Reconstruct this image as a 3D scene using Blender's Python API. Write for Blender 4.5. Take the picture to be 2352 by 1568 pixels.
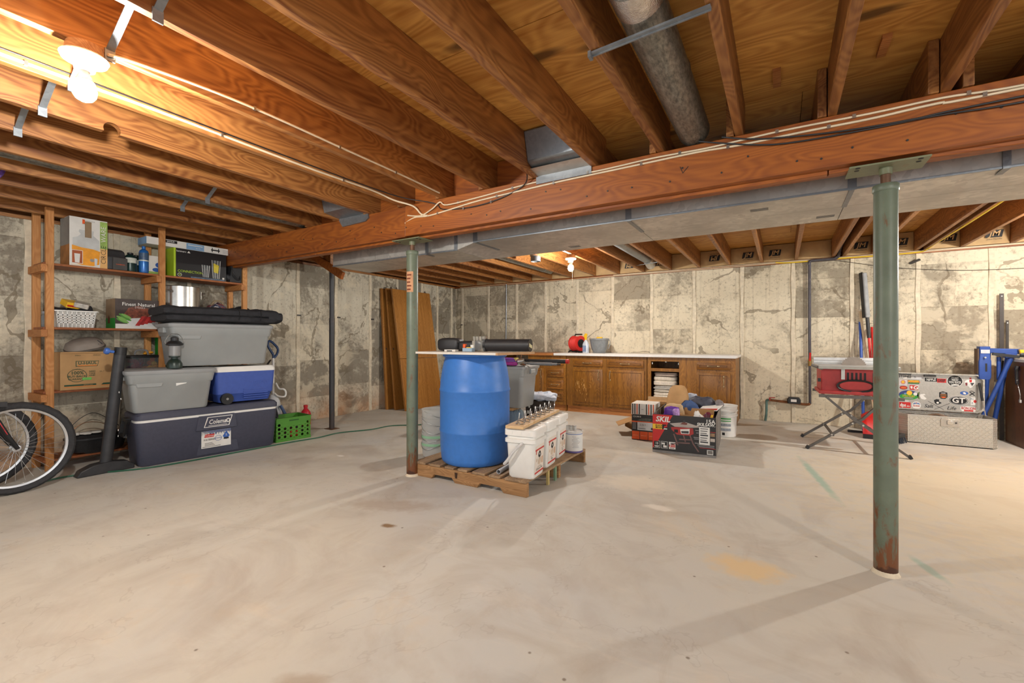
import bpy, math, random
from mathutils import Vector, Matrix, noise
random.seed(4)
sc = bpy.context.scene
for o in list(bpy.data.objects): bpy.data.objects.remove(o)
C = sc.collection
PI = math.pi
# ---------------------------------------------------------------- camera, world, exposure
cam = bpy.data.cameras.new('camera'); cob = bpy.data.objects.new('camera', cam); C.objects.link(cob)
cob.location = (0, 0, 1.12); cob.rotation_euler = (PI/2, 0, math.radians(31.0))
cam.sensor_width = 36; cam.lens = 36*1030/2352; cam.clip_start = 0.02
sc.camera = cob
wd = bpy.data.worlds.new('world'); sc.world = wd; wd.use_nodes = True
wd.node_tree.nodes['Background'].inputs[0].default_value = (0.92, 0.96, 1.0, 1)
wd.node_tree.nodes['Background'].inputs[1].default_value = 0.40
vs = sc.view_settings; vs.view_transform = 'Standard'; vs.look = 'None'; vs.gamma = 1; vs.use_curve_mapping = False
vs.exposure = 2.05
BULB = 450.0          # emission of every bare bulb
# ---------------------------------------------------------------- materials
def lin(c):
    return tuple(((x/255)/12.92 if x/255 <= .04045 else ((x/255+.055)/1.055)**2.4) for x in c)
MATS = {}
class N:
    def __init__(s, name):
        s.m = bpy.data.materials.new(name); s.m.use_nodes = True
        s.t = s.m.node_tree; s.b = s.t.nodes['Principled BSDF']; MATS[name] = s.m
    def n(s, typ, **k):
        x = s.t.nodes.new(typ)
        for a, v in k.items():
            if a.startswith('i_'):
                x.inputs[int(a[2:]) if a[2:].isdigit() else a[2:]].default_value = v
            else: setattr(x, a, v)
        return x
    def l(s, a, b): s.t.links.new(a, b)
    def co(s, scale=(1,1,1), loc=(0,0,0), rot=(0,0,0), rnd=0):
        tc = s.n('ShaderNodeTexCoord'); mp = s.n('ShaderNodeMapping')
        src = tc.outputs['Object']
        if rnd:
            oi = s.n('ShaderNodeObjectInfo'); ml = s.n('ShaderNodeVectorMath', operation='SCALE')
            ad = s.n('ShaderNodeVectorMath', operation='ADD')
            cb = s.n('ShaderNodeCombineXYZ'); 
            for i in range(3): s.l(oi.outputs['Random'], cb.inputs[i])
            ml.inputs['Scale'].default_value = rnd
            s.l(cb.outputs[0], ml.inputs[0]); s.l(src, ad.inputs[0]); s.l(ml.outputs[0], ad.inputs[1]); src = ad.outputs[0]
        mp.inputs['Scale'].default_value = scale; mp.inputs['Location'].default_value = loc; mp.inputs['Rotation'].default_value = rot
        s.l(src, mp.inputs[0]); return mp.outputs[0]
    def noise(s, vec, scale=5, detail=4, rough=.55, dist=0):
        x = s.n('ShaderNodeTexNoise'); x.inputs['Scale'].default_value = scale; x.inputs['Detail'].default_value = detail
        x.inputs['Roughness'].default_value = rough; x.inputs['Distortion'].default_value = dist
        if vec is not None: s.l(vec, x.inputs['Vector'])
        return x.outputs['Fac']
    def ramp(s, fac, *st):
        r = s.n('ShaderNodeValToRGB'); e = r.color_ramp.elements
        while len(e) < len(st): e.new(.5)
        for q, (p, c) in zip(e, st): q.position = p; q.color = (*c, 1) if len(c) == 3 else c
        s.l(fac, r.inputs[0]); return r.outputs['Color']
    def step(s, fac, a, b):
        r = s.n('ShaderNodeMapRange'); r.inputs['From Min'].default_value = a; r.inputs['From Max'].default_value = b
        s.l(fac, r.inputs['Value']); return r.outputs[0]
    def math(s, op, a, b=0.0):
        x = s.n('ShaderNodeMath', operation=op)
        for i, v in enumerate((a, b)):
            if isinstance(v, (int, float)): x.inputs[i].default_value = v
            else: s.l(v, x.inputs[i])
        return x.outputs[0]
    def mix(s, fac, a, b, mode='MIX'):
        x = s.n('ShaderNodeMix', data_type='RGBA', blend_type=mode)
        if isinstance(fac, (int, float)): x.inputs[0].default_value = fac
        else: s.l(fac, x.inputs[0])
        for i, v in ((6, a), (7, b)):
            if isinstance(v, tuple): x.inputs[i].default_value = (*v[:3], 1)
            else: s.l(v, x.inputs[i])
        return x.outputs[2]
    def bump(s, h, strength=.3, dist=.01):
        x = s.n('ShaderNodeBump'); x.inputs['Strength'].default_value = strength; x.inputs['Distance'].default_value = dist
        s.l(h, x.inputs['Height']); s.l(x.outputs[0], s.b.inputs['Normal'])
    def fin(s, col, rough=.5, metal=0.0):
        if isinstance(col, tuple): s.b.inputs['Base Color'].default_value = (*col[:3], 1)
        else: s.l(col, s.b.inputs['Base Color'])
        if isinstance(rough, (int, float)): s.b.inputs['Roughness'].default_value = rough
        else: s.l(rough, s.b.inputs['Roughness'])
        s.b.inputs['Metallic'].default_value = metal
        return s.m
def plain(name, rgb, rough=.5, metal=0.0, var=.12, scale=14, bump=0):
    """plain coloured surface with a little procedural mottling"""
    if name in MATS: return MATS[name]
    k = N(name); c = lin(rgb); f = k.noise(k.co(rnd=9), scale, 3)
    col = k.mix(k.step(f, .3, .7), tuple(x*(1-var) for x in c), tuple(min(1, x*(1+var)) for x in c))
    if bump: k.bump(k.noise(k.co(), 180, 2), bump, .004)
    return k.fin(col, rough, metal)
def wood(name, dark, light, axis='Y', scale=1.0, rough=.55, knots=.35, gs=1.0, flat=0):
    if name in MATS: return MATS[name]
    k = N(name); d, l = lin(dark), lin(light)
    st = {'X': (.05, 1, 1), 'Y': (1, .05, 1), 'Z': (1, 1, .05)}[axis]
    st2 = {'X': (.28, 1, 1), 'Y': (1, .28, 1), 'Z': (1, 1, .28)}[axis]
    v = k.co(st, rnd=13); v2 = k.co(st2, rnd=13)
    g = k.noise(v, 60*scale*gs, 3, .6, .4); band = k.noise(v, 9*scale, 3, .5, .8)
    swirl = k.noise(v2, 4*scale, 2, .5, .3)
    ring = k.math('SINE', k.math('MULTIPLY', swirl, 150.0))
    f = k.math('ADD', k.math('MULTIPLY', band, .55), k.math('MULTIPLY', g, .3))
    f = k.math('ADD', f, k.math('MULTIPLY', ring, .07))
    col = k.mix(k.step(f, .25, .68), d, l)
    vo = k.n('ShaderNodeTexVoronoi'); vo.inputs['Scale'].default_value = 1.6*scale; k.l(v2, vo.inputs['Vector'])
    if flat: vo.voronoi_dimensions = '2D'; vo.inputs['Scale'].default_value = flat
    kn = k.step(vo.outputs['Distance'], .10, .045)
    col = k.mix(k.math('MULTIPLY', kn, knots), col, tuple(x*.22 for x in d))
    oi = k.n('ShaderNodeObjectInfo')
    col = k.mix(k.math('MULTIPLY', oi.outputs['Random'], .32), col, tuple(x*.62 for x in d))
    k.bump(g, .12, .003)
    return k.fin(col, rough)
def galv(name, rgb=(150,155,160), rough=.42, metal=.75, scale=55):
    if name in MATS: return MATS[name]
    k = N(name); c = lin(rgb); vo = k.n('ShaderNodeTexVoronoi'); vo.inputs['Scale'].default_value = scale
    k.l(k.co(), vo.inputs['Vector'])
    col = k.mix(vo.outputs['Color'], tuple(x*.8 for x in c), tuple(min(1,x*1.15) for x in c))
    col = k.mix(k.step(k.noise(k.co(), 3, 3), .35, .7), col, tuple(x*.72 for x in c))
    return k.fin(col, rough, metal)
def clear(name, rgb=(235,240,242), alpha=.75, rough=.08):
    if name in MATS: return MATS[name]
    k = N(name); k.fin(lin(rgb), rough); k.b.inputs['Transmission Weight'].default_value = alpha
    k.b.inputs['IOR'].default_value = 1.15
    return k.m
# ---------------------------------------------------------------- mesh builder
class B:
    def __init__(s): s.v = []; s.f = []
    def add(s, vs, fs, M=None):
        o = len(s.v)
        s.v += [tuple(M @ Vector(p)) if M else tuple(p) for p in vs]
        s.f += [tuple(i+o for i in f) for f in fs]; return s
    def bx(s, x0, x1, y0, y1, z0, z1, M=None):
        v = [(x0,y0,z0),(x1,y0,z0),(x1,y1,z0),(x0,y1,z0),(x0,y0,z1),(x1,y0,z1),(x1,y1,z1),(x0,y1,z1)]
        return s.add(v, [(0,3,2,1),(4,5,6,7),(0,1,5,4),(1,2,6,5),(2,3,7,6),(3,0,4,7)], M)
    def cb(s, c, d, rot=(0,0,0)):
        from mathutils import Euler
        M = Matrix.Translation(c) @ Euler(rot).to_matrix().to_4x4()
        return s.bx(-d[0]/2, d[0]/2, -d[1]/2, d[1]/2, -d[2]/2, d[2]/2, M)
    def bar(s, p0, p1, w, h, up=(0,0,1)):
        p0, p1 = Vector(p0), Vector(p1); d = p1-p0; L = d.length; d.normalize(); u = Vector(up)
        x = d.cross(u)
        if x.length < 1e-4: x = d.cross(Vector((1,0,0)))
        x.normalize(); z = x.cross(d); M = Matrix((x, d, z)).transposed().to_4x4(); M.translation = p0
        return s.bx(-w/2, w/2, 0, L, -h/2, h/2, M)
    def cyl(s, p0, p1, r0, r1=None, n=14, caps=True):
        r1 = r0 if r1 is None else r1
        p0, p1 = Vector(p0), Vector(p1); d = (p1-p0); L = d.length
        q = d.to_track_quat('Z', 'Y').to_matrix().to_4x4(); q.translation = p0
        v = []; 
        for z, r in ((0, r0), (L, r1)):
            v += [(r*math.cos(2*PI*i/n), r*math.sin(2*PI*i/n), z) for i in range(n)]
        f = [(i, (i+1)%n, n+(i+1)%n, n+i) for i in range(n)]
        if caps: f += [tuple(range(n-1,-1,-1)), tuple(range(n, 2*n))]
        return s.add(v, f, q)
    def lathe(s, prof, n=20, o=(0,0,0), M=None, a0=0, a1=2*PI, caps=True):
        full = abs(a1-a0-2*PI) < 1e-6; m = n if full else n+1; v = []
        for r, z in prof:
            v += [(o[0]+r*math.cos(a0+(a1-a0)*i/n), o[1]+r*math.sin(a0+(a1-a0)*i/n), o[2]+z) for i in range(m)]
        f = []
        for j in range(len(prof)-1):
            for i in range(n):
                k = (i+1) % m
                f.append((j*m+i, j*m+k, (j+1)*m+k, (j+1)*m+i))
        if full and caps:
            if prof[0][0] > 1e-5: f.append(tuple(range(m-1,-1,-1)))
            if prof[-1][0] > 1e-5: f.append(tuple(range((len(prof)-1)*m, len(prof)*m)))
        return s.add(v, f, M)
    def tube(s, pts, r, n=6, closed=False, caps=True):
        P = [Vector(p) for p in pts]; m = len(P); v = []; up = Vector((.13,.21,.97))
        for i in range(m):
            a = P[(i-1) % m] if (closed or i > 0) else P[i]; b = P[(i+1) % m] if (closed or i < m-1) else P[i]
            d = (b-a).normalized(); x = d.cross(up)
            if x.length < .05: x = d.cross(Vector((1,.2,0)))
            x.normalize(); y = d.cross(x)
            rr = r[i] if isinstance(r, (list, tuple)) else r
            v += [tuple(P[i] + x*rr*math.cos(2*PI*k/n) + y*rr*math.sin(2*PI*k/n)) for k in range(n)]
        f = []
        for i in range(m if closed else m-1):
            j = (i+1) % m
            for k in range(n): f.append((i*n+k, i*n+(k+1)%n, j*n+(k+1)%n, j*n+k))
        if not closed and caps: f += [tuple(range(n-1,-1,-1)), tuple(range((m-1)*n, m*n))]
        return s.add(v, f)
    def loft(s, secs, o=(0,0,0), q=4, cap0=True, cap1=True, M=None):
        """secs: (z, half_x, half_y, corner_radius[, cx, cy])"""
        v = []; m = 4*(q+1)
        for sec in secs:
            z, a, b, r = sec[:4]; cx, cy = (sec[4:6] if len(sec) > 4 else (0, 0)); r = min(r, a-1e-4, b-1e-4)
            for ci, (sx, sy) in enumerate(((1,1),(-1,1),(-1,-1),(1,-1))):
                for k in range(q+1):
                    t = ci*PI/2 + (PI/2)*k/q
                    v.append((o[0]+cx+sx*(a-r)+r*math.cos(t), o[1]+cy+sy*(b-r)+r*math.sin(t), o[2]+z))
        f = []
        for j in range(len(secs)-1):
            for i in range(m): f.append((j*m+i, j*m+(i+1)%m, (j+1)*m+(i+1)%m, (j+1)*m+i))
        if cap0: f.append(tuple(range(m-1,-1,-1)))
        if cap1: f.append(tuple(range((len(secs)-1)*m, len(secs)*m)))
        return s.add(v, f, M)
    def prism(s, poly, ax, a, b, M=None):
        def P(p, t): return {'X': (t, p[0], p[1]), 'Y': (p[0], t, p[1]), 'Z': (p[0], p[1], t)}[ax]
        n = len(poly); ar = sum(poly[i][0]*poly[(i+1)%n][1]-poly[(i+1)%n][0]*poly[i][1] for i in range(n))
        if (ar < 0) != (ax == 'Y'): poly = poly[::-1]
        v = [P(p, a) for p in poly] + [P(p, b) for p in poly]
        f = [tuple(range(n-1,-1,-1)), tuple(range(n, 2*n))] + [(i, (i+1)%n, n+(i+1)%n, n+i) for i in range(n)]
        return s.add(v, f, M)
    def soft(s, c, d, e=.45, amp=.01, fr=9.0, n=20, m=12, seed=0, M=None):
        """soft rounded lump (superellipsoid with noise)"""
        def sp(x, p): return math.copysign(abs(x)**p, x)
        v = []
        for j in range(1, m):
            ph = -PI/2 + PI*j/m
            for i in range(n):
                t = 2*PI*i/n
                p = Vector((sp(math.cos(ph), e)*sp(math.cos(t), e)*d[0]/2, sp(math.cos(ph), e)*sp(math.sin(t), e)*d[1]/2, sp(math.sin(ph), e)*d[2]/2))
                q = p*fr+Vector((seed*3.7, seed, 0)); w = (noise.noise(q)+.55*abs(noise.noise(q*2.3))-.1)*amp
                v.append(tuple(Vector(c)+p+p.normalized()*w))
        bot, top = len(v), len(v)+1
        v += [(c[0], c[1], c[2]-d[2]/2), (c[0], c[1], c[2]+d[2]/2)]
        f = [(j*n+i, j*n+(i+1)%n, (j+1)*n+(i+1)%n, (j+1)*n+i) for j in range(m-2) for i in range(n)]
        f += [(bot, (i+1)%n, i) for i in range(n)] + [(top, (m-2)*n+i, (m-2)*n+(i+1)%n) for i in range(n)]
        return s.add(v, f, M)
    def mesh(s, name, smooth=True):
        me = bpy.data.meshes.new(name); me.from_pydata(s.v, [], s.f)
        if smooth:
            me.polygons.foreach_set('use_smooth', [True]*len(me.polygons)); me.set_sharp_from_angle(angle=math.radians(38))
        me.update(); return me
    def out(s, name, m, parent=None, bevel=0, kind=None, label=None, seg=2):
        me = s.mesh(name); me.materials.append(m)
        return link(name, me, parent, bevel, kind, label, seg)
def link(name, me, parent=None, bevel=0, kind=None, label=None, seg=2):
    o = bpy.data.objects.new(name, me); C.objects.link(o)
    if parent is not None: o.parent = parent
    if bevel:
        md = o.modifiers.new('bevel', 'BEVEL'); md.width = bevel; md.segments = seg; md.limit_method = 'ANGLE'; md.harden_normals = False
    if kind: o['kind'] = kind
    if label: o['label'] = label
    return o
def tag(o, label, cat, group=None):
    o['label'] = label; o['category'] = cat
    if group: o['group'] = group
    return o
def T(name, label, cat, loc=(0,0,0), rz=0, group=None):
    o = bpy.data.objects.new(name, None); C.objects.link(o); o.empty_display_size = .05
    o.location = loc; o.rotation_euler = (0, 0, math.radians(rz)); return tag(o, label, cat, group)
def copy_tree(o, parent=None):
    c = o.copy(); C.objects.link(c); c.parent = parent
    for ch in list(o.children): copy_tree(ch, c)
    return c
# flat print: frame = origin, right, up (normal = right x up); front of a thing is local -Y
def frame(side, off, k=0):
    d = off + .0007*(k+1)
    r, u, n = {'F': ((1,0,0),(0,0,1),(0,-1,0)), 'R': ((0,1,0),(0,0,1),(1,0,0)), 'L': ((0,-1,0),(0,0,1),(-1,0,0)),
               'T': ((1,0,0),(0,1,0),(0,0,1)), 'K': ((-1,0,0),(0,0,1),(0,1,0))}[side]
    M = Matrix((r, u, n)).transposed().to_4x4(); M.translation = Vector(n)*d
    return M
def dec(p, name, pts, m, side='F', off=0, k=0, M=None):
    b = B(); b.prism(pts, 'Z', -.0007, 0, M if M else frame(side, off, k)); return b.out(name, m, p)
def rect(x0, x1, z0, z1): return [(x0,z0),(x1,z0),(x1,z1),(x0,z1)]
def oval(cx, cz, a, b, n=20, t0=0, t1=2*PI):
    return [(cx+a*math.cos(t0+(t1-t0)*i/n), cz+b*math.sin(t0+(t1-t0)*i/n)) for i in range(n)]
def rings(p, name, cx, cz, a, b, w, m, side='F', off=0, k=0, n=28, M=None):
    v = []; f = []
    for i in range(n):
        t = 2*PI*i/n
        v += [(cx+a*math.cos(t), cz+b*math.sin(t), 0), (cx+(a-w)*math.cos(t), cz+(b-w)*math.sin(t), 0)]
    for i in range(n):
        j = (i+1) % n; f.append((2*i, 2*j, 2*j+1, 2*i+1))
    q = B(); q.add(v, f, M if M else frame(side, off, k)); return q.out(name, m, p)
_TC = {}; TS = bpy.data.scenes.new('type_setting')
def tx(p, s, x, z, size, m, side='F', off=0, k=1, rot=0, al='CENTER', shear=0, sx=1.0, bold=0, sp=1.0, M=None, name='lettering'):
    key = (s, al, shear, bold, sp)
    if key not in _TC:
        cu = bpy.data.curves.new('t', 'FONT'); cu.body = s; cu.align_x = al; cu.align_y = 'CENTER'; cu.shear = shear
        cu.space_character = sp; cu.resolution_u = 2; cu.offset = bold
        ob = bpy.data.objects.new('t', cu); TS.collection.objects.link(ob); TS.view_layers[0].update()
        dg = TS.view_layers[0].depsgraph
        me = bpy.data.meshes.new_from_object(ob.evaluated_get(dg))
        _TC[key] = ([tuple(v.co) for v in me.vertices], [tuple(q.vertices) for q in me.polygons])
        bpy.data.objects.remove(ob); bpy.data.curves.remove(cu); bpy.data.meshes.remove(me)
    v, f = _TC[key]
    L = Matrix.Translation((x, z, 0)) @ Matrix.Rotation(math.radians(rot), 4, 'Z') @ Matrix.Diagonal((size*sx, size, 1, 1))
    b = B(); b.add(v, f, (M if M else frame(side, off, k)) @ L); return b.out(name, m, p)
# ---------------------------------------------------------------- shared materials
WHITE = plain('white_plastic', (232,230,224), .45, var=.03)
PAPER = plain('white_paper', (226,224,218), .7, var=.05)
BLACK = plain('black_plastic', (30,30,32), .45, var=.2)
INK = plain('black_print', (24,24,26), .6, var=.1)
DGREY = plain('dark_grey_plastic', (62,62,64), .5)
GREY = plain('grey_tote_plastic', (152,155,154), .45, var=.05, scale=5)
STEEL = plain('brushed_steel', (190,188,182), .28, .9, var=.1, scale=30)
DSTEEL = plain('dark_steel', (72,70,68), .45, .7, var=.2)
RED = plain('red_plastic', (196,36,32), .4, var=.1)
ORANGE = plain('orange_print', (232,92,30), .55, var=.06)
YELLOW = plain('yellow_plastic', (238,190,40), .45, var=.06)
BLUEP = plain('blue_print', (48,92,170), .5, var=.08)
GREENP = plain('green_print', (44,150,56), .5, var=.08)
CARD = plain('corrugated_cardboard', (186,146,98), .8, var=.10, scale=8)
GALV = galv('galvanised_sheet')
GALVD = galv('dull_duct_steel', (216,212,204), .45, .7, 30)
WIRE = plain('cream_cable', (216,198,168), .5, var=.08)
BWIRE = plain('black_cable', (28,28,30), .5)
JOIST = wood('joist_wood', (110,60,24), (198,138,76), 'Y', 1.0, .5, .6)
JOISTX = wood('beam_wood', (122,60,18), (184,106,36), 'X', .9, .5, .7)
STUD = wood('shelf_lumber', (182,116,56), (228,168,104), 'Z', 1.3, .6, .5)
STUDX = wood('shelf_cross_lumber', (164,100,46), (216,150,88), 'X', 1.3, .6, .4)
STUDY = wood('shelf_board_lumber', (128,66,28), (188,114,60), 'Y', 1.3, .6, .4)
PLY = wood('plywood_sheathing', (178,116,42), (242,186,98), 'X', .7, .6, .9, gs=1.4, flat=2.3)
PALLET = wood('weathered_pallet_wood', (132,94,56), (200,154,104), 'X', 1.6, .75, .5)
PALLETY = wood('weathered_deck_wood', (128,102,76), (192,160,122), 'Y', 1.6, .75, .5)
CABZ = wood('stained_oak_door', (112,70,18), (178,120,44), 'Z', 1.6, .38, .15, gs=1.6)
CABX = wood('stained_oak_frame', (110,68,18), (172,112,42), 'X', 1.6, .4, .25, gs=1.6)
DOORW = wood('honey_oak_veneer', (150,96,38), (196,138,68), 'Z', 1.4, .4, .1, gs=1.8)
PINE = wood('pale_pine_board', (206,166,112), (236,206,164), 'Y', 1.4, .5, .2)
# concrete floor
def floor_mat():
    k = N('basement_floor_concrete'); v = k.co()
    big = k.noise(v, .55, 5, .6, .6); mid = k.noise(k.co(rot=(0,0,.6)), 1.9, 6, .65, 1.2)
    col = k.mix(k.step(big, .35, .68), lin((198,197,192)), lin((207,201,186)))
    col = k.mix(k.math('MULTIPLY', k.step(mid, .48, .74), .6), col, lin((178,168,154)))
    streak = k.noise(k.co((.35,1.6,1), rot=(0,0,-.5)), 3.2, 7, .7, .6)
    col = k.mix(k.math('MULTIPLY', k.step(streak, .55, .75), .34), col, lin((228,216,198)))
    streak2 = k.noise(k.co((1.2,.3,1), rot=(0,0,.25)), 4.5, 6, .7, .5)
    col = k.mix(k.math('MULTIPLY', k.step(streak2, .58, .80), .40), col, lin((176,160,140)))
    och = k.noise(k.co(loc=(4,7,0)), 1.1, 5, .7, .4)
    col = k.mix(k.math('MULTIPLY', k.step(och, .58, .72), .28), col, lin((218,184,132)))
    sp = k.n('ShaderNodeTexVoronoi'); sp.inputs['Scale'].default_value = 5.5; k.l(v, sp.inputs['Vector'])
    col = k.mix(k.math('MULTIPLY', k.step(sp.outputs['Distance'], .05, .025), .7), col, lin((104,84,64)))
    lg = k.noise(k.co(loc=(3,8,0)), .9, 5, .6, 1.5)
    col = k.mix(k.math('MULTIPLY', k.step(lg, .52, .62), .22), col, lin((160,146,132)))
    ck = k.noise(k.co(loc=(2,1,0)), .7, 6, .62, .5)
    ln = k.step(k.math('ABSOLUTE', k.math('SUBTRACT', ck, .47)), .0035, .0005)
    col = k.mix(k.math('MULTIPLY', ln, .16), col, lin((138,124,112)))
    nz = k.math('MULTIPLY', k.noise(v, 14, 3), 1.1)
    def spot(cx, cy, rx, ry, rot, c, amt):
        nonlocal col
        mp = v; s = k.n('ShaderNodeVectorMath', operation='SUBTRACT'); s.inputs[1].default_value = (cx, cy, 0); k.l(mp, s.inputs[0])
        m2 = k.n('ShaderNodeMapping', vector_type='TEXTURE'); m2.inputs['Rotation'].default_value = (0,0,rot); m2.inputs['Scale'].default_value = (rx, ry, 1)
        k.l(s.outputs[0], m2.inputs[0]); ln_ = k.n('ShaderNodeVectorMath', operation='LENGTH'); k.l(m2.outputs[0], ln_.inputs[0])
        d = k.math('ADD', ln_.outputs['Value'], nz)
        col = k.mix(k.math('MULTIPLY', k.step(d, 1.6, 1.0), amt), col, lin(c))
    spot(1.5, 4.4, 1.6, 1.9, 0, (224,204,158), .40)
    spot(-2.05, 1.95, .06, .035, .3, (136,104,66), .9); spot(-.72, 1.02, .05, .12, .2, (160,134,98), .7)
    spot(.25, 4.5, .04, .75, .15, (120,176,160), .55); spot(.62, 2.95, .03, .16, .3, (130,176,164), .5)
    spot(-1.0, 3.55, .35, .25, .2, (226,216,198), .6); spot(-.15, 2.5, .2, .14, 0, (226,194,138), .7); spot(-.7, 3.1, .12, .06, 0, (230,224,212), .8)
    spot(-3.7, 2.9, .05, .03, 0, (236,232,224), .9); spot(-2.3, 2.2, .4, .12, .4, (170,152,134), .5); spot(-1.35, .9, .1, .06, .5, (178,164,146), .8)
    k.bump(k.noise(v, 60, 5, .7), .12, .004)
    return k.fin(col, .86, 0)
FLOOR = floor_mat(); FLOOR.node_tree.nodes['Principled BSDF'].inputs['Specular IOR Level'].default_value = .25
def wall_mat(name, base, lite, dark, amt, orange):
    k = N(name); v = k.co()
    col = k.mix(k.step(k.noise(v, 1.3, 5, .6), .35, .65), lin(base), lin(lite))
    # formwork lifts: each plank-high block has its own tone, with ragged edges
    sp_ = k.n('ShaderNodeSeparateXYZ'); k.l(v, sp_.inputs[0]); oi = k.n('ShaderNodeObjectInfo')
    cb = k.n('ShaderNodeCombineXYZ'); k.l(k.math('MULTIPLY', oi.outputs['Random'], 97.0), cb.inputs[0])
    zz = k.math('ADD', sp_.outputs['Z'], k.math('MULTIPLY', oi.outputs['Random'], .3))
    k.l(k.math('FLOOR', k.math('DIVIDE', zz, .52)), cb.inputs[2])
    wn = k.n('ShaderNodeTexWhiteNoise', noise_dimensions='3D'); k.l(cb.outputs[0], wn.inputs['Vector'])
    bigm = k.noise(k.co(loc=(1.3,4.2,2.2)), .9, 2, .5); rag = k.noise(v, 3.2, 6, .7, .8)
    fine = k.noise(v, 26, 5, .75)
    m = k.math('ADD', k.math('ADD', k.math('MULTIPLY', wn.outputs['Value'], .44), k.math('MULTIPLY', rag, .95)), k.math('MULTIPLY', bigm, .55))
    m = k.math('ADD', m, k.math('MULTIPLY', fine, .35))
    dk = k.step(m, amt, amt+.20)
    col = k.mix(k.math('MULTIPLY', dk, .8), col, lin(dark))
    # pitted specks and vertical drip streaks
    col = k.mix(k.math('MULTIPLY', k.step(fine, .54, .68), .62), col, lin((112,100,82)))
    dr = k.noise(k.co((9,9,.35)), 2.2, 5, .7)
    col = k.mix(k.math('MULTIPLY', k.step(dr, .55, .72), .45), col, lin((126,112,92)))
    pale = k.noise(k.co(loc=(7,3,5)), 2.1, 5, .65, .5)
    col = k.mix(k.math('MULTIPLY', k.step(pale, .54, .60), .5), col, lin((226,214,188)))
    # crusty outlines left by drying slurry
    cn = k.noise(k.co(loc=(0,2,6), rnd=7), 1.15, 5, .5, .35); ms = k.noise(k.co(loc=(9,1,1)), 1.1, 2)
    wv = k.math('MAXIMUM', 0.0, k.math('MULTIPLY', k.math('SUBTRACT', k.noise(v, 5, 3), .36), .05))
    ln = k.math('LESS_THAN', k.math('ABSOLUTE', k.math('SUBTRACT', cn, .5)), wv)
    ln = k.math('MULTIPLY', ln, k.step(ms, .42, .50))
    hz = k.math('ABSOLUTE', k.math('SUBTRACT', k.math('FRACT', k.math('ADD', k.math('DIVIDE', zz, .52), k.math('MULTIPLY', k.math('SUBTRACT', k.noise(v, 4, 3), .5), .05))), .5))
    hl = k.math('MULTIPLY', k.step(hz, .488, .497), k.step(wn.outputs['Value'], .3, .45))
    ln = k.math('MAXIMUM', ln, k.math('MULTIPLY', hl, .55))
    col = k.mix(k.math('MULTIPLY', ln, .62), col, lin((112,100,80)))
    if orange:
        tc = k.n('ShaderNodeSeparateXYZ'); k.l(v, tc.inputs[0])
        o = k.math('MULTIPLY', k.step(tc.outputs['Z'], .5, .1), k.step(k.noise(v, 2.4, 5, .6), .35, .6))
        col = k.mix(k.math('MULTIPLY', o, .6), col, lin((206,150,104)))
    k.bump(k.math('ADD', k.math('ADD', fine, k.math('MULTIPLY', ln, -.8)), k.math('MULTIPLY', rag, .6)), .35, .008)
    return k.fin(col, .9)
WBACK = wall_mat('back_wall_concrete', (208,196,170), (222,211,186), (140,130,112), 1.06, False)
WLEFT = wall_mat('left_wall_concrete', (198,190,170), (212,204,184), (120,112,98), 1.02, True)
RIDGE = plain('concrete_ridge', (216,204,180), .9, var=.14, scale=22, bump=.3)
# ---------------------------------------------------------------- setting
b = B(); b.bx(-6.0, 6.0, -3.2, 7.6, -.12, 0); floor = b.out('floor', FLOOR, kind='structure')
WL, WB, WT = -5.73, 7.3, 2.20
b = B(); b.bx(WL-.25, WL-.012, -3.2, WB+.25, 0, WT); wall_left = b.out('wall_left', WLEFT, kind='structure')
b = B(); b.bx(WL-.012, 6.0, WB+.012, WB+.25, 0, WT); wall_back = b.out('wall_back', WBACK, kind='structure')
jl = [-3.0,-2.35,-1.75,-1.1,-.5,.1,.68,1.20,1.82,2.46,3.10,3.79,4.41,5.06,5.66,6.28,6.72,7.16,7.31]
for i in range(len(jl)-1):
    p = random.uniform(0, .006)
    b = B(); b.bx(WL-.013, WL-p, jl[i]+.022, jl[i+1]-.022, 0, WT); b.out('panel', WLEFT, wall_left, bevel=.004)
    if 0 < i:
        b = B()
        prof = [(jl[i]+s*(.026+.006*math.sin(j*2.1+i)), z) for s in (-1,) for j, z in enumerate([x*WT/9 for x in range(10)])]
        pr2 = [(jl[i]+(.026+.006*math.sin(j*1.7+i*2)), z) for j, z in enumerate([x*WT/9 for x in range(10)])]
        b.prism(prof+pr2[::-1], 'X', WL-.012, WL+.009); b.out('form_ridge', RIDGE, wall_left, bevel=.004)
jb = [-5.72,-5.56,-4.92,-4.28,-3.67,-3.05,-2.42,-1.78,-1.14,-.49,.14,.79,1.44,2.08,2.72,3.36,4.0]
for i in range(len(jb)-1):
    p = random.uniform(0, .006)
    b = B(); b.bx(jb[i]+.022, jb[i+1]-.022, WB+p, WB+.013, 0, WT); b.out('panel', WBACK, wall_back, bevel=.004)
    if 0 < i:
        pl = [(jb[i]-(.024+.006*math.sin(j*2.1+i)), x*WT/9) for j, x in enumerate(range(10))]
        pr = [(jb[i]+(.024+.006*math.sin(j*1.7+i*2)), x*WT/9) for j, x in enumerate(range(10))]
        b = B(); b.prism(pl+pr[::-1], 'Y', WB-.009, WB+.012); b.out('form_ridge', RIDGE, wall_back, bevel=.004)
# rusty form ties left in the walls
for y in (3.80, 4.45, 5.10):
    b = B(); b.bx(WL-.01, WL+.012, y-.03, y+.03, 1.472, 1.492); b.out('form_tie', DSTEEL, wall_left)
b = B(); b.bx(-5.60, -5.55, WB-.012, WB+.01, 1.447, 1.467); b.out('form_tie', DSTEEL, wall_back)
b = B(); b.bar((1.365,7.30,2.085), (1.445,7.24,2.118), .03, .022); b.out('form_tie', DSTEEL, wall_back)
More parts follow.
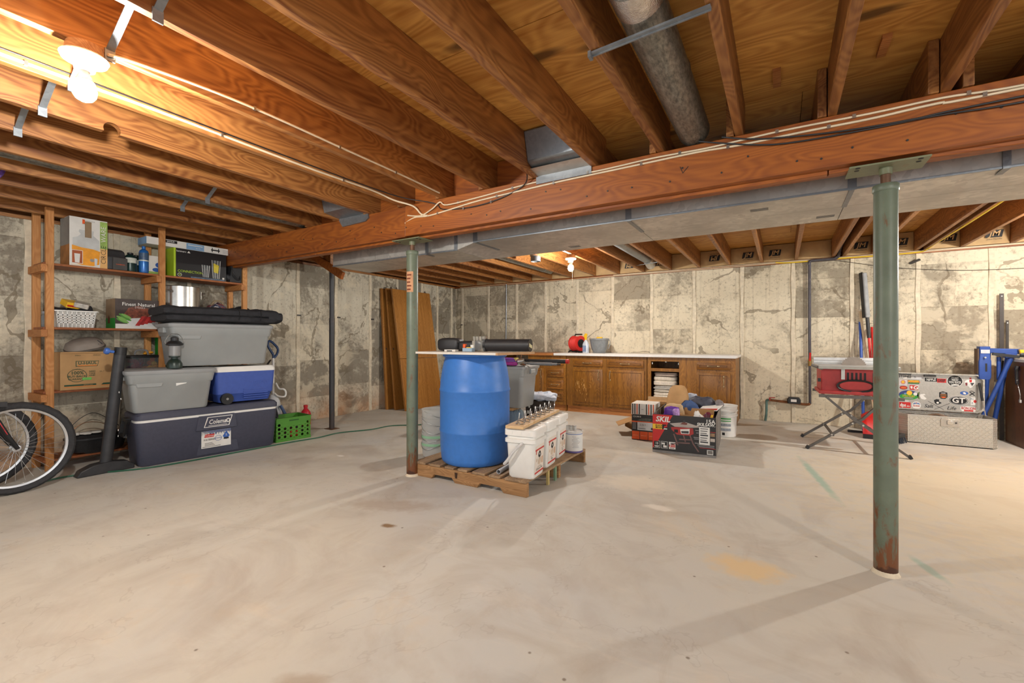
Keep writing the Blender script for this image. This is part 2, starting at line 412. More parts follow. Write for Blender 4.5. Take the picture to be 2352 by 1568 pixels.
# ceiling: plywood subfloor on joists
ZJ, ZS = 2.235, 2.475
b = B(); b.bx(-6.0, 6.0, -3.2, 7.56, 2.496, 2.53); ceiling = b.out('ceiling', PLY, kind='structure')
def dup(o, loc):
    c = o.copy(); C.objects.link(c); c.location = loc; return c
b = B(); b.bx(0, 2.437, 0, 1.216, ZS, 2.495); sh = b.out('plywood_sheet', PLY, ceiling); first = True
for r in range(9):
    for q in range(6):
        loc = (-6.0+q*2.44-(1.22 if r % 2 else 0), -3.2+r*1.22, 0)
        if loc[0] > 6 or loc[0] < -7.3: continue
        if first: sh.location = loc; first = False
        else: dup(sh, loc)
b = B(); b.bx(-.019, .019, -3.2, 2.90, ZJ, ZS); j0 = b.out('joist', JOIST, ceiling, bevel=.003); first = True
NEARX = [.215-.413*k for k in range(-6, 15)]
for x in NEARX:
    if abs(x+3.089) < .02: continue
    if first: j0.location = (x,0,0); first = False
    else: dup(j0, (x,0,0))
# one joist has a round notch bored out of its lower edge
arc = [(.955+.037*math.cos(t), ZJ+.018+.037*math.sin(t)) for t in [PI*(-.12)+PI*1.24*i/12 for i in range(13)]]
b = B(); b.prism([(-3.2,ZJ),(arc[-1][0],ZJ)]+arc[::-1]+[(arc[0][0],ZJ),(2.9,ZJ),(2.9,ZS),(-3.2,ZS)], 'X', -.019, .019)
o = b.out('joist', JOIST, ceiling); o.location = (-3.089,0,0)
b = B(); b.bx(-.019, .019, 2.70, WB-.04, ZJ, ZS); j1 = b.out('joist', JOIST, ceiling, bevel=.003); first = True
FARX = [x-.042 for x in NEARX]
for x in FARX + [.70, 1.50]:
    if first: j1.location = (x,0,0); first = False
    else: dup(j1, (x,0,0))
b = B(); b.bx(.0, .368, 2.83, 2.868, ZJ, ZS-.01); bl = b.out('blocking', JOISTX, ceiling); first = True
for x in NEARX:
    if x > -1.3 or x < -5: continue
    loc = (x-.413+.021, 0, 0)
    if first: bl.location = loc; first = False
    else: dup(bl, loc)
b = B(); b.bx(WL-.20, WL-.02, -3.2, WB+.2, WT, ZJ); b.bx(WL-.20, WL-.16, -3.2, WB+.2, ZJ, ZS); b.out('trim_2', JOIST, kind='structure')
b = B(); b.bx(WL-.02, 6.0, WB-.02, WB+.16, WT, ZJ); b.bx(WL-.16, 6.0, WB+.12, WB+.16, ZJ, ZS); b.out('trim_1', JOISTX, kind='structure')
# small nailed cleats seen on the subfloor
for (x, y) in ((-.02, 2.66), (.40, 2.62)):
    b = B(); b.cb((x, y, ZS-.01), (.035, .16, .02)); b.out('cleat', STUDX, ceiling)
# kraft-faced insulation stuffed between the rim joists
KRAFT = plain('kraft_paper_facing', (190,158,112), .75, var=.12, scale=10)
fx = sorted(FARX + [.70, 1.50]); JMX = {-1.9:0, -1.03:0, -.63:0, -.21:0, .95:0, 1.2:0, 1.7:0}
for i in range(len(fx)-1):
    a, c_ = fx[i]+.021, fx[i+1]-.021
    if c_-a < .12 or a < -5.6 or a > 3.2: continue
    b = B(); q = 10; v = []; f = []
    for iz in range(5):
        for ix in range(q+1):
            x = a+(c_-a)*ix/q; z = ZJ+.004+(ZS-ZJ-.012)*iz/4
            edge = (ix in (0, q)) or iz in (0, 4)
            v.append((x, WB-.06+(.02 if edge else 0)+.012*noise.noise(Vector((x*9, z*11, i))), z))
    for iz in range(4):
        for ix in range(q): f.append((iz*(q+1)+ix, iz*(q+1)+ix+1, (iz+1)*(q+1)+ix+1, (iz+1)*(q+1)+ix))
    n0 = len(v); v += [(a, WB+.1, ZJ+.004), (c_, WB+.1, ZJ+.004), (c_, WB+.1, ZS-.008), (a, WB+.1, ZS-.008)]
    f += [(n0, n0+1, q, 0), (n0+3, 4*(q+1), 4*(q+1)+q, n0+2), (n0, 0, 4*(q+1), n0+3), (q, n0+1, n0+2, 4*(q+1)+q)]
    b.add(v, f); bt = b.out('insulation_batt', KRAFT, ceiling)
    if i % 4 != 2 and -2.4 < a < 2.6:
        flip = a < -.8
        M = Matrix.Translation((a+.19+.05*math.sin(i*2.3), WB-.082, ZJ+.115)) @ (Matrix.Rotation(PI, 4, 'Y') if flip and False else Matrix.Identity(4)) @ Matrix.Rotation(PI/2, 4, 'X')
        if flip: M = M @ Matrix.Rotation(PI, 4, 'Z')
        dec(bt, 'printed_mark', [(-.075,-.042),(.062,-.042),(.078,.042),(-.06,.042)], INK, M=M)
        tx(bt, 'JM', 0, 0, .085, KRAFT, M=M @ Matrix.Translation((0,0,.002)), shear=.25, bold=.02)
        tx(bt, 'Johns Manville', 0, -.062, .022, INK, M=M @ Matrix.Translation((0,0,.002)))
# ---------------------------------------------------------------- bare bulbs
def glow(f):      # bulbs of different wattage
    k = N('lit_bulb_glass_%d' % int(f*100)); k.b.inputs['Emission Color'].default_value = (1, .965, .90, 1); k.b.inputs['Emission Strength'].default_value = BULB*f
    return k.fin((1, .95, .85), .4)
PORC = plain('white_porcelain', (238,232,218), .3, var=.03)
RBOX = wood('ceiling_box_wood', (150,100,60), (196,150,100), 'X', 2, .7, .2)
def lamp(x, y, label, watt, z=ZJ, string=False):
    t = T('ceiling_lamp', label, 'lamp', (x, y, z), 0, 'bare bulb lamps screwed under the joists')
    b = B(); b.lathe([(.052,0),(.056,-.012),(.056,-.036),(.05,-.04)], 20); b.out('junction_box', RBOX, t)
    b = B(); b.lathe([(.068,-.04),(.072,-.046),(.066,-.058),(.036,-.066),(.03,-.092),(.024,-.096)], 24); b.out('lamp_holder', PORC, t)
    b = B(); b.lathe([(.014,-.094),(.016,-.106),(.024,-.124),(.029,-.136)], 18, caps=False); b.out('bulb_neck', PORC, t)
    b = B(); b.lathe([(.029,-.136),(.034,-.150),(.0365,-.168),(.034,-.186),(.025,-.201),(.010,-.209),(.001,-.210)], 18); b.out('bulb', glow(watt), t)
    if string:
        b = B(); b.tube([(.03,-.02,-.06),(.032,-.02,-.2),(.03,-.02,-.43)], .0016, 5); b.out('pull_cord', WIRE, t)
    return t
lamp(-2.255, .62, 'bare bulb in white porcelain holder at top left, near the camera', 1.15)
lamp(-2.33, 5.35, 'bare glowing bulb with pull cord under the far joists by the back wall', .9, string=True)
lamp(2.30, 5.30, 'bare bulb over the workbench corner, right of the view', 1.6)
lamp(2.25, .62, 'bare bulb behind the green post, right of the camera', .85)
# ---------------------------------------------------------------- main beam
bm = T('main_beam', 'long built-up wooden main beam carrying the ceiling joists', 'beam', (0,0,0))
for (x0, x1) in ((WL+.002, -2.665), (-2.655, 1.75), (1.76, 5.9)):
    oy = 0 if x0 < -3 else -.012
    b = B(); b.bx(x0, x1, 2.722+oy, 2.766, 1.984, ZJ-.001); b.out('plank', JOISTX, bm, bevel=.004)
for (x0, x1) in ((WL+.002, -3.9), (-3.895, .2), (.205, 5.9)):
    b = B(); b.bx(x0, x1, 2.767, 2.812, 1.966, ZJ-.001); b.out('plank', JOISTX, bm, bevel=.004)
for (x0, x1) in ((WL+.002, -1.2), (-1.195, 5.9)):
    b = B(); b.bx(x0, x1, 2.813, 2.858, 1.972, ZJ-.001); b.out('plank', JOISTX, bm, bevel=.004)
nail = B(); nail.cyl((0,.004,0), (0,-.004,0), .005, n=8); nm = nail.mesh('nail_head'); nm.materials.append(DSTEEL)
for i in range(44):
    o = link('nail_head', nm, bm); x = -5.4+i*.155+random.uniform(-.05,.05)
    o.location = (x, 2.722 if x < -2.66 else 2.71, random.choice((2.03, 2.05, 2.12, 2.06))+random.uniform(-.01,.01))
b = B(); b.bar((-.50,2.7095,2.125), (-.485,2.7095,2.085), .003, .003); b.bar((-.485,2.7095,2.085), (-.455,2.7095,2.118), .003, .003); b.out('pencil_mark', INK, bm)
# ---------------------------------------------------------------- posts
def post_mat(name, rgb, rust):
    k = N(name); v = k.co(); s = k.n('ShaderNodeSeparateXYZ'); k.l(v, s.inputs[0])
    c = lin(rgb); col = k.mix(k.step(k.noise(v, 9, 4), .3, .7), tuple(x*.85 for x in c), tuple(x*1.15 for x in c))
    low = k.step(s.outputs['Z'], .42, .0)
    r = k.math('ADD', k.noise(k.co((1,1,.35)), 18, 6, .7, .4), k.math('MULTIPLY', low, .22))
    col = k.mix(k.math('MULTIPLY', k.step(r, .56, .68), rust), col, lin((112,66,32)))
    r2 = k.math('ADD', k.noise(v, 7, 5, .7), k.math('MULTIPLY', k.step(s.outputs['Z'], .12, .0), .3))
    col = k.mix(k.math('MULTIPLY', k.step(r2, .66, .74), rust), col, lin((72,40,22)))
    ch = k.noise(k.co(loc=(3,3,1)), 6.5, 3, .6)
    col = k.mix(k.math('MULTIPLY', k.math('MULTIPLY', k.step(ch, .70, .72), k.step(s.outputs['Z'], .8, .1)), rust), col, lin((190,182,164)))
    k.bump(k.noise(v, 45, 4), .15, .003)
    return k.fin(col, .45)
PGREEN = post_mat('chipped_green_paint', (100,110,92), 1.0); PBLACK = post_mat('worn_black_paint', (58,58,60), .15)
PLATE = post_mat('green_steel_plate', (116,120,92), .5); RUST = plain('rusty_screw_steel', (112,82,62), .6, .5, .25)
def green_post(x, y, label, tagp=False):
    t = T('steel_post', label, 'post', (x, y, 0), 0, 'green screw jack posts under the main beam')
    b = B(); b.lathe([(.0475,0),(.0475,1.86),(.046,1.868)], 28); b.out('pipe', PGREEN, t)
    b = B(); b.lathe([(.049,1.842),(.052,1.846),(.052,1.872),(.049,1.876),(.02,1.877)], 28); b.out('collar', PGREEN, t)
    b = B(); b.cyl((0,0,1.876), (0,0,1.93), .020, n=14); b.out('screw', RUST, t)
    b = B(); b.cyl((0,0,1.925), (0,0,1.957), .026, n=14); b.out('screw_head', PLATE, t)
    b = B(); b.bx(-.15, .15, -.085, .085, 1.957, 1.9655); pl = b.out('top_plate', PLATE, t, bevel=.002)
    for sx in (-.115, .115):
        for sy in (-.068, -.03):
            b = B(); b.cyl((sx,sy,1.9572), (sx,sy,1.9555), .010, n=10); b.out('bolt_hole', INK, pl)
    b = B(); b.lathe([(.056,0),(.05,.012),(.0478,.02)], 20); b.out('grout_ring', RIDGE, t)
    if tagp:
        b = B(); b.lathe([(.0482,1.53),(.0482,1.70)], 10, a0=math.radians(-118), a1=math.radians(-38)); tg = b.out('paper_tag', plain('orange_paper_tag', (196,146,108), .8, var=.2), t)
        for i in range(5):
            b = B(); b.lathe([(.0486,1.545+i*.03),(.0486,1.558+i*.03)], 6, a0=math.radians(-108), a1=math.radians(-62+6*math.sin(i*2))); b.out('printed_line', plain('brown_tag_ink', (120,62,40), .8), tg)
    return t
green_post(.432, 2.79, 'scuffed green steel post in the right foreground')
green_post(-2.651, 2.79, 'green steel post touching the pallet corner, with an orange paper tag', True)
t = T('support_post', 'slim black steel post in front of the left concrete wall', 'post', (-4.95, 3.745, 0))
b = B(); b.cyl((0,0,0), (0,0,1.42), .033, n=20); b.out('lower_tube', PBLACK, t)
b = B(); b.cyl((0,0,1.42), (0,0,2.085), .0295, n=20); b.out('upper_tube', PBLACK, t)
b = B(); b.bx(-.075, .075, -.06, .06, 0, .006); b.out('base_plate', RUST, t)
b = B(); b.bx(-.06, .06, -.06, .06, 2.085, 2.092); b.out('top_plate', DSTEEL, t)
b = B(); b.cyl((.0,-.034,1.38), (0,-.024,1.38), .007, n=10); b.out('pin_hole', INK, t)
t = T('wooden_brace', 'diagonal wooden brace and header at the top of the black post', 'brace', (-4.95, 3.745, 2.092))
b = B(); b.bx(-.07, .07, -.075, .45, 0, .14); b.out('header', JOIST, t, bevel=.003)
b = B(); b.bar((-.24,-.10,.13), (.34,-.10,-.17), .04, .09); b.out('brace_board', JOISTX, t, bevel=.003)
# ---------------------------------------------------------------- main duct behind the beam
t = T('main_duct', 'wide grey sheet metal duct running behind the beam', 'duct', (0,0,0))
X = [-2.19, -.9, .33, 1.56, 2.79, 4.02, 5.25]
for i in range(len(X)-1):
    b = B(); b.bx(X[i], X[i+1]-.004, 3.05, 3.414, 1.95, 2.215); b.out('duct_section', GALVD, t)
    b = B(); b.bx(X[i], X[i+1]-.004, 3.418, 3.77, 1.95, 2.215); b.out('duct_section', GALVD, t)
    b = B(); b.bx(X[i]-.02, X[i]+.02, 3.044, 3.05, 1.945, 2.21); b.bx(X[i]-.012, X[i]+.012, 3.05, 3.415, 1.944, 1.95); b.out('drive_cleat', GALV, t)
b = B(); b.bx(-2.18, 5.25, 3.043, 3.051, 1.9465, 1.958); b.out('corner_seam', GALV, t)
b = B(); b.add([(-2.395,3.05,1.90),(-2.19,3.05,1.95),(-2.19,3.77,1.95),(-2.395,3.53,1.90),(-2.395,3.05,2.215),(-2.19,3.05,2.215),(-2.19,3.77,2.215),(-2.395,3.53,2.215)],
               [(0,3,2,1),(4,5,6,7),(0,1,5,4),(1,2,6,5),(2,3,7,6),(3,0,4,7)]); b.out('duct_transition', GALVD, t)
b = B(); b.bx(-3.38, -2.399, 3.05, 3.53, 1.90, 2.215); b.out('duct_section', GALVD, t)
b = B(); b.bx(-4.01, -3.384, 3.05, 3.53, 1.90, 2.215); b.out('duct_section', GALVD, t)
b = B(); b.bx(-4.01, -2.40, 3.043, 3.051, 1.897, 1.91); b.out('corner_seam', GALV, t)
b = B(); b.bx(-2.41, -2.375, 3.045, 3.05, 1.898, 2.21); b.out('drive_cleat', GALV, t)
for x in (-2.72, .92, 3.2):
    z0 = 1.897 if x < -2.3 else 1.947
    b = B(); b.bx(x-.014, x+.014, 3.039, 3.047, z0, 2.2); b.bx(x-.014, x+.014, 3.039, 3.14, z0-.004, z0); b.out('hanger_strap', GALV, t)
for (x, y) in ((-1.55, 3.62), (-.12, 3.2), (.25, 3.6)):   # faint stamped gauge print on the underside
    for i in range(4):
        b = B(); b.bx(x-.05, x+.05, y+i*.016, y+i*.016+.006, 1.9488, 1.9499); b.out('stamped_print', plain('faded_grey_print', (112,110,106), .7), t)
# stack boots rising to the floor above
def boot(x0, x1, label):
    t = T('duct_boot', label, 'duct', (0, 0, 0))
    b = B(); b.prism([(2.70,2.262),(2.70,2.222),(2.704,2.222),(2.708,2.25),(2.63,2.262),(2.57,2.31),(2.50,2.472),(2.495,2.472),(2.56,2.305),(2.62,2.256)][:0] or [(2.55,2.285),(2.615,2.262),(2.70,2.262),(2.70,2.47),(2.50,2.47)], 'X', x0, x1); b.out('wedge', GALV, t, bevel=.01)
    b = B(); b.prism([(2.60,2.262),(2.706,2.243),(2.706,2.239),(2.59,2.256)], 'X', x0-.015, x1+.03); b.out('flange', GALVD, t)
    b = B(); b.bx(x0-.01, x1+.03, 2.699, 2.7085, 2.188, 2.241); b.out('lip', GALV, t)
    return t
boot(-1.42, -1.065, 'galvanised duct boot between the joists above the middle of the beam')
t = T('duct_boot', 'small galvanised duct boot hooked over the left end of the beam', 'duct', (0, 0, 0))
b = B(); b.prism([(2.50,2.47),(2.55,2.26),(2.715,2.24),(2.715,2.47)], 'X', -3.475, -3.11); b.out('wedge', GALV, t)
b = B(); b.prism([(-3.47,2.262),(-3.475,2.225),(-3.43,2.165),(-3.13,2.175),(-3.09,2.20),(-3.10,2.262)], 'Y', 2.706, 2.7195); b.out('lip', GALV, t)
# round ducts
def insul(name):
    k = N(name); f = k.noise(k.co((1,.35,1)), 70, 4, .7); g = k.noise(k.co(), 6, 3)
    col = k.mix(k.step(f, .35, .68), lin((96,94,88)), lin((158,154,142))); col = k.mix(k.math('MULTIPLY', k.step(g, .4, .7), .4), col, lin((90,88,84)))
    return k.fin(col, .42, .55)
RDM = insul('dusty_round_duct'); FOIL = plain('foil_tape', (214,206,196), .25, .85, .2, 40, .5)
t = T('round_duct', 'round grey duct running between joists up to the beam', 'duct', (-.43, 0, 2.33))
b = B(); b.cyl((0,-3.1,0), (0,1.60,0), .079, n=28); b.out('pipe', RDM, t)
b = B(); b.cyl((0,1.56,-.002), (0,2.74,-.006), .084, n=28); b.out('pipe', RDM, t)
b = B(); b.lathe([(.0835,1.47),(.0865,1.485),(.0862,1.53),(.087,1.58),(.0848,1.60)], 28, M=Matrix.Rotation(-PI/2, 4, 'X')); b.out('foil_band', FOIL, t)
b = B(); b.lathe([(.0852,2.10),(.0866,2.104),(.0852,2.108)], 28, M=Matrix.Rotation(-PI/2, 4, 'X')); b.out('bead', RDM, t)
t = T('round_duct', 'long thin grey duct between the joists at far left', 'duct', (-4.10, 0, 2.305))
b = B(); b.cyl((0,-3.1,0), (0,2.82,0), .052, n=20); b.out('pipe', RDM, t); b = B(); b.cyl((0,1.2,0), (0,1.23,0), .0535, n=20); b.out('bead', GALV, t)
t = T('round_duct', 'short round duct between the joists above the back wall', 'duct', (-1.70, 0, 2.335))
b = B(); b.cyl((0,3.75,0), (0,6.78,0), .066, n=20); b.out('pipe', GALV, t); b = B(); b.cyl((0,6.70,.01), (0,6.93,-.055), .069, n=20); b.out('elbow', GALVD, t)
b = B(); b.bar((-.19,6.74,-.075), (.20,6.60,-.075), .02, .006); b.out('hanger_strap', GALV, t)
t = T('round_duct', 'thin grey duct between the joists in the far left corner', 'duct', (-3.38, 0, 2.33))
b = B(); b.cyl((0,3.5,0), (0,6.9,0), .06, n=18); b.out('pipe', RDM, t); b = B(); b.cyl((0,6.6,0), (0,6.63,0), .063, n=18); b.out('bead', GALV, t)
t = T('vent_collar', 'short galvanised round vent collar poking down by the far bulb', 'vent', (-2.79, 5.25, 2.215))
b = B(); b.lathe([(.066,.03),(.066,-.035),(.062,-.037),(.06,-.03),(.0,-.02)], 24); b.out('collar', GALV, t)
b = B(); b.lathe([(.067,.03),(.075,.032),(.075,.24),(.067,.245)], 24); b.out('sleeve', GALVD, t)
# ---------------------------------------------------------------- cross bridging
def bridge(xa, xb, y, label, steep=True):
    """strap from the foot of the joist at xa to the head of the joist at xb"""
    t = T('bridging_strap', label, 'strap', (xa, y, ZJ), 0, 'steel bridging straps between joists')
    d = xb-xa; s = 1 if d > 0 else -1; zt = .215 if steep else .03
    b = B(); b.bar((s*.024,0,.016), (d-s*.022,0,zt), .026, .004); b.bar((s*.024,.010,.019), (d-s*.022,.010,zt+.003), .006, .006); b.out('strap', GALV, t)
    b = B(); b.bx(*(sorted((s*.0195,s*.027))), -.016, .016, -.026, .02); b.out('foot_tab', GALV, t)
for x, lb in ((-2.263,'steel bridging strap right beside the near bare bulb'), (-1.85,'steel bridging strap at the top edge of the picture, right of the near bulb'), (-2.676,'steel bridging strap just left below the near bulb'), (-3.089,'steel bridging strap over the bored joist'), (-3.502,'steel bridging strap nearest the far left edge of the ceiling')):
    bridge(x, x+.413, .69, lb)
bridge(-4.328, -3.915, 1.80, 'thin bridging strap under the long left duct'); bridge(-3.915, -3.502, 1.80, 'thin bridging strap right of the long left duct')
t = T('bridging_strap', 'long steel strap holding up the big round duct', 'strap', (0,0,ZJ-.004), 0)
b = B(); b.bar((-.63,1.64,-.004), (-.20,1.61,-.004), .022, .008); b.bar((-.63,1.647,-.006), (-.20,1.617,-.006), .006, .012); b.out('strap', GALV, t)
b = B(); b.bx(-.638,-.626,1.625,1.655,-.02,.004); b.out('foot_tab', GALV, t)
# ---------------------------------------------------------------- cables
def spl(pts, n=6):
    P = [Vector(p) for p in pts]; out = []
    for i in range(len(P)-1):
        a, b_, c_, d = P[max(i-1,0)], P[i], P[i+1], P[min(i+2,len(P)-1)]
        for k in range(n):
            t_ = k/n
            out.append(.5*((2*b_)+(c_-a)*t_+(2*a-5*b_+4*c_-d)*t_*t_+(3*b_-a-3*c_+d)*t_**3))
    out.append(P[-1]); return out
STAPLE = B(); STAPLE.bx(-.007,.007,-.007,.004,-.009,.009); STM = STAPLE.mesh('cable_staple'); STM.materials.append(STEEL)
def cable(name, label, pts, r, m, staples=(), cat='cable', n=6):
    b = B(); b.tube(spl(pts, n), r, 6); o = b.out(name, m); tag(o, label, cat)
    for p in staples: s = link('cable_staple', STM, o); s.location = p
    return o
bw = 2.704
cable('cable', 'upper cream cable stapled along the front of the main beam', [(-2.62,bw,2.15),(-2.48,bw,2.128),(-2.35,bw-.01,2.16),(-2.27,bw-.012,2.20),(-2.2,bw-.01,2.168),(-1.9,bw,2.182),(-1.45,bw,2.205),(-1.0,bw,2.196),(-.65,bw,2.204),(-.35,bw,2.198),(0,bw,2.208),(.36,bw,2.203),(.62,bw,2.206),(.87,bw,2.19),(1.4,bw,2.2),(3,bw,2.2)], .0052, WIRE,
      [(-2.1,bw,2.172),(-1.62,bw,2.197),(-1.06,bw,2.197),(-.5,bw,2.201),(-.02,bw,2.208),(.3,bw,2.205),(.7,bw,2.203)])
cable('cable', 'lower flat cream cable along the front of the main beam', [(-2.66,2.716,2.095),(-2.55,2.712,2.125),(-2.40,bw,2.115),(-2.2,bw,2.13),(-1.91,bw,2.156),(-1.5,bw,2.17),(-1.21,bw,2.178),(-.8,bw,2.182),(-.41,bw,2.186),(-.19,bw,2.178),(.1,bw,2.18),(.36,bw,2.178),(.6,bw,2.186),(.87,bw,2.178),(3,bw,2.18)], .0058, WIRE,
      [(-2.3,bw,2.12),(-1.75,bw,2.162),(-1.3,bw,2.175),(-.72,bw,2.183),(-.25,bw,2.18),(.2,bw,2.179),(.75,bw,2.183)])
cable('cable', 'black cable drooping from the joists and running along the beam', [(-1.45,2.60,2.26),(-1.52,bw-.01,2.20),(-1.75,bw-.006,2.135),(-2.0,bw,2.12),(-2.25,bw,2.145),(-2.33,bw-.02,2.20),(-2.60,2.5,2.262),(-2.650,1.6,2.276),(-2.650,.5,2.282),(-2.650,-1,2.282)], .004, BWIRE, [(-2.05,bw,2.12),(-1.8,bw,2.13)])
cable('cable', 'black cable crossing the beam right of the round duct', [(-.40,2.70,2.245),(-.33,bw-.004,2.222),(-.12,bw-.008,2.16),(.05,bw-.006,2.135),(.36,bw-.006,2.128),(.6,bw-.006,2.13),(.87,bw-.006,2.118),(1.5,bw-.006,2.13),(3,bw-.006,2.13)], .0042, BWIRE)
cable('cable', 'second black cable sagging along the beam at right', [(-.28,2.70,2.24),(-.1,bw-.012,2.185),(.2,bw-.014,2.145),(.5,bw-.012,2.132),(.9,bw-.012,2.14),(3,bw-.012,2.14)], .0042, BWIRE)
jx = -2.676+.024
cable('cable', 'cream cable clipped along the side of a joist, left of the bulb', [(jx,-1.2,2.262),(jx,.4,2.258),(jx,1.0,2.262),(jx,1.8,2.255),(jx,2.35,2.262),(jx+.03,2.55,2.235),(-2.52,2.66,2.20),(-2.47,bw-.005,2.14),(-2.40,bw-.004,2.115)], .0068, WIRE, [(jx,.55,2.258),(jx,1.3,2.26),(jx,2.1,2.258)])
jx2 = -2.263+.0225
cable('cable', 'printed cream cable running from the near bulb along its joist', [(-2.225,.68,2.225),(jx2,.80,2.25),(jx2,1.2,2.275),(jx2,1.8,2.27),(jx2,2.3,2.265),(jx2+.01,2.64,2.25)], .0062, WIRE, [(jx2,1.25,2.275),(jx2,1.75,2.27),(jx2,2.2,2.266)])
sy = WB-.028
cable('cable', 'cream cable run along the sill above the back wall', [(-5.6,sy,2.208),(-4.5,sy,2.214),(-3.2,sy,2.206),(-2.0,sy,2.213),(-.9,sy,2.207),(.2,sy,2.215),(1.2,sy,2.21),(1.9,sy,2.22),(3,sy,2.215)], .006, WIRE)
cable('cable', 'second cream cable under the sill of the back wall', [(-2.4,sy,2.224),(-1.5,sy,2.226),(-.5,sy,2.228),(.6,sy,2.225),(1.4,sy,2.228),(3,sy,2.228)], .0055, WIRE)
YW = plain('yellow_cable_jacket', (236,200,40), .45, var=.05)
cable('cable', 'bright yellow cable along the top of the back wall', [(-.07,sy-.012,2.222),(.05,sy-.014,2.206),(.3,sy-.014,2.204),(.7,sy-.014,2.21),(1.1,sy-.014,2.206),(1.44,sy-.012,2.212),(1.50,7.15,2.228),(1.512,6.9,2.24),(1.50,5.8,2.226),(1.49,4.5,2.226),(1.49,3.8,2.226)], .0075, YW)
cable('wall_wire', 'thin sagging wire strung across the right part of the back wall', [(.45,7.285,2.212),(.62,7.283,2.19),(1.19,7.282,2.05),(1.79,7.282,1.965),(2.34,7.282,1.945),(3,7.282,1.96)], .0028, DSTEEL, cat='wire')
cable('garden_hose', 'thin green cord snaking over the floor from the bicycle to the power strip', [(-5.0,.5,.008),(-4.93,.95,.008),(-5.05,1.28,.008),(-4.80,1.70,.008),(-4.72,2.1,.008),(-4.66,2.9,.008),(-4.60,3.3,.008),(-4.62,3.6,.008),(-4.45,3.95,.008),(-4.42,4.25,.008),(-4.20,4.45,.008),(-4.02,4.62,.008)], .0065, plain('green_cord', (30,92,66), .5), cat='cord', n=8)
t = T('power_strip', 'white power strip on the floor behind the green post', 'power strip', (-3.95, 4.72, 0), 55)
b = B(); b.loft([(0,.11,.024,.008),(.03,.11,.024,.008),(.035,.105,.02,.006)]); b.out('body', WHITE, t)
for i in range(4): dec(t, 'socket', oval(-.06+.045*i, 0, .012, .012, 10), DGREY, 'T', .035)
# exposed plumbing and conduit
t = T('conduit', 'thin vertical steel conduit with an outlet box on the back wall', 'conduit', (-4.51, WB-.022, 0))
b = B(); b.tube(spl([(.01,0,2.22),(.008,0,1.6),(0,0,1.12)], 3), .011, 8); b.out('pipe', GALV, t)
b = B(); b.bx(-.055, .02, -.03, .012, 1.03, 1.12); ob = b.out('outlet_box', GALV, t, bevel=.004); dec(ob, 'outlet_cover', rect(-.05,.015,1.035,1.115), plain('ivory_cover', (206,196,170), .5), 'F', .030)
b = B(); b.tube(spl([(-.03,-.035,1.09),(-.06,-.06,1.05),(-.12,-.06,.98),(-.2,-.05,.93)]), .005, 6); b.out('plug_cord', plain('green_cord2', (34,84,62), .5), t)
IRON = plain('black_iron_pipe', (84,80,84), .5, .5, .15); BRASS = plain('aged_brass', (150,116,62), .4, .7, .2); COPPER = plain('aged_copper', (140,94,62), .45, .7, .25)
t = T('water_pipe', 'dark iron pipe dropping down the back wall left of the table saw', 'pipe', (.325, WB-.045, 0))
b = B(); b.tube(spl([(.318,-1.2,2.34),(.318,-.25,2.33),(.315,-.06,2.25),(.28,-.02,2.21),(.2,0,2.208),(.04,0,2.208),(.0,0,2.195),(0,0,2.16)], 4), .020, 8); b.tube([(0,0,2.18),(0,0,1.2),(.003,0,.88)], .018, 10); b.tube([(.003,0,.80),(.005,0,.28)], .016, 10); b.out('pipe', IRON, t)
b = B(); b.cyl((.003,0,.79), (.003,0,.89), .021, n=10); b.out('valve', BRASS, t)
b = B(); b.bar((.003,-.03,.86), (.006,-.05,.97), .02, .008); b.out('valve_lever', RED, t)
b = B(); b.tube(spl([(.005,0,.29),(-.01,0,.272),(-.06,0,.268),(-.2,0,.28),(-.47,0,.30)]), .017, 8); b.out('meter_pipe', COPPER, t)
b = B(); b.loft([(0,.075,.05,.015),(.05,.08,.052,.015),(.085,.06,.045,.012)], o=(-.18,-.02,.275)); mt = b.out('water_meter', BLACK, t); dec(mt, 'meter_label', rect(-.215,-.15,.30,.335), PAPER, 'F', .0725)
b = B(); b.tube(spl([(-.47,0,.30),(-.50,0,.295),(-.505,0,.27),(-.507,0,.12),(-.52,0,.005)]), .016, 8); b.out('riser', plain('verdigris_pipe', (92,122,116), .6, .3, .25), t)
b = B(); b.bar((-.46,-.03,.335), (-.40,-.03,.34), .012, .012); b.bx(-.475,-.455,-.035,-.02,.30,.34); b.out('shutoff_handle', plain('red_handle', (160,52,44), .5), t)
# ---------------------------------------------------------------- wooden shelving on the left wall
t = T('wooden_shelving', 'homemade open shelving of bare lumber along the left wall', 'shelving', (0,0,0))
LV = [.10, .69, 1.245, 1.80]; XF, XB = -5.42, -5.695
for y in (1.262, 2.082, 2.902):
    b = B(); b.bx(XF-.019, XF+.019, y-.026, y+.026, 0, 2.278); b.out('post', STUD, t, bevel=.003)
    b = B(); b.bx(XB-.019, XB+.019, y-.046, y+.006, 0, 2.27); b.out('post', STUD, t, bevel=.003)
    for z in LV:
        if z < .2: continue
        yy = y-.046 if y < 1.5 else y-.05
        b = B(); b.bx(XB-.02, XF+.075, yy-.022, yy+.019, z-.085, z-.022); b.out('cross_bar', STUDX, t, bevel=.003)
for z in LV:
    for (y0, y1) in ((1.22, 2.09), (2.10, 2.93)):
        for (x0, x1) in ((XB-.01, XB+.127), (XB+.131, XF+.012)):
            b = B(); b.bx(x0, x1, y0 if y0 < 1.5 else y0, y1, z-.02, z); b.out('shelf_board', STUDY, t, bevel=.002)
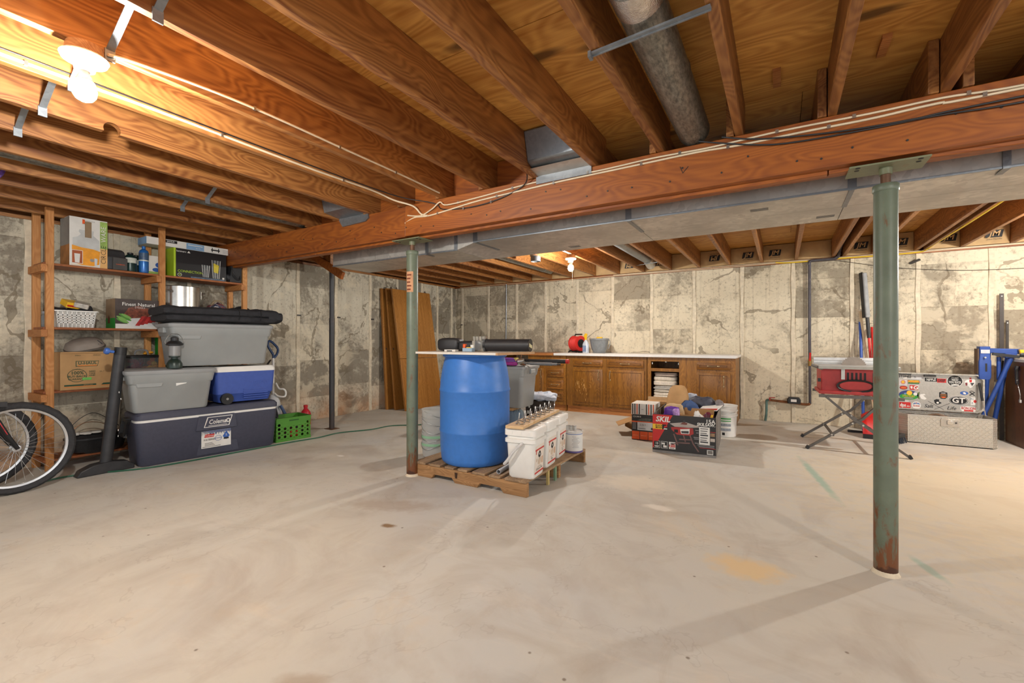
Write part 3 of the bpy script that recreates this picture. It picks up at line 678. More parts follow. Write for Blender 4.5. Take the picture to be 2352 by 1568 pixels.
# ---- top shelf
def S(name, label, cat, y, z, x=-5.42, rz=90, group=None): return T(name, label, cat, (x, y, z), rz, group)
def carton(t, w, d, h, m, sidem=None, name='carton', y0=0):
    b = B(); b.bx(-w/2, w/2, y0, y0+d, 0, h); o = b.out(name, m, t, bevel=.002)
    return o
GLASSY = plain('printed_glass_grey', (196,198,196), .5, var=.1); JUICE = plain('printed_juice_orange', (236,158,36), .5, var=.15, scale=20)
BRN = plain('brown_tape', (142,118,88), .5); LEAF = plain('printed_leaf_green', (150,180,90), .55, var=.25, scale=25)
t = S('drink_dispenser_box', 'white and orange picture box of a glass drink dispenser on the top shelf', 'box', 1.52, 1.80)
w, h = .262, .44; carton(t, w, .24, h, PAPER)
dec(t, 'side_print', rect(-.235,-.0,.0,.19), plain('faded_orange_side', (176,120,66), .6, var=.3, scale=9), 'L', w/2)
dec(t, 'side_print', rect(-.235,-.0,.19,h-.004), plain('grey_box_side', (150,146,138), .6, var=.1), 'L', w/2)
dec(t, 'juice_print', [(-.115,.03),(-.05,.012),(.03,.012),(.072,.03),(.078,.15),(.03,.165),(-.05,.17),(-.115,.185)], JUICE, k=1)
dec(t, 'jar_print', [(-.11,.17),(-.05,.168),(.06,.155),(.075,.165),(.072,.25),(.045,.275),(.03,.29),(.035,.33),(-.065,.33),(-.07,.31),(-.055,.29),(-.075,.265),(-.11,.25)], GLASSY, k=0)
dec(t, 'jar_lid_print', [(-.06,.33),(.03,.33),(.0,.355),(-.01,.39),(-.035,.39),(-.04,.355)], plain('printed_lid', (216,216,212), .5), k=1)
dec(t, 'tape_strip', rect(-.028,.018,.265,.41), BRN, k=2); dec(t, 'printed_tag', rect(-.045,-.028,.385,.425), ORANGE, k=1)
dec(t, 'inset_border', rect(-.118,-.042,.022,.142), PAPER, k=2); dec(t, 'inset_print', rect(-.114,-.046,.026,.138), plain('printed_rust_red', (168,84,42), .55), k=3)
dec(t, 'glass_print', [(-.095,.03),(-.065,.03),(-.06,.11),(-.1,.11)], PAPER, k=4)
dec(t, 'tap_print', oval(.022,.062,.016,.014,12), STEEL, k=2); dec(t, 'tap_print', [(.04,.02),(.055,.02),(.06,.08),(.038,.085)], plain('printed_tap', (200,206,214), .4), k=2)
dec(t, 'side_band', rect(.078,.131,.18,.43), LEAF, k=0); dec(t, 'side_band', rect(.078,.131,.0,.18), plain('pale_orange_print', (226,176,110), .6), k=0)
tx(t, 'CIRCLE', .104, .125, .052, INK, rot=90, k=2, bold=-.01); tx(t, 'WARE', .104, .315, .052, PAPER, rot=90, k=2)
tx(t, 'B E V E R A G E', .0, .415, .012, INK, k=3); dec(t, 'foot_print', rect(-.12,.06,.006,.011), plain('pale_print', (230,205,170), .6), k=2)
t = S('grey_case', 'dark grey rounded case beside the drink dispenser box', 'case', 1.72, 1.80)
b = B(); b.prism([(.0,0),(.20,0),(.20,.19),(.10,.21),(.04,.185),(.02,.14),(.0,.12)], 'X', -.075, .075); b.out('hood', DGREY, t, bevel=.012)
b = B(); b.bx(-.035, .072, -.03, .0, 0, .115); b.out('front_box', plain('charcoal_box', (70,68,66), .55), t, bevel=.003)
tx(t, 'CAMERON', .018, .05, .014, ORANGE, off=.03)
CANG = plain('dark_green_canister', (24,52,48), .3, .2); LBL = plain('canister_label', (206,210,198), .5, var=.2, scale=40)
def canister(y, x, label):
    t = T('gas_canister', label, 'gas canister', (x, y, 1.80), 0, 'squat green gas canisters on the top shelf')
    b = B(); b.lathe([(.03,0),(.046,.004),(.049,.02),(.049,.125),(.045,.15),(.028,.166),(.02,.17),(.02,.188),(.0,.19)], 20); b.out('bottle', CANG, t)
    b = B(); b.lathe([(.0497,.085),(.0497,.135)], 24); b.out('wrap_label', LBL, t)
    b = B(); b.lathe([(.021,.17),(.024,.172),(.024,.186),(.0,.19)], 14); b.out('cap', BLACK, t)
canister(1.84, -5.47, 'squat dark green gas canister in front, left of the blue cylinder')
canister(1.925, -5.58, 'squat dark green gas canister half hidden behind the blue cylinder')
t = T('torch_cylinder', 'tall blue torch fuel cylinder on the top shelf', 'gas cylinder', (-5.46, 1.945, 1.80))
CB = plain('glossy_blue_steel', (44,110,186), .25, .2)
b = B(); b.lathe([(.02,0),(.036,.003),(.04,.02),(.04,.205),(.034,.225),(.018,.238),(.012,.24),(.012,.262),(.0,.264)], 20); b.out('bottle', CB, t)
b = B(); b.lathe([(.0405,.13),(.0405,.20)], 24); b.out('wrap_label', plain('torch_label', (60,84,112), .4, var=.35, scale=30), t)
b = B(); b.lathe([(.0408,.118),(.0408,.13)], 24); b.out('wrap_band', LBL, t); b = B(); b.lathe([(.013,.24),(.016,.242),(.016,.268),(.0,.27)], 12); b.out('cap', CB, t)
t = S('kitchenware_box', 'white picture box with blue bowls behind the middle shelf post', 'box', 2.045, 1.80, -5.47); carton(t, .13, .2, .19, PAPER)
dec(t, 'bowl_print', oval(.01,.05,.035,.02,14), BLUEP); dec(t, 'bowl_print', oval(.03,.10,.03,.026,14), BLUEP); dec(t, 'lime_print', rect(-.06,.06,.004,.03), LEAF)
t = S('glassware_box', 'black glassware box with lime side and printed tumblers on the top shelf', 'box', 2.445, 1.80)
LIME = plain('lime_print', (176,206,44), .5, var=.06); BK = plain('black_gloss_board', (30,30,32), .35, var=.1)
carton(t, .515, .26, .30, BK); dec(t, 'lime_side', rect(-.26,0,0,.30), LIME, 'L', .2575); dec(t, 'lime_edge', rect(-.2575,-.24,.0,.30), LIME, k=0)
tx(t, 'luminarc', -.235, .27, .026, PAPER, al='LEFT', bold=.01); dec(t, 'brand_mark', [(-.135,.262),(-.105,.262),(-.12,.284)], PAPER)
tx(t, 'CONNECTION', -.225, .062, .036, LIME, al='LEFT'); rings(t, 'count_ring', -.205, .024, .02, .018, .003, PAPER, k=1); tx(t, '20', -.205, .024, .026, LIME, k=2)
for (x, z0, w_, h_) in ((.045,.022,.038,.135), (.15,.018,.045,.205)):
    dec(t, 'tumbler_print', [(x-w_*.7,z0),(x+w_*.7,z0),(x+w_,z0+h_),(x-w_,z0+h_)], plain('printed_glass_dark', (84,88,90), .4, var=.5, scale=60), k=0)
    for q in (-1, -.3, .4, 1): dec(t, 'glass_edge', [(x+q*w_*.7-.002,z0+.004),(x+q*w_*.7+.002,z0+.004),(x+q*w_+.002,z0+h_),(x+q*w_-.002,z0+h_)], PAPER, k=1)
dec(t, 'lemon_print', [(.125,.09),(.17,.08),(.178,.17),(.122,.19)], plain('printed_lemon', (214,196,60), .5), k=2)
dec(t, 'reflection_print', rect(-.10,.235,.002,.016), plain('printed_blue_grey', (78,96,116), .4, var=.4, scale=40), k=0); dec(t, 'code_box', rect(.215,.235,.02,.04), PAPER, k=1)
t = S('wall_mount_box', 'long flat white box of a screen wall mount lying on the glassware box', 'box', 2.375, 2.101, -5.425)
carton(t, .84, .20, .072, PAPER); dec(t, 'blue_end', rect(-.2,0,.0,.07), plain('pale_blue_print', (130,168,206), .5), 'L', .42)
dec(t, 'brand_patch', rect(-.275,-.155,.038,.066), INK); tx(t, 'SANUS', -.215, .052, .022, PAPER, k=2, bold=.01)
dec(t, 'blue_patch', rect(-.07,.10,.003,.068), plain('pale_blue_print', (130,168,206), .5)); tx(t, '42-75', .04, .022, .02, PAPER, k=2); dec(t, 'text_lines', rect(-.055,.085,.045,.052), PAPER, k=1)
for (x0,x1,z0,z1) in ((.17,.26,.028,.042),(.178,.186,.012,.06),(.243,.251,.012,.06)): dec(t, 'mount_print', rect(x0,x1,z0,z1), INK, k=1)
for i in range(4): dec(t, 'text_lines', rect(.29,.385,.016+i*.011,.019+i*.011), plain('grey_print', (150,150,150), .6), k=1)
t = T('black_bag', 'slumped black fabric bag at the right end of the top shelf', 'bag', (-5.52, 2.79, 1.80), 90)
b = B(); b.prism([(-.055,0),(.075,0),(.082,.235),(.05,.225),(-.03,.21)], 'Y', -.11, .09); b.soft((-.02,-.05,.05), (.15,.12,.10), .7, .015, 14); b.out('bag_body', plain('black_nylon', (36,36,38), .6, var=.3, scale=20), t, bevel=.01)
b = B(); b.tube(spl([(-.04,-.10,.2),(-.02,-.13,.1),(.04,-.125,.03),(.06,-.10,.1)]), .006, 6); b.out('strap', BLACK, t)
# ---- second shelf
t = T('glass_jar', 'small clear jar on the second shelf at the left post', 'jar', (-5.60, 1.285, 1.245))
b = B(); b.lathe([(.03,0),(.034,.006),(.034,.10),(.024,.118),(.026,.13),(.0,.132)], 16); b.out('jar_body', clear('jar_glass', (200,206,208), .7), t)
b = B(); b.lathe([(.028,.122),(.029,.124),(.029,.142),(.0,.144)], 16); b.out('lid', plain('grey_lid', (150,148,150), .5), t)
t = S('plastic_basket', 'white plastic basket with square holes on the second shelf', 'basket', 1.435, 1.245, -5.53)
b = B()      # pierced front and back, solid ends
W0, W1, H = .122, .138, .145
def slat_wall(b, sy):
    n, m = 9, 5
    for i in range(n+1):
        a0 = -1+2*(i)/n*1.0-.06; a1 = a0+.12
        xa, xb = max(-1, -1+2*i/n-.082), min(1, -1+2*i/n+.082)
        b.add([(xa*W0,sy*.105,0),(xb*W0,sy*.105,0),(xb*W1,sy*.118,H),(xa*W1,sy*.118,H),(xa*W0,sy*.102,0),(xb*W0,sy*.102,0),(xb*W1,sy*.115,H),(xa*W1,sy*.115,H)], [(0,1,2,3),(7,6,5,4),(0,4,5,1),(3,2,6,7),(0,3,7,4),(1,5,6,2)])
    for j, (z0, z1) in enumerate(((0,.038),(.048,.060),(.070,.082),(.092,.104),(.114,H))):
        a, c_ = z0/H, z1/H
        b.add([(-(W0+(W1-W0)*a),sy*(.105+.013*a),z0),((W0+(W1-W0)*a),sy*(.105+.013*a),z0),((W0+(W1-W0)*c_),sy*(.105+.013*c_),z1),(-(W0+(W1-W0)*c_),sy*(.105+.013*c_),z1),
               (-(W0+(W1-W0)*a),sy*(.101+.013*a),z0),((W0+(W1-W0)*a),sy*(.101+.013*a),z0),((W0+(W1-W0)*c_),sy*(.101+.013*c_),z1),(-(W0+(W1-W0)*c_),sy*(.101+.013*c_),z1)], [(0,1,2,3),(7,6,5,4),(0,4,5,1),(3,2,6,7),(0,3,7,4),(1,5,6,2)])
slat_wall(b, -1); slat_wall(b, 1)
for s_ in (-1, 1): b.add([(s_*W0,-.105,0),(s_*W0,.105,0),(s_*W1,.118,H),(s_*W1,-.118,H),(s_*(W0-.004),-.105,0),(s_*(W0-.004),.105,0),(s_*(W1-.004),.118,H),(s_*(W1-.004),-.118,H)], [(0,1,2,3),(7,6,5,4),(0,4,5,1),(3,2,6,7),(0,3,7,4),(1,5,6,2)])
b.bx(-W0, W0, -.105, .105, 0, .004); b.out('basket_body', WHITE, t)
b = B(); b.loft([(H-.004,W1+.002,.12,.01),(H-.004,W1+.012,.13,.014),(H+.006,W1+.012,.13,.014),(H+.006,W1+.002,.12,.01)], cap0=False, cap1=False); b.out('rim', WHITE, t)
CLB = plain('black_cloth', (34,32,36), .9, var=.4, scale=30)
t = T('black_cloth', 'crumpled black cloth stuffed in the white basket', 'cloth', (-5.53, 1.43, 1.385))
b = B(); b.soft((0,.06,.02), (.2,.16,.1), .7, .03, 11, seed=2); b.soft((.0,-.09,.0), (.18,.12,.08), .7, .03, 11, seed=5); b.out('cloth_body', CLB, t)
t = T('snack_box', 'yellow snack box lying tilted in the white basket', 'box', (-5.45, 1.43, 1.42), 90)
b = B(); b.cb((-.005,.02,.035), (.13,.11,.05), (.35,.12,.2)); b.out('carton', YELLOW, t, bevel=.002)
b = B(); b.cb((.045,-.02,.03), (.10,.09,.045), (.3,.25,-.3)); b.out('torn_wrapper', plain('silver_wrapper', (190,186,178), .3, .5, .25, 40, .6), t, bevel=.006)
b = B(); b.cb((-.015,-.03,.026), (.09,.05,.002), (.95,.12,.2)); b.out('red_stripe', RED, t)
t = S('steak_box', 'picture box of sliced steak and green peas on the second shelf', 'box', 1.89, 1.245, -5.42)
carton(t, .365, .22, .285, plain('steak_box_grey', (64,52,48), .5, var=.3)); dec(t, 'side_print', rect(-.22,0,.10,.285), plain('tan_side', (150,124,96), .6, var=.15), 'L', .1825)
dec(t, 'side_green', rect(-.22,0,0,.10), GREENP, 'L', .1825); dec(t, 'barn_print', [(-.17,.05),(-.12,.05),(-.12,.10),(-.145,.13),(-.17,.10)], plain('barn_brown', (110,58,40), .6), 'L', .1825, 1)
dec(t, 'plate_print', oval(.03,.105,.145,.10,24), plain('plate_white', (216,216,214), .4), k=1); dec(t, 'base_print', rect(-.18,.18,0,.045), PAPER, k=0)
dec(t, 'roast_print', [(-.14,.10),(-.08,.20),(0,.225),(.08,.20),(.11,.15),(.06,.11),(-.06,.10)], plain('seared_meat', (120,64,46), .5, var=.6, scale=50), k=2)
for i in range(5): dec(t, 'slice_print', [(-.03+i*.032,.03+.010*i),(.006+i*.032,.028+.010*i),(.06+i*.026,.12),(.026+i*.026,.125)], plain('steak_red%d' % (i % 2), ((184,54,52),(150,40,40))[i % 2], .4, var=.25, scale=30), k=3+i)
for i in range(6): dec(t, 'pea_print', [(q[0]*math.cos(-.5)-q[1]*math.sin(-.5)-.135+.018*(i%3), q[0]*math.sin(-.5)+q[1]*math.cos(-.5)+.075+.022*(i//2)) for q in oval(0,0,.045,.012,12)], plain('pea_green%d' % (i % 2), ((88,150,62),(126,176,88))[i % 2], .4), k=3+i)
tx(t, 'Finest Natural', .0, .235, .046, PAPER, k=4, bold=.008); tx(t, 'STEAKS', .01, .205, .02, PAPER, k=4, sp=1.3)
t = T('stock_pot', 'large stainless steel stock pot with handles on the second shelf', 'pot', (-5.545, 2.30, 1.245))
b = B(); b.lathe([(.165,0),(.172,.006),(.172,.455),(.176,.46),(.170,.463),(.168,.455),(.168,.02),(0,.02)], 36); b.out('pot_body', STEEL, t)
for a in (-62, 95):
    M = Matrix.Rotation(math.radians(a), 4, 'Z'); b = B(); b.tube([tuple(M @ Vector(p)) for p in spl([(.172,-.05,.39),(.215,-.05,.405),(.228,-.03,.41),(.228,.03,.41),(.215,.05,.405),(.172,.05,.39)])], .006, 6); b.out('handle', STEEL, t)
    b = B(); b.add([tuple(M @ Vector(p)) for p in [(.173,-.06,.34),(.173,-.04,.34),(.173,-.04,.42),(.173,-.06,.42),(.177,-.06,.34),(.177,-.04,.34),(.177,-.04,.42),(.177,-.06,.42)]], [(0,3,2,1),(4,5,6,7),(0,1,5,4),(1,2,6,5),(2,3,7,6),(3,0,4,7)]); b.out('handle_bracket', STEEL, t)
t = T('striped_cloth', 'crumpled red white and blue striped cloth beside the stock pot', 'cloth', (-5.56, 2.66, 1.245))
k = N('striped_fabric'); wv = k.n('ShaderNodeTexWave'); wv.inputs['Scale'].default_value = 9; wv.inputs['Distortion'].default_value = 6; k.l(k.co(), wv.inputs['Vector'])
col = k.ramp(wv.outputs['Fac'], (0, lin((150,40,44))), (.35, lin((196,190,184))), (.6, lin((70,92,140))), (.85, lin((60,60,66)))); k.t.nodes[-1].color_ramp.interpolation = 'CONSTANT'
b = B(); b.soft((0,0,.15), (.22,.26,.30), .75, .05, 12, seed=9); b.out('cloth_body', k.fin(col, .9), t)
b = B(); b.tube(spl([(.02,-.06,.28),(.03,-.03,.33),(.03,.03,.335),(.02,.07,.30)]), .012, 8); b.out('loop', plain('tan_strap', (150,132,104), .8), t)
t = T('frying_pan', 'black frying pan leaning behind the right shelf post', 'pan', (-5.64, 2.985, 1.247))
M = Matrix.Translation((0,0,.15)) @ Matrix.Rotation(math.radians(78), 4, 'Y')
b = B(); b.lathe([(0,0),(.115,0),(.145,.035),(.148,.035),(.118,-.004),(0,-.004)], 28, M=M); b.out('pan_body', BLACK, t)
b = B(); b.bar(tuple(M @ Vector((0,.14,.03))), tuple(M @ Vector((0,.24,.04))), .02, .012); b.out('handle', BLACK, t)
# ---- third shelf
t = S('moving_box', 'printed brown cardboard moving box on the third shelf', 'box', 1.51, .69, -5.40)
carton(t, .37, .27, .335, CARD); INKG = plain('box_green_ink', (40,74,52), .7); INKO = plain('box_orange_ink', (226,130,50), .7)
b = B(); b.bx(-.185, .185, -.012, .0, .325, .337); b.out('flap', CARD, t)
def lines(x0, x1, z0, z1, m, k=1): dec(t, 'printed_patch', rect(x0, x1, z0, z1), m, k=k)
dec(t, 'printed_patch', [(-.085,.205),(.065,.205),(.075,.255),(-.085,.255)], INKG); dec(t, 'printed_patch', [(-.08,.21),(.062,.21),(.071,.25),(-.08,.25)], CARD, k=1)
tx(t, 'U-HAUL', -.005, .234, .036, INKG, k=2, bold=.02); lines(-.07, .06, .209, .216, INKO, 2)
rings(t, 'stamp_ring', -.075, .125, .066, .058, .004, INKG, k=1); tx(t, 'U-HAUL', -.08, .18, .016, INKG, k=2); tx(t, '100%', -.075, .148, .040, INKG, k=2, bold=.02)
tx(t, 'BUY-BACK', -.075, .117, .026, INKG, k=2, bold=.02); tx(t, 'GUARANTEE', -.075, .093, .021, INKG, k=2, bold=.02)
lines(-.04, .022, .082, .105, plain('green_tape', (110,190,90), .5), 3); tx(t, 'NEED', .005, .158, .018, INKG, k=2, bold=.02, al='LEFT'); tx(t, 'TAKE', .005, .140, .018, INKG, k=2, bold=.02, al='LEFT'); tx(t, 'ONE?', .005, .122, .018, INKG, k=2, bold=.02, al='LEFT')
tx(t, 'EA 7', .095, .155, .016, INKG, k=2); tx(t, 'SMALL', -.07, .305, .014, INKG, k=2); tx(t, 'SMALLES', .06, .305, .014, INKG, k=2)
lines(-.16, .055, .032, .046, INKG); lines(-.16, .055, .024, .029, INKO); dec(t, 'printed_patch', [(.09,.032),(.165,.032),(.165,.048),(.105,.048)], INKG, k=1); lines(.09, .165, .024, .029, INKO)
tx(t, 'uhaul.com', -.0, .039, .016, CARD, k=2)
t = T('domed_cover', 'grey domed plastic cover lying tilted on the moving box', 'cover', (-5.50, 1.52, 1.027), 90)
TAU = plain('taupe_plastic', (140,130,120), .55, var=.1)
M = Matrix.Translation((0,.02,.038)) @ Matrix.Rotation(math.radians(-13), 4, 'Y') @ Matrix.Rotation(math.radians(14), 4, 'X')
b = B(); b.loft([(0,.135,.10,.09),(.01,.14,.105,.09),(.05,.125,.09,.08),(.075,.09,.065,.06),(.084,.04,.03,.028)], M=M, q=6); b.out('dome', TAU, t)
b = B(); b.loft([(-.008,.143,.108,.095),(.004,.143,.108,.095)], M=M, q=6); b.out('rim', plain('taupe_plastic_dark', (98,92,86), .6), t)
for i in range(3): b = B(); b.bar(tuple(M @ Vector((.05+.025*i,-.09,.035))), tuple(M @ Vector((.04+.02*i,-.06,.066))), .006, .004); b.out('vent_slot', BLACK, t)
t = S('flower_bin', 'clear plastic bin of artificial flowers with a black lid on the third shelf', 'bin', 1.96, .69, -5.54)
CLR = clear('clear_bin_plastic', (214,218,220), .92, .12)
b = B(); b.loft([(.004,.115,.10,.02),(.27,.13,.115,.025),(.27,.126,.111,.022),(.01,.112,.097,.018)], cap0=False); b.out('bin_body', CLR, t)
b = B(); b.loft([(0,.118,.103,.02),(.012,.12,.105,.02)]); b.out('base', BLACK, t)
b = B(); b.loft([(.268,.136,.12,.025),(.288,.138,.122,.025),(.294,.13,.114,.025)]); b.out('lid', BLACK, t)
b = B(); b.tube(spl([(-.06,.0,.294),(-.05,0,.335),(.0,0,.345),(.04,0,.335),(.05,0,.294)]), .008, 6); b.out('lid_handle', plain('grey_handle', (130,132,134), .5), t)
FL = [(232,160,30),(226,120,30),(150,40,60),(110,50,110),(240,190,60)]
t2 = T('flower_bundle', 'bundle of orange and purple artificial flowers inside the clear bin', 'flowers', (-5.54, 1.96, .705), 90)
for i in range(34):
    x, y, z = random.uniform(-.09,.1), random.uniform(-.08,.08), random.uniform(.04,.24)
    c_ = FL[(0,1,4)[i%3]] if x > .01 else FL[(2,3,2)[i%3]]
    b = B()
    for p in range(6):
        a = p*PI/3+i; b.soft((x+.014*math.cos(a), y+.006*math.sin(i), z+.014*math.sin(a)), (.022,.012,.022), .9, .002, 30, 6, 4)
    b.out('flower', plain('petal%d' % FL.index(c_), c_, .7, var=.2), t2)
for (x,y,z) in ((.06,-.04,.318),(.085,.03,.312),(.03,.02,.308)):
    b = B(); b.soft((x,y,z), (.04,.03,.022), .9, .006, 30, 8, 5, seed=x*99); b.out('loose_petal', plain('petal0', FL[0], .7), t)
t = S('green_carton', 'tall bright green carton behind the middle shelf post', 'box', 2.24, .69, -5.50); CG = plain('bright_green_board', (38,150,52), .5, var=.08)
carton(t, .24, .18, .585, CG); dec(t, 'white_panel', rect(.0,.115,.08,.46), PAPER); dec(t, 'photo_panel', rect(.01,.11,.28,.44), plain('grill_photo', (70,60,54), .5, var=.5, scale=20), k=1); dec(t, 'photo_panel', rect(.01,.11,.09,.16), plain('grill_photo2', (104,80,64), .5, var=.5, scale=20), k=1)
tx(t, 'COOK', .058, .25, .03, INK, k=2)
# ---- bottom shelf
t = T('roasting_pan', 'black oval roasting pan with lid on the bottom shelf', 'pan', (-5.50, 1.60, .10), 90); EN = plain('speckled_black_enamel', (34,34,36), .35, var=.3, scale=90)
b = B(); b.loft([(0,.16,.10,.1),(.02,.19,.12,.12),(.13,.215,.14,.14)], q=7); b.out('pan_body', EN, t)
b = B(); b.loft([(.13,.228,.152,.15),(.145,.228,.152,.15),(.165,.19,.12,.12),(.18,.13,.08,.08)], q=7); b.out('lid', EN, t)
b = B(); b.tube(spl([(.06,0,.178),(.065,0,.20),(.11,0,.20),(.115,0,.172)]), .007, 6); b.out('lid_handle', EN, t)
t = T('work_glove', 'white work glove lying on the roasting pan lid', 'glove', (-5.43, 1.50, .287), 75); GLV = plain('white_cotton', (206,202,194), .9, var=.08, bump=.3)
b = B(); b.soft((0,0,0), (.09,.06,.022), .6, .004, 20)
for i in range(4): b.soft((.07,-.022+.015*i,.002), (.07,.016,.016), .6, .002, 20, 8, 6)
b.soft((.01,-.045,0), (.06,.02,.016), .6, .002, 20, 8, 6); b.out('palm', GLV, t); b = B(); b.soft((-.055,0,0), (.03,.064,.026), .5, .002, 20); b.out('cuff', GLV, t)
t = T('steel_pot', 'dented steel pot stacked on the bottom shelf behind the black pole', 'pot', (-5.56, 1.98, .10)); DPOT = plain('tarnished_steel', (128,126,124), .35, .8, .2)
b = B(); b.lathe([(.12,0),(.13,.01),(.13,.28),(.136,.29),(.13,.295)], 28); b.out('pot_body', DPOT, t); b = B(); b.lathe([(.138,.296),(.14,.302),(.10,.318),(0,.325)], 28); b.out('lid', DPOT, t); b = B(); b.tube(spl([(.13,-.04,.18),(.165,-.03,.185),(.165,.03,.185),(.13,.04,.18)]), .006, 6); b.out('handle', DPOT, t)
t = T('coffee_urn', 'grey metal kettle on top of the steel pot under the third shelf', 'kettle', (-5.56, 1.98, .428))
b = B(); b.lathe([(.10,0),(.105,.006),(.112,.05),(.095,.09),(.11,.12),(.11,.18),(.09,.20),(.03,.21),(.0,.21)], 28); b.out('kettle_body', plain('pewter', (96,94,94), .35, .8, .2), t); b = B(); b.cyl((.09,-.04,.14), (.14,-.07,.165), .016, .01, 10); b.out('spout', DPOT, t)
t = T('wire_loop', 'springy black wire coil standing on the bottom shelf', 'wire', (-5.60, 1.58, .10))
b = B(); b.tube(spl([(.05,-.20,.0),(.05,-.16,.22),(.04,0,.35),(.04,.16,.24),(.04,.20,.2)]), .003, 5); b.out('strand', BWIRE, t); b = B(); b.tube(spl([(.03,-.16,.18),(.03,-.06,.26),(.03,.06,.25),(.03,.14,.19)]), .003, 5); b.out('strand', COPPER, t)
# ---------------------------------------------------------------- floor things on the left
TY = plain('tyre_rubber', (50,50,52), .8, var=.2, scale=60, bump=.5); ALU = plain('bright_aluminium', (206,208,210), .3, .8, .05)
def wheel(p, o, R=.335, hub=True):
    """wheel in the local YZ plane, axle along X"""
    w = bpy.data.objects.new('wheel', None); C.objects.link(w); w.parent = p; w.location = o
    b = B(); Q = Matrix.Rotation(PI/2, 4, 'Y')
    n = 56; v = []; f = []; m = 10; r = .026
    for i in range(n):
        a = 2*PI*i/n
        for k in range(m):
            t_ = 2*PI*k/m; kn = .004 if (math.cos(t_) > .2 and (i+k) % 2) else 0
            rr = (R-r)+(r+kn)*math.cos(t_); v.append(((r+kn)*math.sin(t_), rr*math.cos(a), rr*math.sin(a)))
    for i in range(n):
        for k in range(m): f.append((i*m+k, ((i+1)%n)*m+k, ((i+1)%n)*m+(k+1)%m, i*m+(k+1)%m))
    b.add(v, f); b.out('tyre', TY, w)
    b = B(); b.lathe([(R-.048,-.012),(R-.044,-.014),(R-.062,-.010),(R-.064,0),(R-.062,.010),(R-.044,.014),(R-.048,.012)], 56, M=Q, caps=False); b.out('rim', ALU, w)
    b = B(); b.lathe([(.0,-.05),(.008,-.05),(.008,-.034),(.024,-.032),(.024,-.028),(.014,-.022),(.014,.022),(.024,.028),(.024,.032),(.008,.034),(.008,.05),(0,.05)], 16, M=Q); b.out('hub', ALU, w)
    sp = B(); sp.cyl((0,0,.022), (0,.0,R-.062), .0013, n=4, caps=False); sm = sp.mesh('spoke'); sm.materials.append(ALU)
    for i in range(32):
        s = link('spoke', sm, w); a = 2*PI*i/32+(.28 if i % 2 else -.28); side = 1 if i % 4 < 2 else -1
        h = Vector((side*.03, .022*math.cos(a), .022*math.sin(a))); e = Vector((side*.004, (R-.062)*math.cos(2*PI*i/32), (R-.062)*math.sin(2*PI*i/32)))
        d = e-h; s.matrix_local = Matrix.Translation(h) @ d.to_track_quat('Z', 'Y').to_matrix().to_4x4() @ Matrix.Diagonal((1,1,d.length/(R-.062),1)) @ Matrix.Translation((0,0,-.022))
    return w
t = T('bicycle', 'mountain bicycle with black fork entering at the left edge', 'bicycle', (-4.83, .945, 0), 3)
wheel(t, (0,0,.337))
FK = plain('black_fork_paint', (32,32,34), .35, .2)
for s in (-1, 1):
    b = B(); b.tube([(s*.055,0,.337),(s*.06,-.05,.43),(s*.06,-.165,.70)], [.013,.017,.019], 10); fo = b.out('fork_leg', FK, t)
    b = B(); b.bar((s*.0785,-.06,.455), (s*.0795,-.125,.61), .003, .026, (1,0,0)); b.out('fork_decal', plain('fork_decal_red', (190,50,56), .5, var=.5, scale=50), fo)
b = B(); b.tube([(-.075,-.15,.665),(0,-.165,.70),(.075,-.15,.665)], .018, 8); b.tube([(0,-.165,.70),(0,-.25,.93)], .02, 10); b.out('fork_crown', FK, t)
b = B(); b.bx(.07,.088,-.13,-.06,.655,.69); b.bx(-.088,-.07,-.13,-.06,.655,.69); b.out('brake', BLACK, t)
FR = plain('red_frame_paint', (150,30,34), .3, .2)
b = B(); b.tube([(0,-.19,.78),(0,-.78,.30)], .021, 10); b.tube([(0,-.235,.88),(0,-.85,.80)], .017, 10); b.tube([(0,-.78,.30),(0,-.92,.95)], .016, 10); b.tube([(.04,-.78,.30),(.06,-1.16,.337)], .011, 8); b.tube([(-.04,-.78,.30),(-.06,-1.16,.337)], .011, 8); b.tube([(.03,-.88,.78),(.06,-1.16,.337)], .009, 8); b.tube([(-.03,-.88,.78),(-.06,-1.16,.337)], .009, 8); b.out('frame', FR, t)
b = B(); b.tube(spl([(-.30,-.30,1.02),(-.12,-.24,1.0),(0,-.23,.97),(.12,-.24,1.0),(.30,-.30,1.02)]), .012, 8); b.out('handlebar', BLACK, t)
b = B(); b.soft((0,-.95,.98), (.14,.26,.06), .8, .004, 8); b.out('saddle', BLACK, t); wheel(t, (0,-1.16,.337))
b = B(); b.cyl((.045,-.78,.30), (.055,-.78,.30), .085, n=28); b.out('chainring', BLACK, t)
t = T('bicycle', 'second bicycle wheel with knobbly tyre standing behind the first, at the left edge', 'bicycle', (-5.16, .80, 0), 3)
wheel(t, (0,0,.337)); 
for s in (-1, 1): b = B(); b.tube([(s*.055,0,.337),(s*.06,-.165,.70)], [.013,.019], 10); b.out('fork_leg', FK, t)
b = B(); b.tube([(0,-.165,.70),(0,-.25,.93)], .02, 10); b.tube([(-.06,-.165,.70),(.06,-.165,.70)], .018, 8); b.tube([(0,-.2,.8),(0,-.8,.32)], .02, 10); b.tube([(0,-.24,.89),(0,-.85,.8)], .017, 10); b.tube([(0,-.8,.32),(0,-.92,.9)], .016, 10); b.out('frame', FK, t)
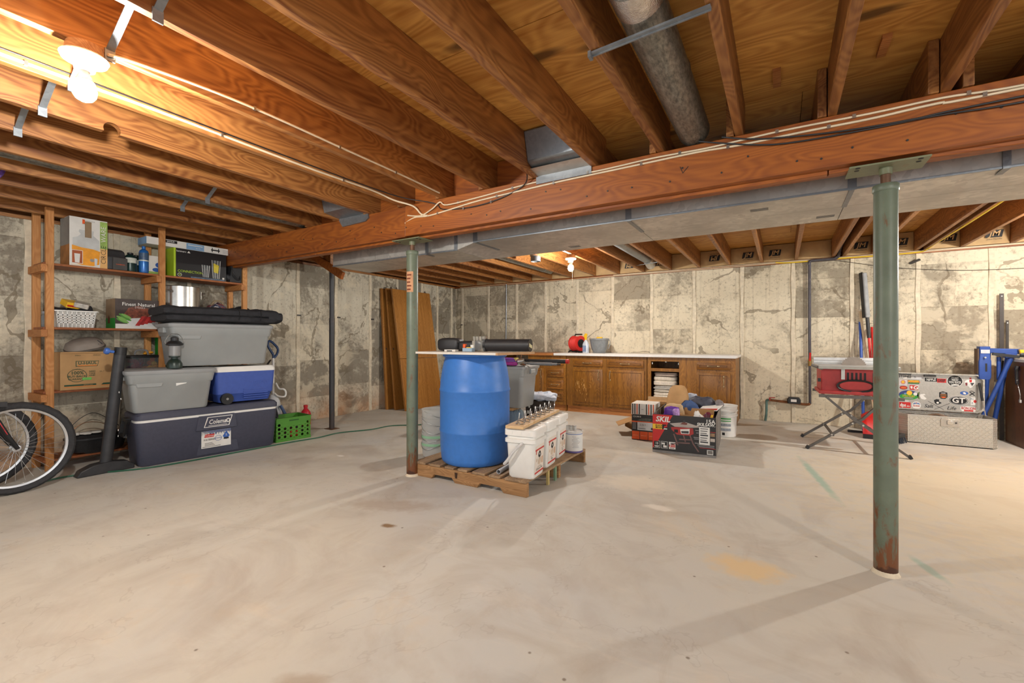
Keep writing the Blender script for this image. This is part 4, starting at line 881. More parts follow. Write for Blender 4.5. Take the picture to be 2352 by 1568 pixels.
# roller-foot stand
t = T('pole_stand', 'thick black steel pole on a wide flat foot leaning before the shelving', 'stand', (-4.97, 1.50, 0), 90)
BP = plain('scuffed_black_paint', (50,50,52), .45, .1, .25); b = B(); b.prism([(-.195,0),(.185,0),(.19,.04),(.14,.075),(.02,.095),(-.09,.085),(-.17,.05)], 'Y', -.05, .05); b.out('foot', BP, t, bevel=.008)
b = B(); b.cyl((0,0,.05), (.105,0,1.06), .042, n=20); po = b.out('pole', BP, t)
b = B(); b.cyl((.10,0,1.0), (.106,0,1.068), .0435, n=20); b.out('collar', BLACK, t)
for (z, a) in ((.62,.02),(.58,-.01),(.68,.0),(.35,.03),(.3,.034)): b = B(); b.soft((.012+a+.1*z,-.041+.2*abs(a),z), (.007,.003,.017), .8, .003, 60, 8, 5, seed=z*50); b.out('paint_chip', WHITE, po)
b = B(); b.lathe([(.0,0),(.012,0),(.012,.03),(.026,.034),(.03,.05),(.024,.064),(0,.066)], 14, M=Matrix.Translation((.055,-.01,1.03)) @ Matrix.Rotation(math.radians(-80), 4, 'Y')); b.out('knob', plain('blue_knob', (66,110,190), .35), t)
# big cooler
NAVY = plain('slate_blue_plastic', (66,68,84), .55, var=.08, scale=40, bump=.25)
RZ = 82.7
t = T('chest_cooler', 'long slate-blue chest cooler on the floor under the totes', 'cooler', (-4.985, 2.30, 0), RZ)
b = B(); b.loft([(0,.565,.185,.05),(.02,.58,.20,.06),(.395,.61,.215,.06)]); b.out('body', NAVY, t)
b = B(); b.loft([(.395,.605,.212,.06),(.418,.605,.212,.06)]); b.out('white_band', WHITE, t)
b = B(); b.loft([(.418,.612,.218,.06),(.455,.612,.218,.06),(.482,.59,.20,.05)]); b.out('lid', NAVY, t)
b = B(); b.prism([(-.16,.26),(.20,.26),(.175,.40),(-.135,.40)], 'Y', -.222, -.20); b.out('badge_panel', NAVY, t, bevel=.004)
b = B(); b.prism([(-.15,.02),(.22,.02),(.2,.13),(-.13,.13)], 'Y', -.2045, -.19); b.out('lower_panel', NAVY, t, bevel=.004)
def slab(x0, x1, z0, z1, m, k, off=.222, sk=.03): dec(t, 'badge_print', [(x0,z0),(x1-sk,z0),(x1,z1),(x0+sk,z1)], m, 'F', off, k)
slab(-.095, .155, .285, .385, WHITE, 0); slab(-.087, .147, .291, .379, NAVY, 1); slab(-.06, .11, .298, .302, WHITE, 2, sk=.005)
tx(t, 'Coleman', -.055, .334, .06, WHITE, off=.222, k=2, al='LEFT', shear=.2, bold=.015, sx=.8); dec(t, 'badge_print', oval(.115,.336,.019,.02,16), WHITE, off=.222, k=2); dec(t, 'badge_print', oval(.115,.336,.009,.012,12), NAVY, off=.222, k=3)
M0 = Matrix.Translation((0,-.2125,0)) @ Matrix.Rotation(PI/2, 4, 'X') @ Matrix.Translation((0,0,.002))
def sd(pts, m, k): return dec(t, 'sticker_print', pts, m, M=M0 @ Matrix.Translation((0,0,.0008*k)))
def st(s, x, z, sz, m, k=3, **q): return tx(t, s, x, z, sz, m, M=M0 @ Matrix.Translation((0,0,.0008*k)), **q)
b = B(); b.prism(rect(-.112,.142,.085,.25), 'Y', -.2145, -.20); b.out('sticker', PAPER, t)
sd([(-.112,.25),(.142,.25),(.142,.225)]+[(.142-.012*i,(.205 if i % 2 else .228)) for i in range(22)]+[(-.112,.235)], BLUEP, 0)
sd([(-.09,.188),(-.01,.188),(.0,.218),(-.08,.218)], RED, 1); st('Coleman', -.045, .203, .024, PAPER, shear=.2, sx=.85)
st('316 SERIES', -.046, .165, .022, INK, bold=.01); rings(t, 'sticker_print', .03, .17, .03, .026, .003, BLUEP, M=M0 @ Matrix.Translation((0,0,.002))); st('WICHITA', .03, .17, .013, BLUEP, bold=.02)
sd([(.10,.145),(.132,.18),(.10,.23),(.068,.18)], BLUEP, 1); sd([(.078,.150),(.122,.150),(.122,.166),(.078,.166)], INK, 2); st('5', .10, .19, .03, PAPER)
for i in range(3): sd(rect(-.085,-.02+.01*i,.13-.011*i,.134-.011*i), DGREY, 1)
sd(rect(-.105,.05,.095,.099), DGREY, 1)
for s in (-1, 1):
    b = B(); b.bx(min(s*.605,s*.645), max(s*.605,s*.645), -.05, .05, .40, .43); b.bar((s*.63,-.06,.42), (s*.655,-.075,.28), .02, .03); b.bar((s*.63,.06,.42), (s*.655,.075,.28), .02, .03); b.bar((s*.655,-.085,.28), (s*.655,.085,.28), .02, .028); b.out('handle', BLACK, t)
# totes
def tote(name, label, loc, rz, L, Wd, H, sticker=False):
    t = T(name, label, 'tote', loc, rz, 'grey lidded storage totes')
    a, c_ = L/2, Wd/2; z1 = H-.135
    b = B(); b.loft([(0,a-.075,c_-.06,.04),(.015,a-.065,c_-.05,.05),(z1,a-.040,c_-.026,.05),(z1+.012,a-.028,c_-.016,.05),(H-.04,a-.012,c_-.008,.05)]); b.out('body', GREY, t)
    b = B(); b.loft([(H-.045,a-.006,c_-.004,.05),(H-.03,a,c_,.05),(H-.012,a,c_,.05),(H,a-.03,c_-.03,.04)]); b.out('lid', plain('grey_lid_plastic', (150,152,152), .42, var=.05), t)
    for s in (-1, 1): b = B(); b.bx(min(s*(a-.03),s*(a+.004)), max(s*(a-.03),s*(a+.004)), -.07, .07, H-.10, H-.045); b.out('grip', GREY, t, bevel=.01)
    b = B(); b.loft([(0,.09,.012,.01),(.05,.105,.014,.01)], o=(-a+.17,-c_+.03,H-.155)); b.out('shoulder', GREY, t)
    if sticker:
        M = Matrix.Translation((.06,-c_+.0258,.255)) @ Matrix.Rotation(PI/2-.085, 4, 'X'); dec(t, 'torn_sticker', [(-.045,-.03),(-.01,-.02),(.03,-.012),(.045,0),(.04,.025),(-.02,.022),(-.045,.02)], PAPER, M=M)
    return t
tote('storage_tote', 'smaller grey tote with torn sticker on the left of the chest cooler', (-4.995, 1.965, .485), RZ, .70, .44, .385, True)
tote('storage_tote', 'large grey tote under the folded black quilt, topmost of the stack', (-5.01, 2.41, .885), RZ+1, .95, .46, .415)
t = T('folded_quilt', 'folded black quilt on top of the large grey tote', 'quilt', (-5.0, 2.41, 1.302), RZ+1)
QM = plain('black_quilted_cloth', (40,40,44), .85, var=.25, scale=25, bump=.6)
def quilt_fold(x0, x1, zc, hz, seed, left_open):
    v = []; f = []; n = 44; m = 18; wy = .245
    for i in range(n+1):
        u = i/n; x = x0+(x1-x0)*u; end = min(1, (1-u)/.05)**.5 if u > .95 else 1.0
        if left_open: end *= min(1, .72+u/.03*.28)
        else: end *= min(1, (u/.03)**.5+.25)
        for k in range(m):
            t_ = 2*PI*k/m; cs, sn = math.cos(t_), math.sin(t_)
            y = math.copysign(abs(cs)**.5, cs)*wy*(.9+.1*end); z = math.copysign(abs(sn)**.7, sn)*hz*end
            w_ = .011*noise.noise(Vector((x*7, y*9, seed)))+.006*noise.noise(Vector((x*22, y*17, seed+3)))
            v.append((x, y*(1+.2*w_/.02*.1)+w_*cs*1.5, zc+z+w_*abs(sn)))
    for i in range(n):
        for k in range(m): f.append((i*m+k, (i+1)*m+k, (i+1)*m+(k+1)%m, i*m+(k+1)%m))
    f += [tuple(range(m)), tuple(range((n+1)*m-1, n*m-1, -1))]
    b = B(); b.add(v, f); return b.out('fold', QM, t)
quilt_fold(-.50, .50, .043, .043, 3, True); quilt_fold(-.52, .535, .108, .050, 8, True); quilt_fold(.40, .555, .078, .062, 5, False)
for x in (.10, .31):
    b = B(); b.tube(spl([(x,-.252,.035),(x+.004,-.262,.085),(x,-.256,.13),(x-.005,-.2,.158),(x,0,.162)]), .003, 5); b.out('stitch_line', plain('quilt_seam', (20,20,22), .9), t)
# blue rolling cooler
t = T('rolling_cooler', 'blue rolling cooler with white lid beside the smaller tote', 'cooler', (-4.985, 2.615, .485), RZ)
BC = plain('royal_blue_plastic', (62,88,168), .5, var=.06, scale=30, bump=.2)
b = B(); b.loft([(.015,.24,.165,.035),(.09,.262,.18,.04),(.10,.272,.19,.04),(.325,.288,.202,.04)]); b.out('body', BC, t)
b = B(); b.loft([(.325,.292,.206,.04),(.35,.292,.206,.04),(.378,.275,.19,.04)]); b.out('lid', WHITE, t)
for i in range(5): b = B(); b.bar((-.03,-.187-.001*i,.05+.022*i), (.21,-.187-.001*i,.05+.022*i), .012, .009); b.out('rib', BC, t)
b = B(); b.cyl((-.19,-.185,.056), (-.19,-.225,.056), .056, n=24); w_ = b.out('wheel', BLACK, t); b = B(); b.cyl((-.19,-.225,.056), (-.19,-.228,.056), .012, n=12); b.out('axle_cap', STEEL, w_)
b = B(); b.cyl((-.19,.185,.056), (-.19,.225,.056), .056, n=24); b.out('wheel', BLACK, t)
tx(t, 'IGLOO', .13, .205, .045, plain('royal_blue_emboss', (70,98,180), .45), off=.1985, k=1, sp=1.2)
# lantern
t = T('camp_lantern', 'green camping lantern with glass globe on the smaller grey tote', 'lantern', (-4.83, 1.955, .871))
LG = plain('dark_lantern_green', (40,54,48), .35, .2); b = B(); b.lathe([(.055,0),(.06,.004),(.06,.045),(.045,.075),(.025,.088),(.025,.10),(.044,.104),(.044,.115),(.0,.116)], 22); b.out('fuel_base', LG, t)
b = B(); b.lathe([(.043,.116),(.046,.13),(.046,.20),(.043,.212)], 22); b.out('globe', clear('lantern_glass', (196,196,196), .6, .15), t)
b = B(); b.cyl((0,0,.116), (0,0,.20), .018, n=12); b.out('mantle', STEEL, t)
b = B(); b.lathe([(.05,.21),(.066,.216),(.068,.228),(.045,.25),(.03,.256),(.03,.285),(.012,.295),(0,.296)], 22); b.out('hood', BLACK, t)
b = B(); b.tube(spl([(0,-.062,.22),(0,-.075,.25),(0,-.04,.31),(0,0,.32),(0,.04,.31),(0,.075,.25),(0,.062,.22)]), .002, 5); b.out('bail', STEEL, t)
# milk crate, bottle
GC = plain('bright_green_plastic', (76,138,44), .5, var=.06)
t = T('milk_crate', 'bright green plastic milk crate on the floor right of the chest cooler', 'crate', (-4.905, 3.115, 0), RZ)
CW, CD, CH = .195, .15, .262
def crate_side(p0, p1, cols):
    p0, p1 = Vector(p0), Vector(p1); d = p1-p0; L = d.length; d.normalize()
    n_ = Vector((d.y, -d.x, 0)); b = B(); Q = Matrix((d, Vector((0,0,1)), n_)).transposed().to_4x4(); Q.translation = p0
    pw = L/cols; rows = 4; z0, ph = .03, .045
    for i in range(cols):
        for j in range(rows):
            cx, cz = pw*(i+.5), z0+ph*(j+.5); r = .016; v = []; f = []; n = 12
            full = (j == 3 and 0 < i < cols-1)
            if full: b.bx(pw*i, pw*(i+1), z0+ph*j, z0+ph*(j+1), -.005, 0, Q); continue
            for zz in (0, -.005):
                for q in range(n):
                    t_ = 2*PI*q/n; v.append((cx+r*math.cos(t_), cz+r*math.sin(t_), zz))
                    k_ = max(abs(math.cos(t_))/(pw/2), abs(math.sin(t_))/(ph/2)); v.append((cx+math.cos(t_)/k_, cz+math.sin(t_)/k_, zz))
            for q in range(n):
                w_ = (q+1) % n
                f += [(2*q, 2*q+1, 2*w_+1, 2*w_), (2*n+2*q, 2*n+2*w_, 2*n+2*w_+1, 2*n+2*q+1), (2*q, 2*w_, 2*n+2*w_, 2*n+2*q)]
            b.add(v, f, Q)
    b.bx(0, L, 0, z0, -.008, .003, Q); b.bx(0, L, z0+ph*rows, CH, -.008, .004, Q); b.bx(0, L, CH-.012, CH, -.012, .009, Q)
    return b.out('side', GC, t)
crate_side((-CW,-CD,0), (CW,-CD,0), 6); crate_side((CW,-CD,0), (CW,CD,0), 5); crate_side((CW,CD,0), (-CW,CD,0), 6); crate_side((-CW,CD,0), (-CW,-CD,0), 5)
b = B(); b.bx(-CW, CW, -CD, CD, .004, .012); b.out('floor_grid', GC, t)
dec(t, 'grip_slot', rect(-.055,.055,.222,.236), plain('dark_green_slot', (36,84,26), .6), off=CD+.004)
for i, (x, y, z, sz, c_, lb) in enumerate(((-.10,.0,.07,(.12,.2,.11),(96,82,70),'tan bundle lying in the green crate'), (.04,-.02,.06,(.13,.18,.09),(214,96,60),'orange-red pouch at the front of the green crate'), (.12,.06,.07,(.10,.14,.11),(120,110,104),'grey pouch in the corner of the green crate'), (-.09,-.03,.17,(.11,.10,.10),(52,48,52),'dark cap on top of the things in the green crate'))):
    from mathutils import Euler
    M = Matrix.Translation((-4.905,3.115,0)) @ Matrix.Rotation(math.radians(RZ), 4, 'Z'); p = M @ Vector((x,y,z))
    b = B(); b.soft((0,0,0), sz, .6, .02, 14, seed=i*3); o = b.out('pouch', plain('crate_item%d' % i, c_, .8, var=.25), None); o.location = p; tag(o, lb, 'pouch')
t = T('fuel_bottle', 'red plastic bottle standing behind the green crate', 'bottle', (-5.47, 3.73, 0))
b = B(); b.lathe([(.06,0),(.066,.006),(.066,.15),(.05,.19),(.028,.215),(.024,.22),(.024,.245)], 18); b.out('bottle_body', plain('red_bottle', (190,34,48), .4), t); b = B(); b.lathe([(.027,.243),(.027,.27),(0,.272)], 14); b.out('cap', plain('red_cap', (200,40,44), .4), t)
# upright vacuum cleaner
t = T('upright_vacuum', 'white upright vacuum with blue loop handle behind the coolers', 'vacuum', (-5.27, 3.16, 0), 80)
BH = plain('dark_blue_handle', (36,62,104), .35)
b = B(); b.tube(spl([(0,0,.90),(.0,0,.96),(-.045,0,1.04),(-.06,0,1.10),(-.035,0,1.125),(.015,0,1.085),(.055,0,1.03),(.045,0,.97),(.01,0,.92)]), .014, 8); b.out('handle', BH, t)
b = B(); b.cyl((0,0,.30), (.0,0,.92), .016, n=12); b.out('stem', WHITE, t)
b = B(); b.loft([(.05,.10,.08,.04),(.12,.10,.09,.05),(.40,.07,.06,.04),(.48,.04,.035,.02)]); b.out('canister', plain('vacuum_white', (206,208,210), .35), t)
b = B(); b.tube(spl([(.02,-.03,.62),(.05,-.05,.55),(.10,-.06,.54),(.125,-.06,.50),(.11,-.06,.45),(.04,-.05,.46),(.0,-.04,.50)]), .011, 8); b.out('cord_hook', WHITE, t)
b = B(); b.loft([(0,.15,.10,.03),(.05,.15,.10,.04),(.08,.10,.06,.04)], o=(0,-.06,0)); b.out('floor_head', DGREY, t)
b = B(); b.tube(spl([(-.03,-.02,.90),(-.08,-.03,.80),(-.06,-.04,.62),(-.04,-.03,.5)]), .006, 6); b.tube(spl([(-.02,.02,.90),(-.07,.03,.82),(-.08,.03,.7)]), .006, 6); b.out('cord', BLACK, t)
b = B(); b.tube(spl([(.05,-.09,.35),(.10,-.12,.22),(.10,-.12,.1)]), .018, 8); b.out('hose', BH, t)
t = T('hanging_hose', 'loop of purple hose hanging under the joists at the far left edge', 'hose', (-4.60, .74, 2.245))
b = B(); b.tube(spl([(0,-.25,.02),(0,-.10,-.035),(.0,.03,-.03),(.02,.09,.02),(.02,.10,.10),(.02,.06,.18)]), .012, 8); b.out('loop', plain('purple_hose', (104,70,150), .4), t); b = B(); b.cyl((0,-.06,-.036), (0,-.03,-.037), .015, n=10); b.out('clip', DSTEEL, t)
# ---------------------------------------------------------------- sliding doors leaning in the corner
def lean_door(label, xb, xt, y0, w, hgt, split):
    t = T('closet_panel', label, 'door panel', (xb, y0, .002), 0, 'honey oak sliding doors leaning on the left wall')
    a = math.atan2(xb-xt, hgt); t.rotation_euler = (0, -a, 0); L = math.hypot(xb-xt, hgt)
    zs = [(0, L)] if not split else [(0, .845), (.850, L)]
    for z0, z1 in zs: b = B(); b.bx(-.036, 0, 0, w, z0, z1); b.out('panel', DOORW, t, bevel=.003)
    for y in (.10, w-.12):
        b = B(); b.bx(-.03, -.006, y-.03, y+.03, L, L+.008); b.cyl((-.018,y+.01,L+.018), (-.008,y+.01,L+.018), .016, n=12); b.out('roller', STEEL, t)
    if not split: b = B(); b.cyl((0,.05,1.0), (.002,.05,1.0), .016, n=14); b.out('finger_pull', STEEL, t)
    return t
lean_door('honey oak sliding door leaning closest to the left wall', -5.55, -5.685, 5.25, .74, 2.0, False)
lean_door('middle one of the three leaning honey oak sliding doors', -5.39, -5.60, 5.29, .78, 2.0, False)
lean_door('outermost leaning sliding door with a horizontal seam', -5.16, -5.47, 5.29, .91, 1.985, True)
# ---------------------------------------------------------------- pallet and what stands on it
t = T('pallet', 'weathered wooden pallet standing in the middle of the floor', 'pallet', (-2.645, 2.805, 0))
PW, PD = 1.08, 1.13
def notch(b, y0, y1):
    b.prism([(0,0),(.19,0),(.215,.036),(.40,.036),(.43,0),(.645,0),(.67,.036),(.855,.036),(.885,0),(PW,0),(PW,.10),(0,.10)], 'Y', y0, y1)
for y in (0, .546, PD-.038): b = B(); notch(b, y, y+.038); b.out('stringer', PALLET, t, bevel=.003)
xs = [0, .17, .33, .46, .60, .76, .90]; ws = [.13, .11, .09, .09, .12, .10, .18]
for x, w_ in zip(xs, ws):
    b = B(); b.bx(x, x+w_, -.004+random.uniform(-.008,.004), PD+random.uniform(-.004,.006), .102, .12); b.out('deck_board', PALLETY, t, bevel=.003)
for x, w_ in ((0,.10),(.50,.09),(.98,.10)):
    pass
b = B(); b.prism([(.435,.04),(.455,.04),(.46,.085),(.43,.085)], 'Y', -.0008, 0); b.out('burned_stamp', plain('burn_mark', (60,38,22), .8), t)
for (y, c_) in ((.35,(190,170,110)),(.48,(120,150,120))): b = B(); b.bx(PW-.012, PW+.006, y-.012, y+.012, .0, .11); b.out('upright_slat', plain('slat%d' % int(y*100), c_, .7), t)
ZP = .121
BARREL = plain('blue_drum_plastic', (58,118,196), .42, var=.05, scale=30, bump=.12)
t = T('plastic_drum', 'big blue plastic drum standing on the pallet', 'drum', (-2.225, 3.095, ZP))
b = B(); b.lathe([(.20,0),(.262,.004),(.278,.02),(.283,.045),(.289,.12),(.293,.255),(.297,.262),(.297,.272),(.293,.279),(.293,.585),(.298,.592),(.298,.604),(.293,.612),(.288,.68),(.274,.77),(.258,.84),(.250,.868),(.262,.872),(.27,.88),(.268,.895),(.255,.897),(.25,.885),(.0,.88)], 56); b.out('drum_body', BARREL, t)
b = B(); b.lathe([(.2945,.46),(.2945,.60)], 8, a0=math.radians(-163), a1=math.radians(-141)); lb = b.out('drum_label', PAPER, t)
for i in range(5): b = B(); b.lathe([(.2952,.485+i*.02),(.2952,.494+i*.02)], 6, a0=math.radians(-160), a1=math.radians(-146+3*math.sin(i*3))); b.out('printed_line', INK, lb)
for (x, y) in ((.13,0),(-.13,.05)): b = B(); b.cyl((x,y,.88), (x,y,.895), .032, n=16); b.out('bung', BLACK, t)
t = T('white_shelf_board', 'thin white laminated board lying across the blue drum', 'board', (-2.225, 3.06, 1.0185), -3)
b = B(); b.bx(-.40, .475, -.30, .22, 0, .018); b.out('board', plain('white_melamine', (222,216,206), .4, var=.03), t, bevel=.002)
b = B(); b.bx(.458, .4757, -.3008, .2208, -.0004, .0182); b.out('bare_edge', plain('chipboard_edge', (190,150,110), .8), t)
ZB = 1.0375; BF = plain('black_vinyl', (44,43,45), .5, var=.15, bump=.2)
t = T('rolled_mat', 'black vinyl roll lying on the right of the white board', 'roll', (-1.93, 3.14, ZB), 8)
b = B(); b.cyl((-.20,0,.052), (.20,0,.052), .051, n=24); b.out('roll', BF, t); b = B(); b.cyl((-.205,0,.052), (-.185,0,.052), .054, n=24); b.out('band', BLACK, t)
b = B(); b.cyl((.195,0,.052), (.202,0,.052), .0525, n=24); b.out('end_cap', BLACK, t); dec(t, 'end_label', [(-.03,.04),(.035,.025),(.035,.05),(-.03,.07)], plain('cream_label', (214,204,160), .6), 'R', .2025)
t = T('tool_roll', 'slouching black bag tied with a strap on the left of the white board', 'bag', (-2.42, 3.15, ZB), 8)
b = B(); b.soft((-.10,0,.055), (.22,.14,.12), .5, .014, 12, 28, 14, seed=1); b.soft((.09,0,.042), (.22,.11,.084), .5, .01, 12, 28, 14, seed=2); b.out('bag_body', BF, t)
b = B(); b.lathe([(.047,-.008),(.053,-.006),(.053,.006),(.047,.008)], 20, M=Matrix.Translation((.0,0,.048)) @ Matrix.Rotation(PI/2, 4, 'Y') @ Matrix.Diagonal((1,1.25,1,1)), caps=False); b.out('strap', BLACK, t)
t = T('plastic_organizer', 'clear plastic organizer box of small fittings on the white board', 'organizer', (-2.165, 3.03, ZB), 5); CP = clear('organizer_plastic', (220,222,222), .85, .1)
b = B(); b.bx(-.06,.06,.03,.09,0,.09); b.out('back_bin', CP, t, bevel=.004)
for i in range(4): b = B(); b.loft([(.09,.011,.02,.004),(.125,.013,.022,.005)], o=(-.045+.03*i,.06,0)); b.out('cup', CP, t)
t = T('hardware_pack', 'small orange blue and yellow hardware packets on the white board', 'packet', (-2.175, 2.93, ZB), 5)
b = B(); b.bx(-.055,.035,.0,.05,0,.03); b.out('blister_tray', plain('pale_blue_card', (150,176,196), .5), t, bevel=.002); b = B(); b.bx(-.06,-.035,.012,.04,.03,.062); b.out('orange_part', ORANGE, t, bevel=.004); b = B(); b.bx(-.02,.02,.005,.02,.03,.036); b.out('yellow_part', YELLOW, t); b = B(); b.bx(.01,.035,.02,.03,.03,.055); b.out('white_card', PAPER, t); b = B(); b.bx(-.035,.005,.02,.04,.03,.05); b.out('black_part', BLACK, t)
t = T('paper_tray', 'small shallow white tray at the front of the white board', 'tray', (-2.33, 2.89, ZB), 5)
b = B(); b.bx(-.055,.05,0,.05,0,.004); b.bx(-.055,.05,0,.003,.004,.016); b.bx(-.055,.05,.047,.05,.004,.016); b.bx(-.055,-.052,.003,.047,.004,.016); b.bx(.047,.05,.003,.047,.004,.016); b.out('tray_body', PAPER, t); b = B(); b.bx(-.03,.02,-.002,.0,.002,.01); b.out('grip', DGREY, t)
# square buckets
REDP = plain('label_red', (196,56,50), .5); TANP = plain('label_tan', (206,186,164), .6, var=.2, scale=30)
def bucket(x, y, label, product, barcode, rz=0, handle=True):
    t = T('square_bucket', label, 'bucket', (x, y, ZP), rz, 'white square food buckets on the pallet')
    A, D = .112, .122
    b = B(); b.loft([(0,A-.020,D-.020,.03),(.012,A-.012,D-.012,.03),(.28,A,D,.028)]); b.out('body', WHITE, t)
    b = B(); b.loft([(.258,A+.004,D+.004,.03),(.262,A+.011,D+.011,.03),(.288,A+.011,D+.011,.03),(.292,A+.004,D+.004,.03)]); b.out('collar', WHITE, t)
    b = B(); b.loft([(.292,A-.002,D-.002,.028),(.312,A-.002,D-.002,.028),(.314,A+.012,D+.012,.03),(.355,A+.012,D+.012,.03),(.362,A+.004,D+.004,.028),(.364,A-.008,D-.008,.024),(.352,A-.012,D-.012,.022)]); ld = b.out('lid', WHITE, t)
    for xx in (-.07, 0, .07): b = B(); b.bx(xx-.016, xx+.016, -D-.0145, -D-.008, .326, .344); b.out('lid_tab', WHITE, ld)
    if handle:
        HM = plain('bucket_handle_plastic', (206,204,202), .4)
        b = B(); b.tube(spl([(.03,-D-.012,.268),(-.03,-D-.03,.21),(-.085,-D-.032,.135),(-.118,-D-.02,.10)]), [.004]+[.011]*17+[.009], 8); b.tube(spl([(.03,D+.012,.268),(-.03,D+.03,.21),(-.085,D+.032,.135),(-.118,D+.02,.10)]), .005, 6); b.tube(spl([(-.118,-D-.02,.10),(-.14,-.07,.085),(-.14,.07,.085),(-.118,D+.02,.10)]), .006, 6); b.out('handle', HM, t)
    Mr = Matrix.Translation((.0992,0,0)) @ Matrix.Rotation(math.atan2(.012,.27), 4, 'Y') @ Matrix((( 0,0,1,0),(1,0,0,0),(0,1,0,0),(0,0,0,1)))
    R = lambda pts, m, k, nm='label_print': dec(t, nm, pts, m, M=Mr @ Matrix.Translation((0,0,.0012+.0008*k)))
    R(rect(-.088,.088,.03,.235), plain('label_cream', (226,216,204), .6, var=.03), 0, 'product_label'); R([(-.088,.20),(.088,.20),(.088,.212),(-.07,.212),(-.088,.212)], REDP, 1); R(rect(-.088,.088,.032,.045), REDP, 1); R(rect(-.075,-.062,.175,.20), REDP, 1)
    R([(-.03,.155),(-.006,.155),(.0,.165),(.006,.155),(.03,.155),(.02,.18),(.0,.195),(-.02,.18)], INK, 1); R(oval(0,.15,.02,.008,14), INK, 1); R(oval(0,.168,.008,.008,10), PAPER, 2)
    R([(-.03,.10),(0,.085),(.035,.105),(.03,.135),(.0,.145),(-.025,.13)], TANP, 1); R(oval(-.055,.13,.012,.014,10), TANP, 1); R(rect(.045,.07,.09,.14), plain('label_hand', (200,160,130), .6), 1)
    tx(t, product, 0, .062, .026, INK, M=Mr @ Matrix.Translation((0,0,.003)), sx=.7); tx(t, 'AUGASON FARMS', 0, .078, .009, INK, M=Mr @ Matrix.Translation((0,0,.003)))
    if barcode:
        Mf = Matrix.Translation((0,-.1095,0)) @ Matrix.Rotation(-math.atan2(.012,.27), 4, 'X') @ frame('F', .001)
        F = lambda pts, m, nm='sticker_print': dec(t, nm, pts, m, M=Mf)
        F([(-.05,.195),(-.035,.205),(-.025,.212),(-.012,.205),(0,.195),(-.025,.19)], INK); F(rect(.01,.03,.20,.21), plain('pale_green_print', (200,206,176), .6))
        for i, (a, c_) in enumerate(((-.05,.02),(-.035,.005),(-.045,.012))): F(rect(a, c_, .175-.014*i, .180-.014*i), DGREY)
        for i in range(14): F(rect(-.04+.0042*i, -.04+.0042*i+(.0014 if i % 3 else .0028), .115, .135), INK, 'barcode')
        F(rect(-.05,.005,.095,.102), plain('pale_green_print', (200,206,176), .6))
    return t
bucket(-1.645, 2.945, 'frontmost white square bucket with barcode and hanging handle', 'All Purpose Flour', True, 7)
bucket(-1.690, 3.255, 'middle white square bucket on the pallet', 'Sugar', False, 6, False)
bucket(-1.740, 3.565, 'rearmost white square bucket on the pallet beside the round can', 'Rice', False, 8, False)
t = T('hook_rack', 'wooden coat rack board with wire hooks lying across the white buckets', 'coat rack', (-1.66, 2.80, ZP+.366), 98)
M = Matrix.Identity(4)
b = B(); b.bx(-.01, .88, -.07, .07, 0, .022); b.out('board', PINE, t, bevel=.003)
HK = plain('satin_nickel', (170,166,160), .3, .8)
hb = B(); hb.tube(spl([(-.028,-.02,.024),(-.03,.0,.03),(-.028,.03,.05),(-.026,.045,.095)]), .0042, 6); hb.tube(spl([(.028,-.02,.024),(.03,.0,.03),(.028,.03,.05),(.026,.045,.095)]), .0042, 6); hb.tube(spl([(-.029,.012,.036),(0,-.02,.05),(.029,.012,.036)]), .0042, 6); hb.tube(spl([(-.028,-.02,.024),(-.012,-.035,.026),(0,-.04,.04),(.012,-.035,.026),(.028,-.02,.024)]), .0042, 6)
hm = hb.mesh('hook'); hm.materials.append(HK)
for i in range(7): o = link('hook', hm, t); o.location = (.09+.118*i, -.01, 0); o.rotation_euler = (0,0,math.radians(-90))
t = T('paint_can', 'round white can with purple base ring at the far corner of the pallet', 'can', (-1.622, 3.79, ZP))
b = B(); b.lathe([(.078,0),(.083,.003),(.083,.016),(.081,.018)], 28); b.out('base_ring', plain('purple_ring', (96,86,140), .5), t)
b = B(); b.lathe([(.081,.016),(.081,.18)], 28, caps=False); b.out('wrap_label', plain('can_label', (222,222,218), .5, var=.03), t)
b = B(); b.lathe([(.0812,.166),(.0812,.171)], 28, caps=False); b.out('blue_line', BLUEP, t); b = B(); b.lathe([(.081,.18),(.085,.182),(.085,.192),(.076,.194),(.074,.188),(0,.188)], 28); b.out('rim', plain('can_rim', (206,204,200), .4), t)
for i in range(9):
    a0 = -75+5*math.sin(i*2); b = B(); b.lathe([(.0816,.05+i*.012),(.0816,.053+i*.012)], 6, a0=math.radians(a0), a1=math.radians(a0+(42 if i != 8 else 20)+6*math.sin(i*5)), caps=False); b.out('printed_line', plain('grey_print', (150,150,150), .6), t)
for i in range(3):
    o = T('small_jar', ('left','middle','right')[i]+' one of three tiny white jars on the round can', 'jar', (-1.672+.033*i, 3.765+.006*i, ZP+.195), 0, 'tiny jars on the round can'); b = B(); b.lathe([(.014,0),(.0155,.002),(.0155,.034),(.012,.036)], 14); b.out('jar_body', plain('milky_plastic', (206,204,198), .4), o); b = B(); b.lathe([(.0158,.036),(.0158,.044),(0,.045)], 14); b.out('lid', plain('grey_lid2', (176,174,170), .4), o)
t = T('pipe_offcut', 'short grey plastic pipe lying on the pallet between drum and buckets', 'pipe', (-1.825, 2.84, ZP+.0185), 97)
b = B(); b.lathe([(.018,0),(.018,.26),(.014,.26),(.014,0),(.018,0)], 16, M=Matrix.Rotation(PI/2, 4, 'Y'), caps=False); b.out('pipe', plain('grey_pvc', (160,162,166), .4), t)
b = B(); b.cyl((.10,0,0), (.16,0,0), .0183, n=16); b.out('printed_band', plain('pvc_band', (140,142,148), .4), t)
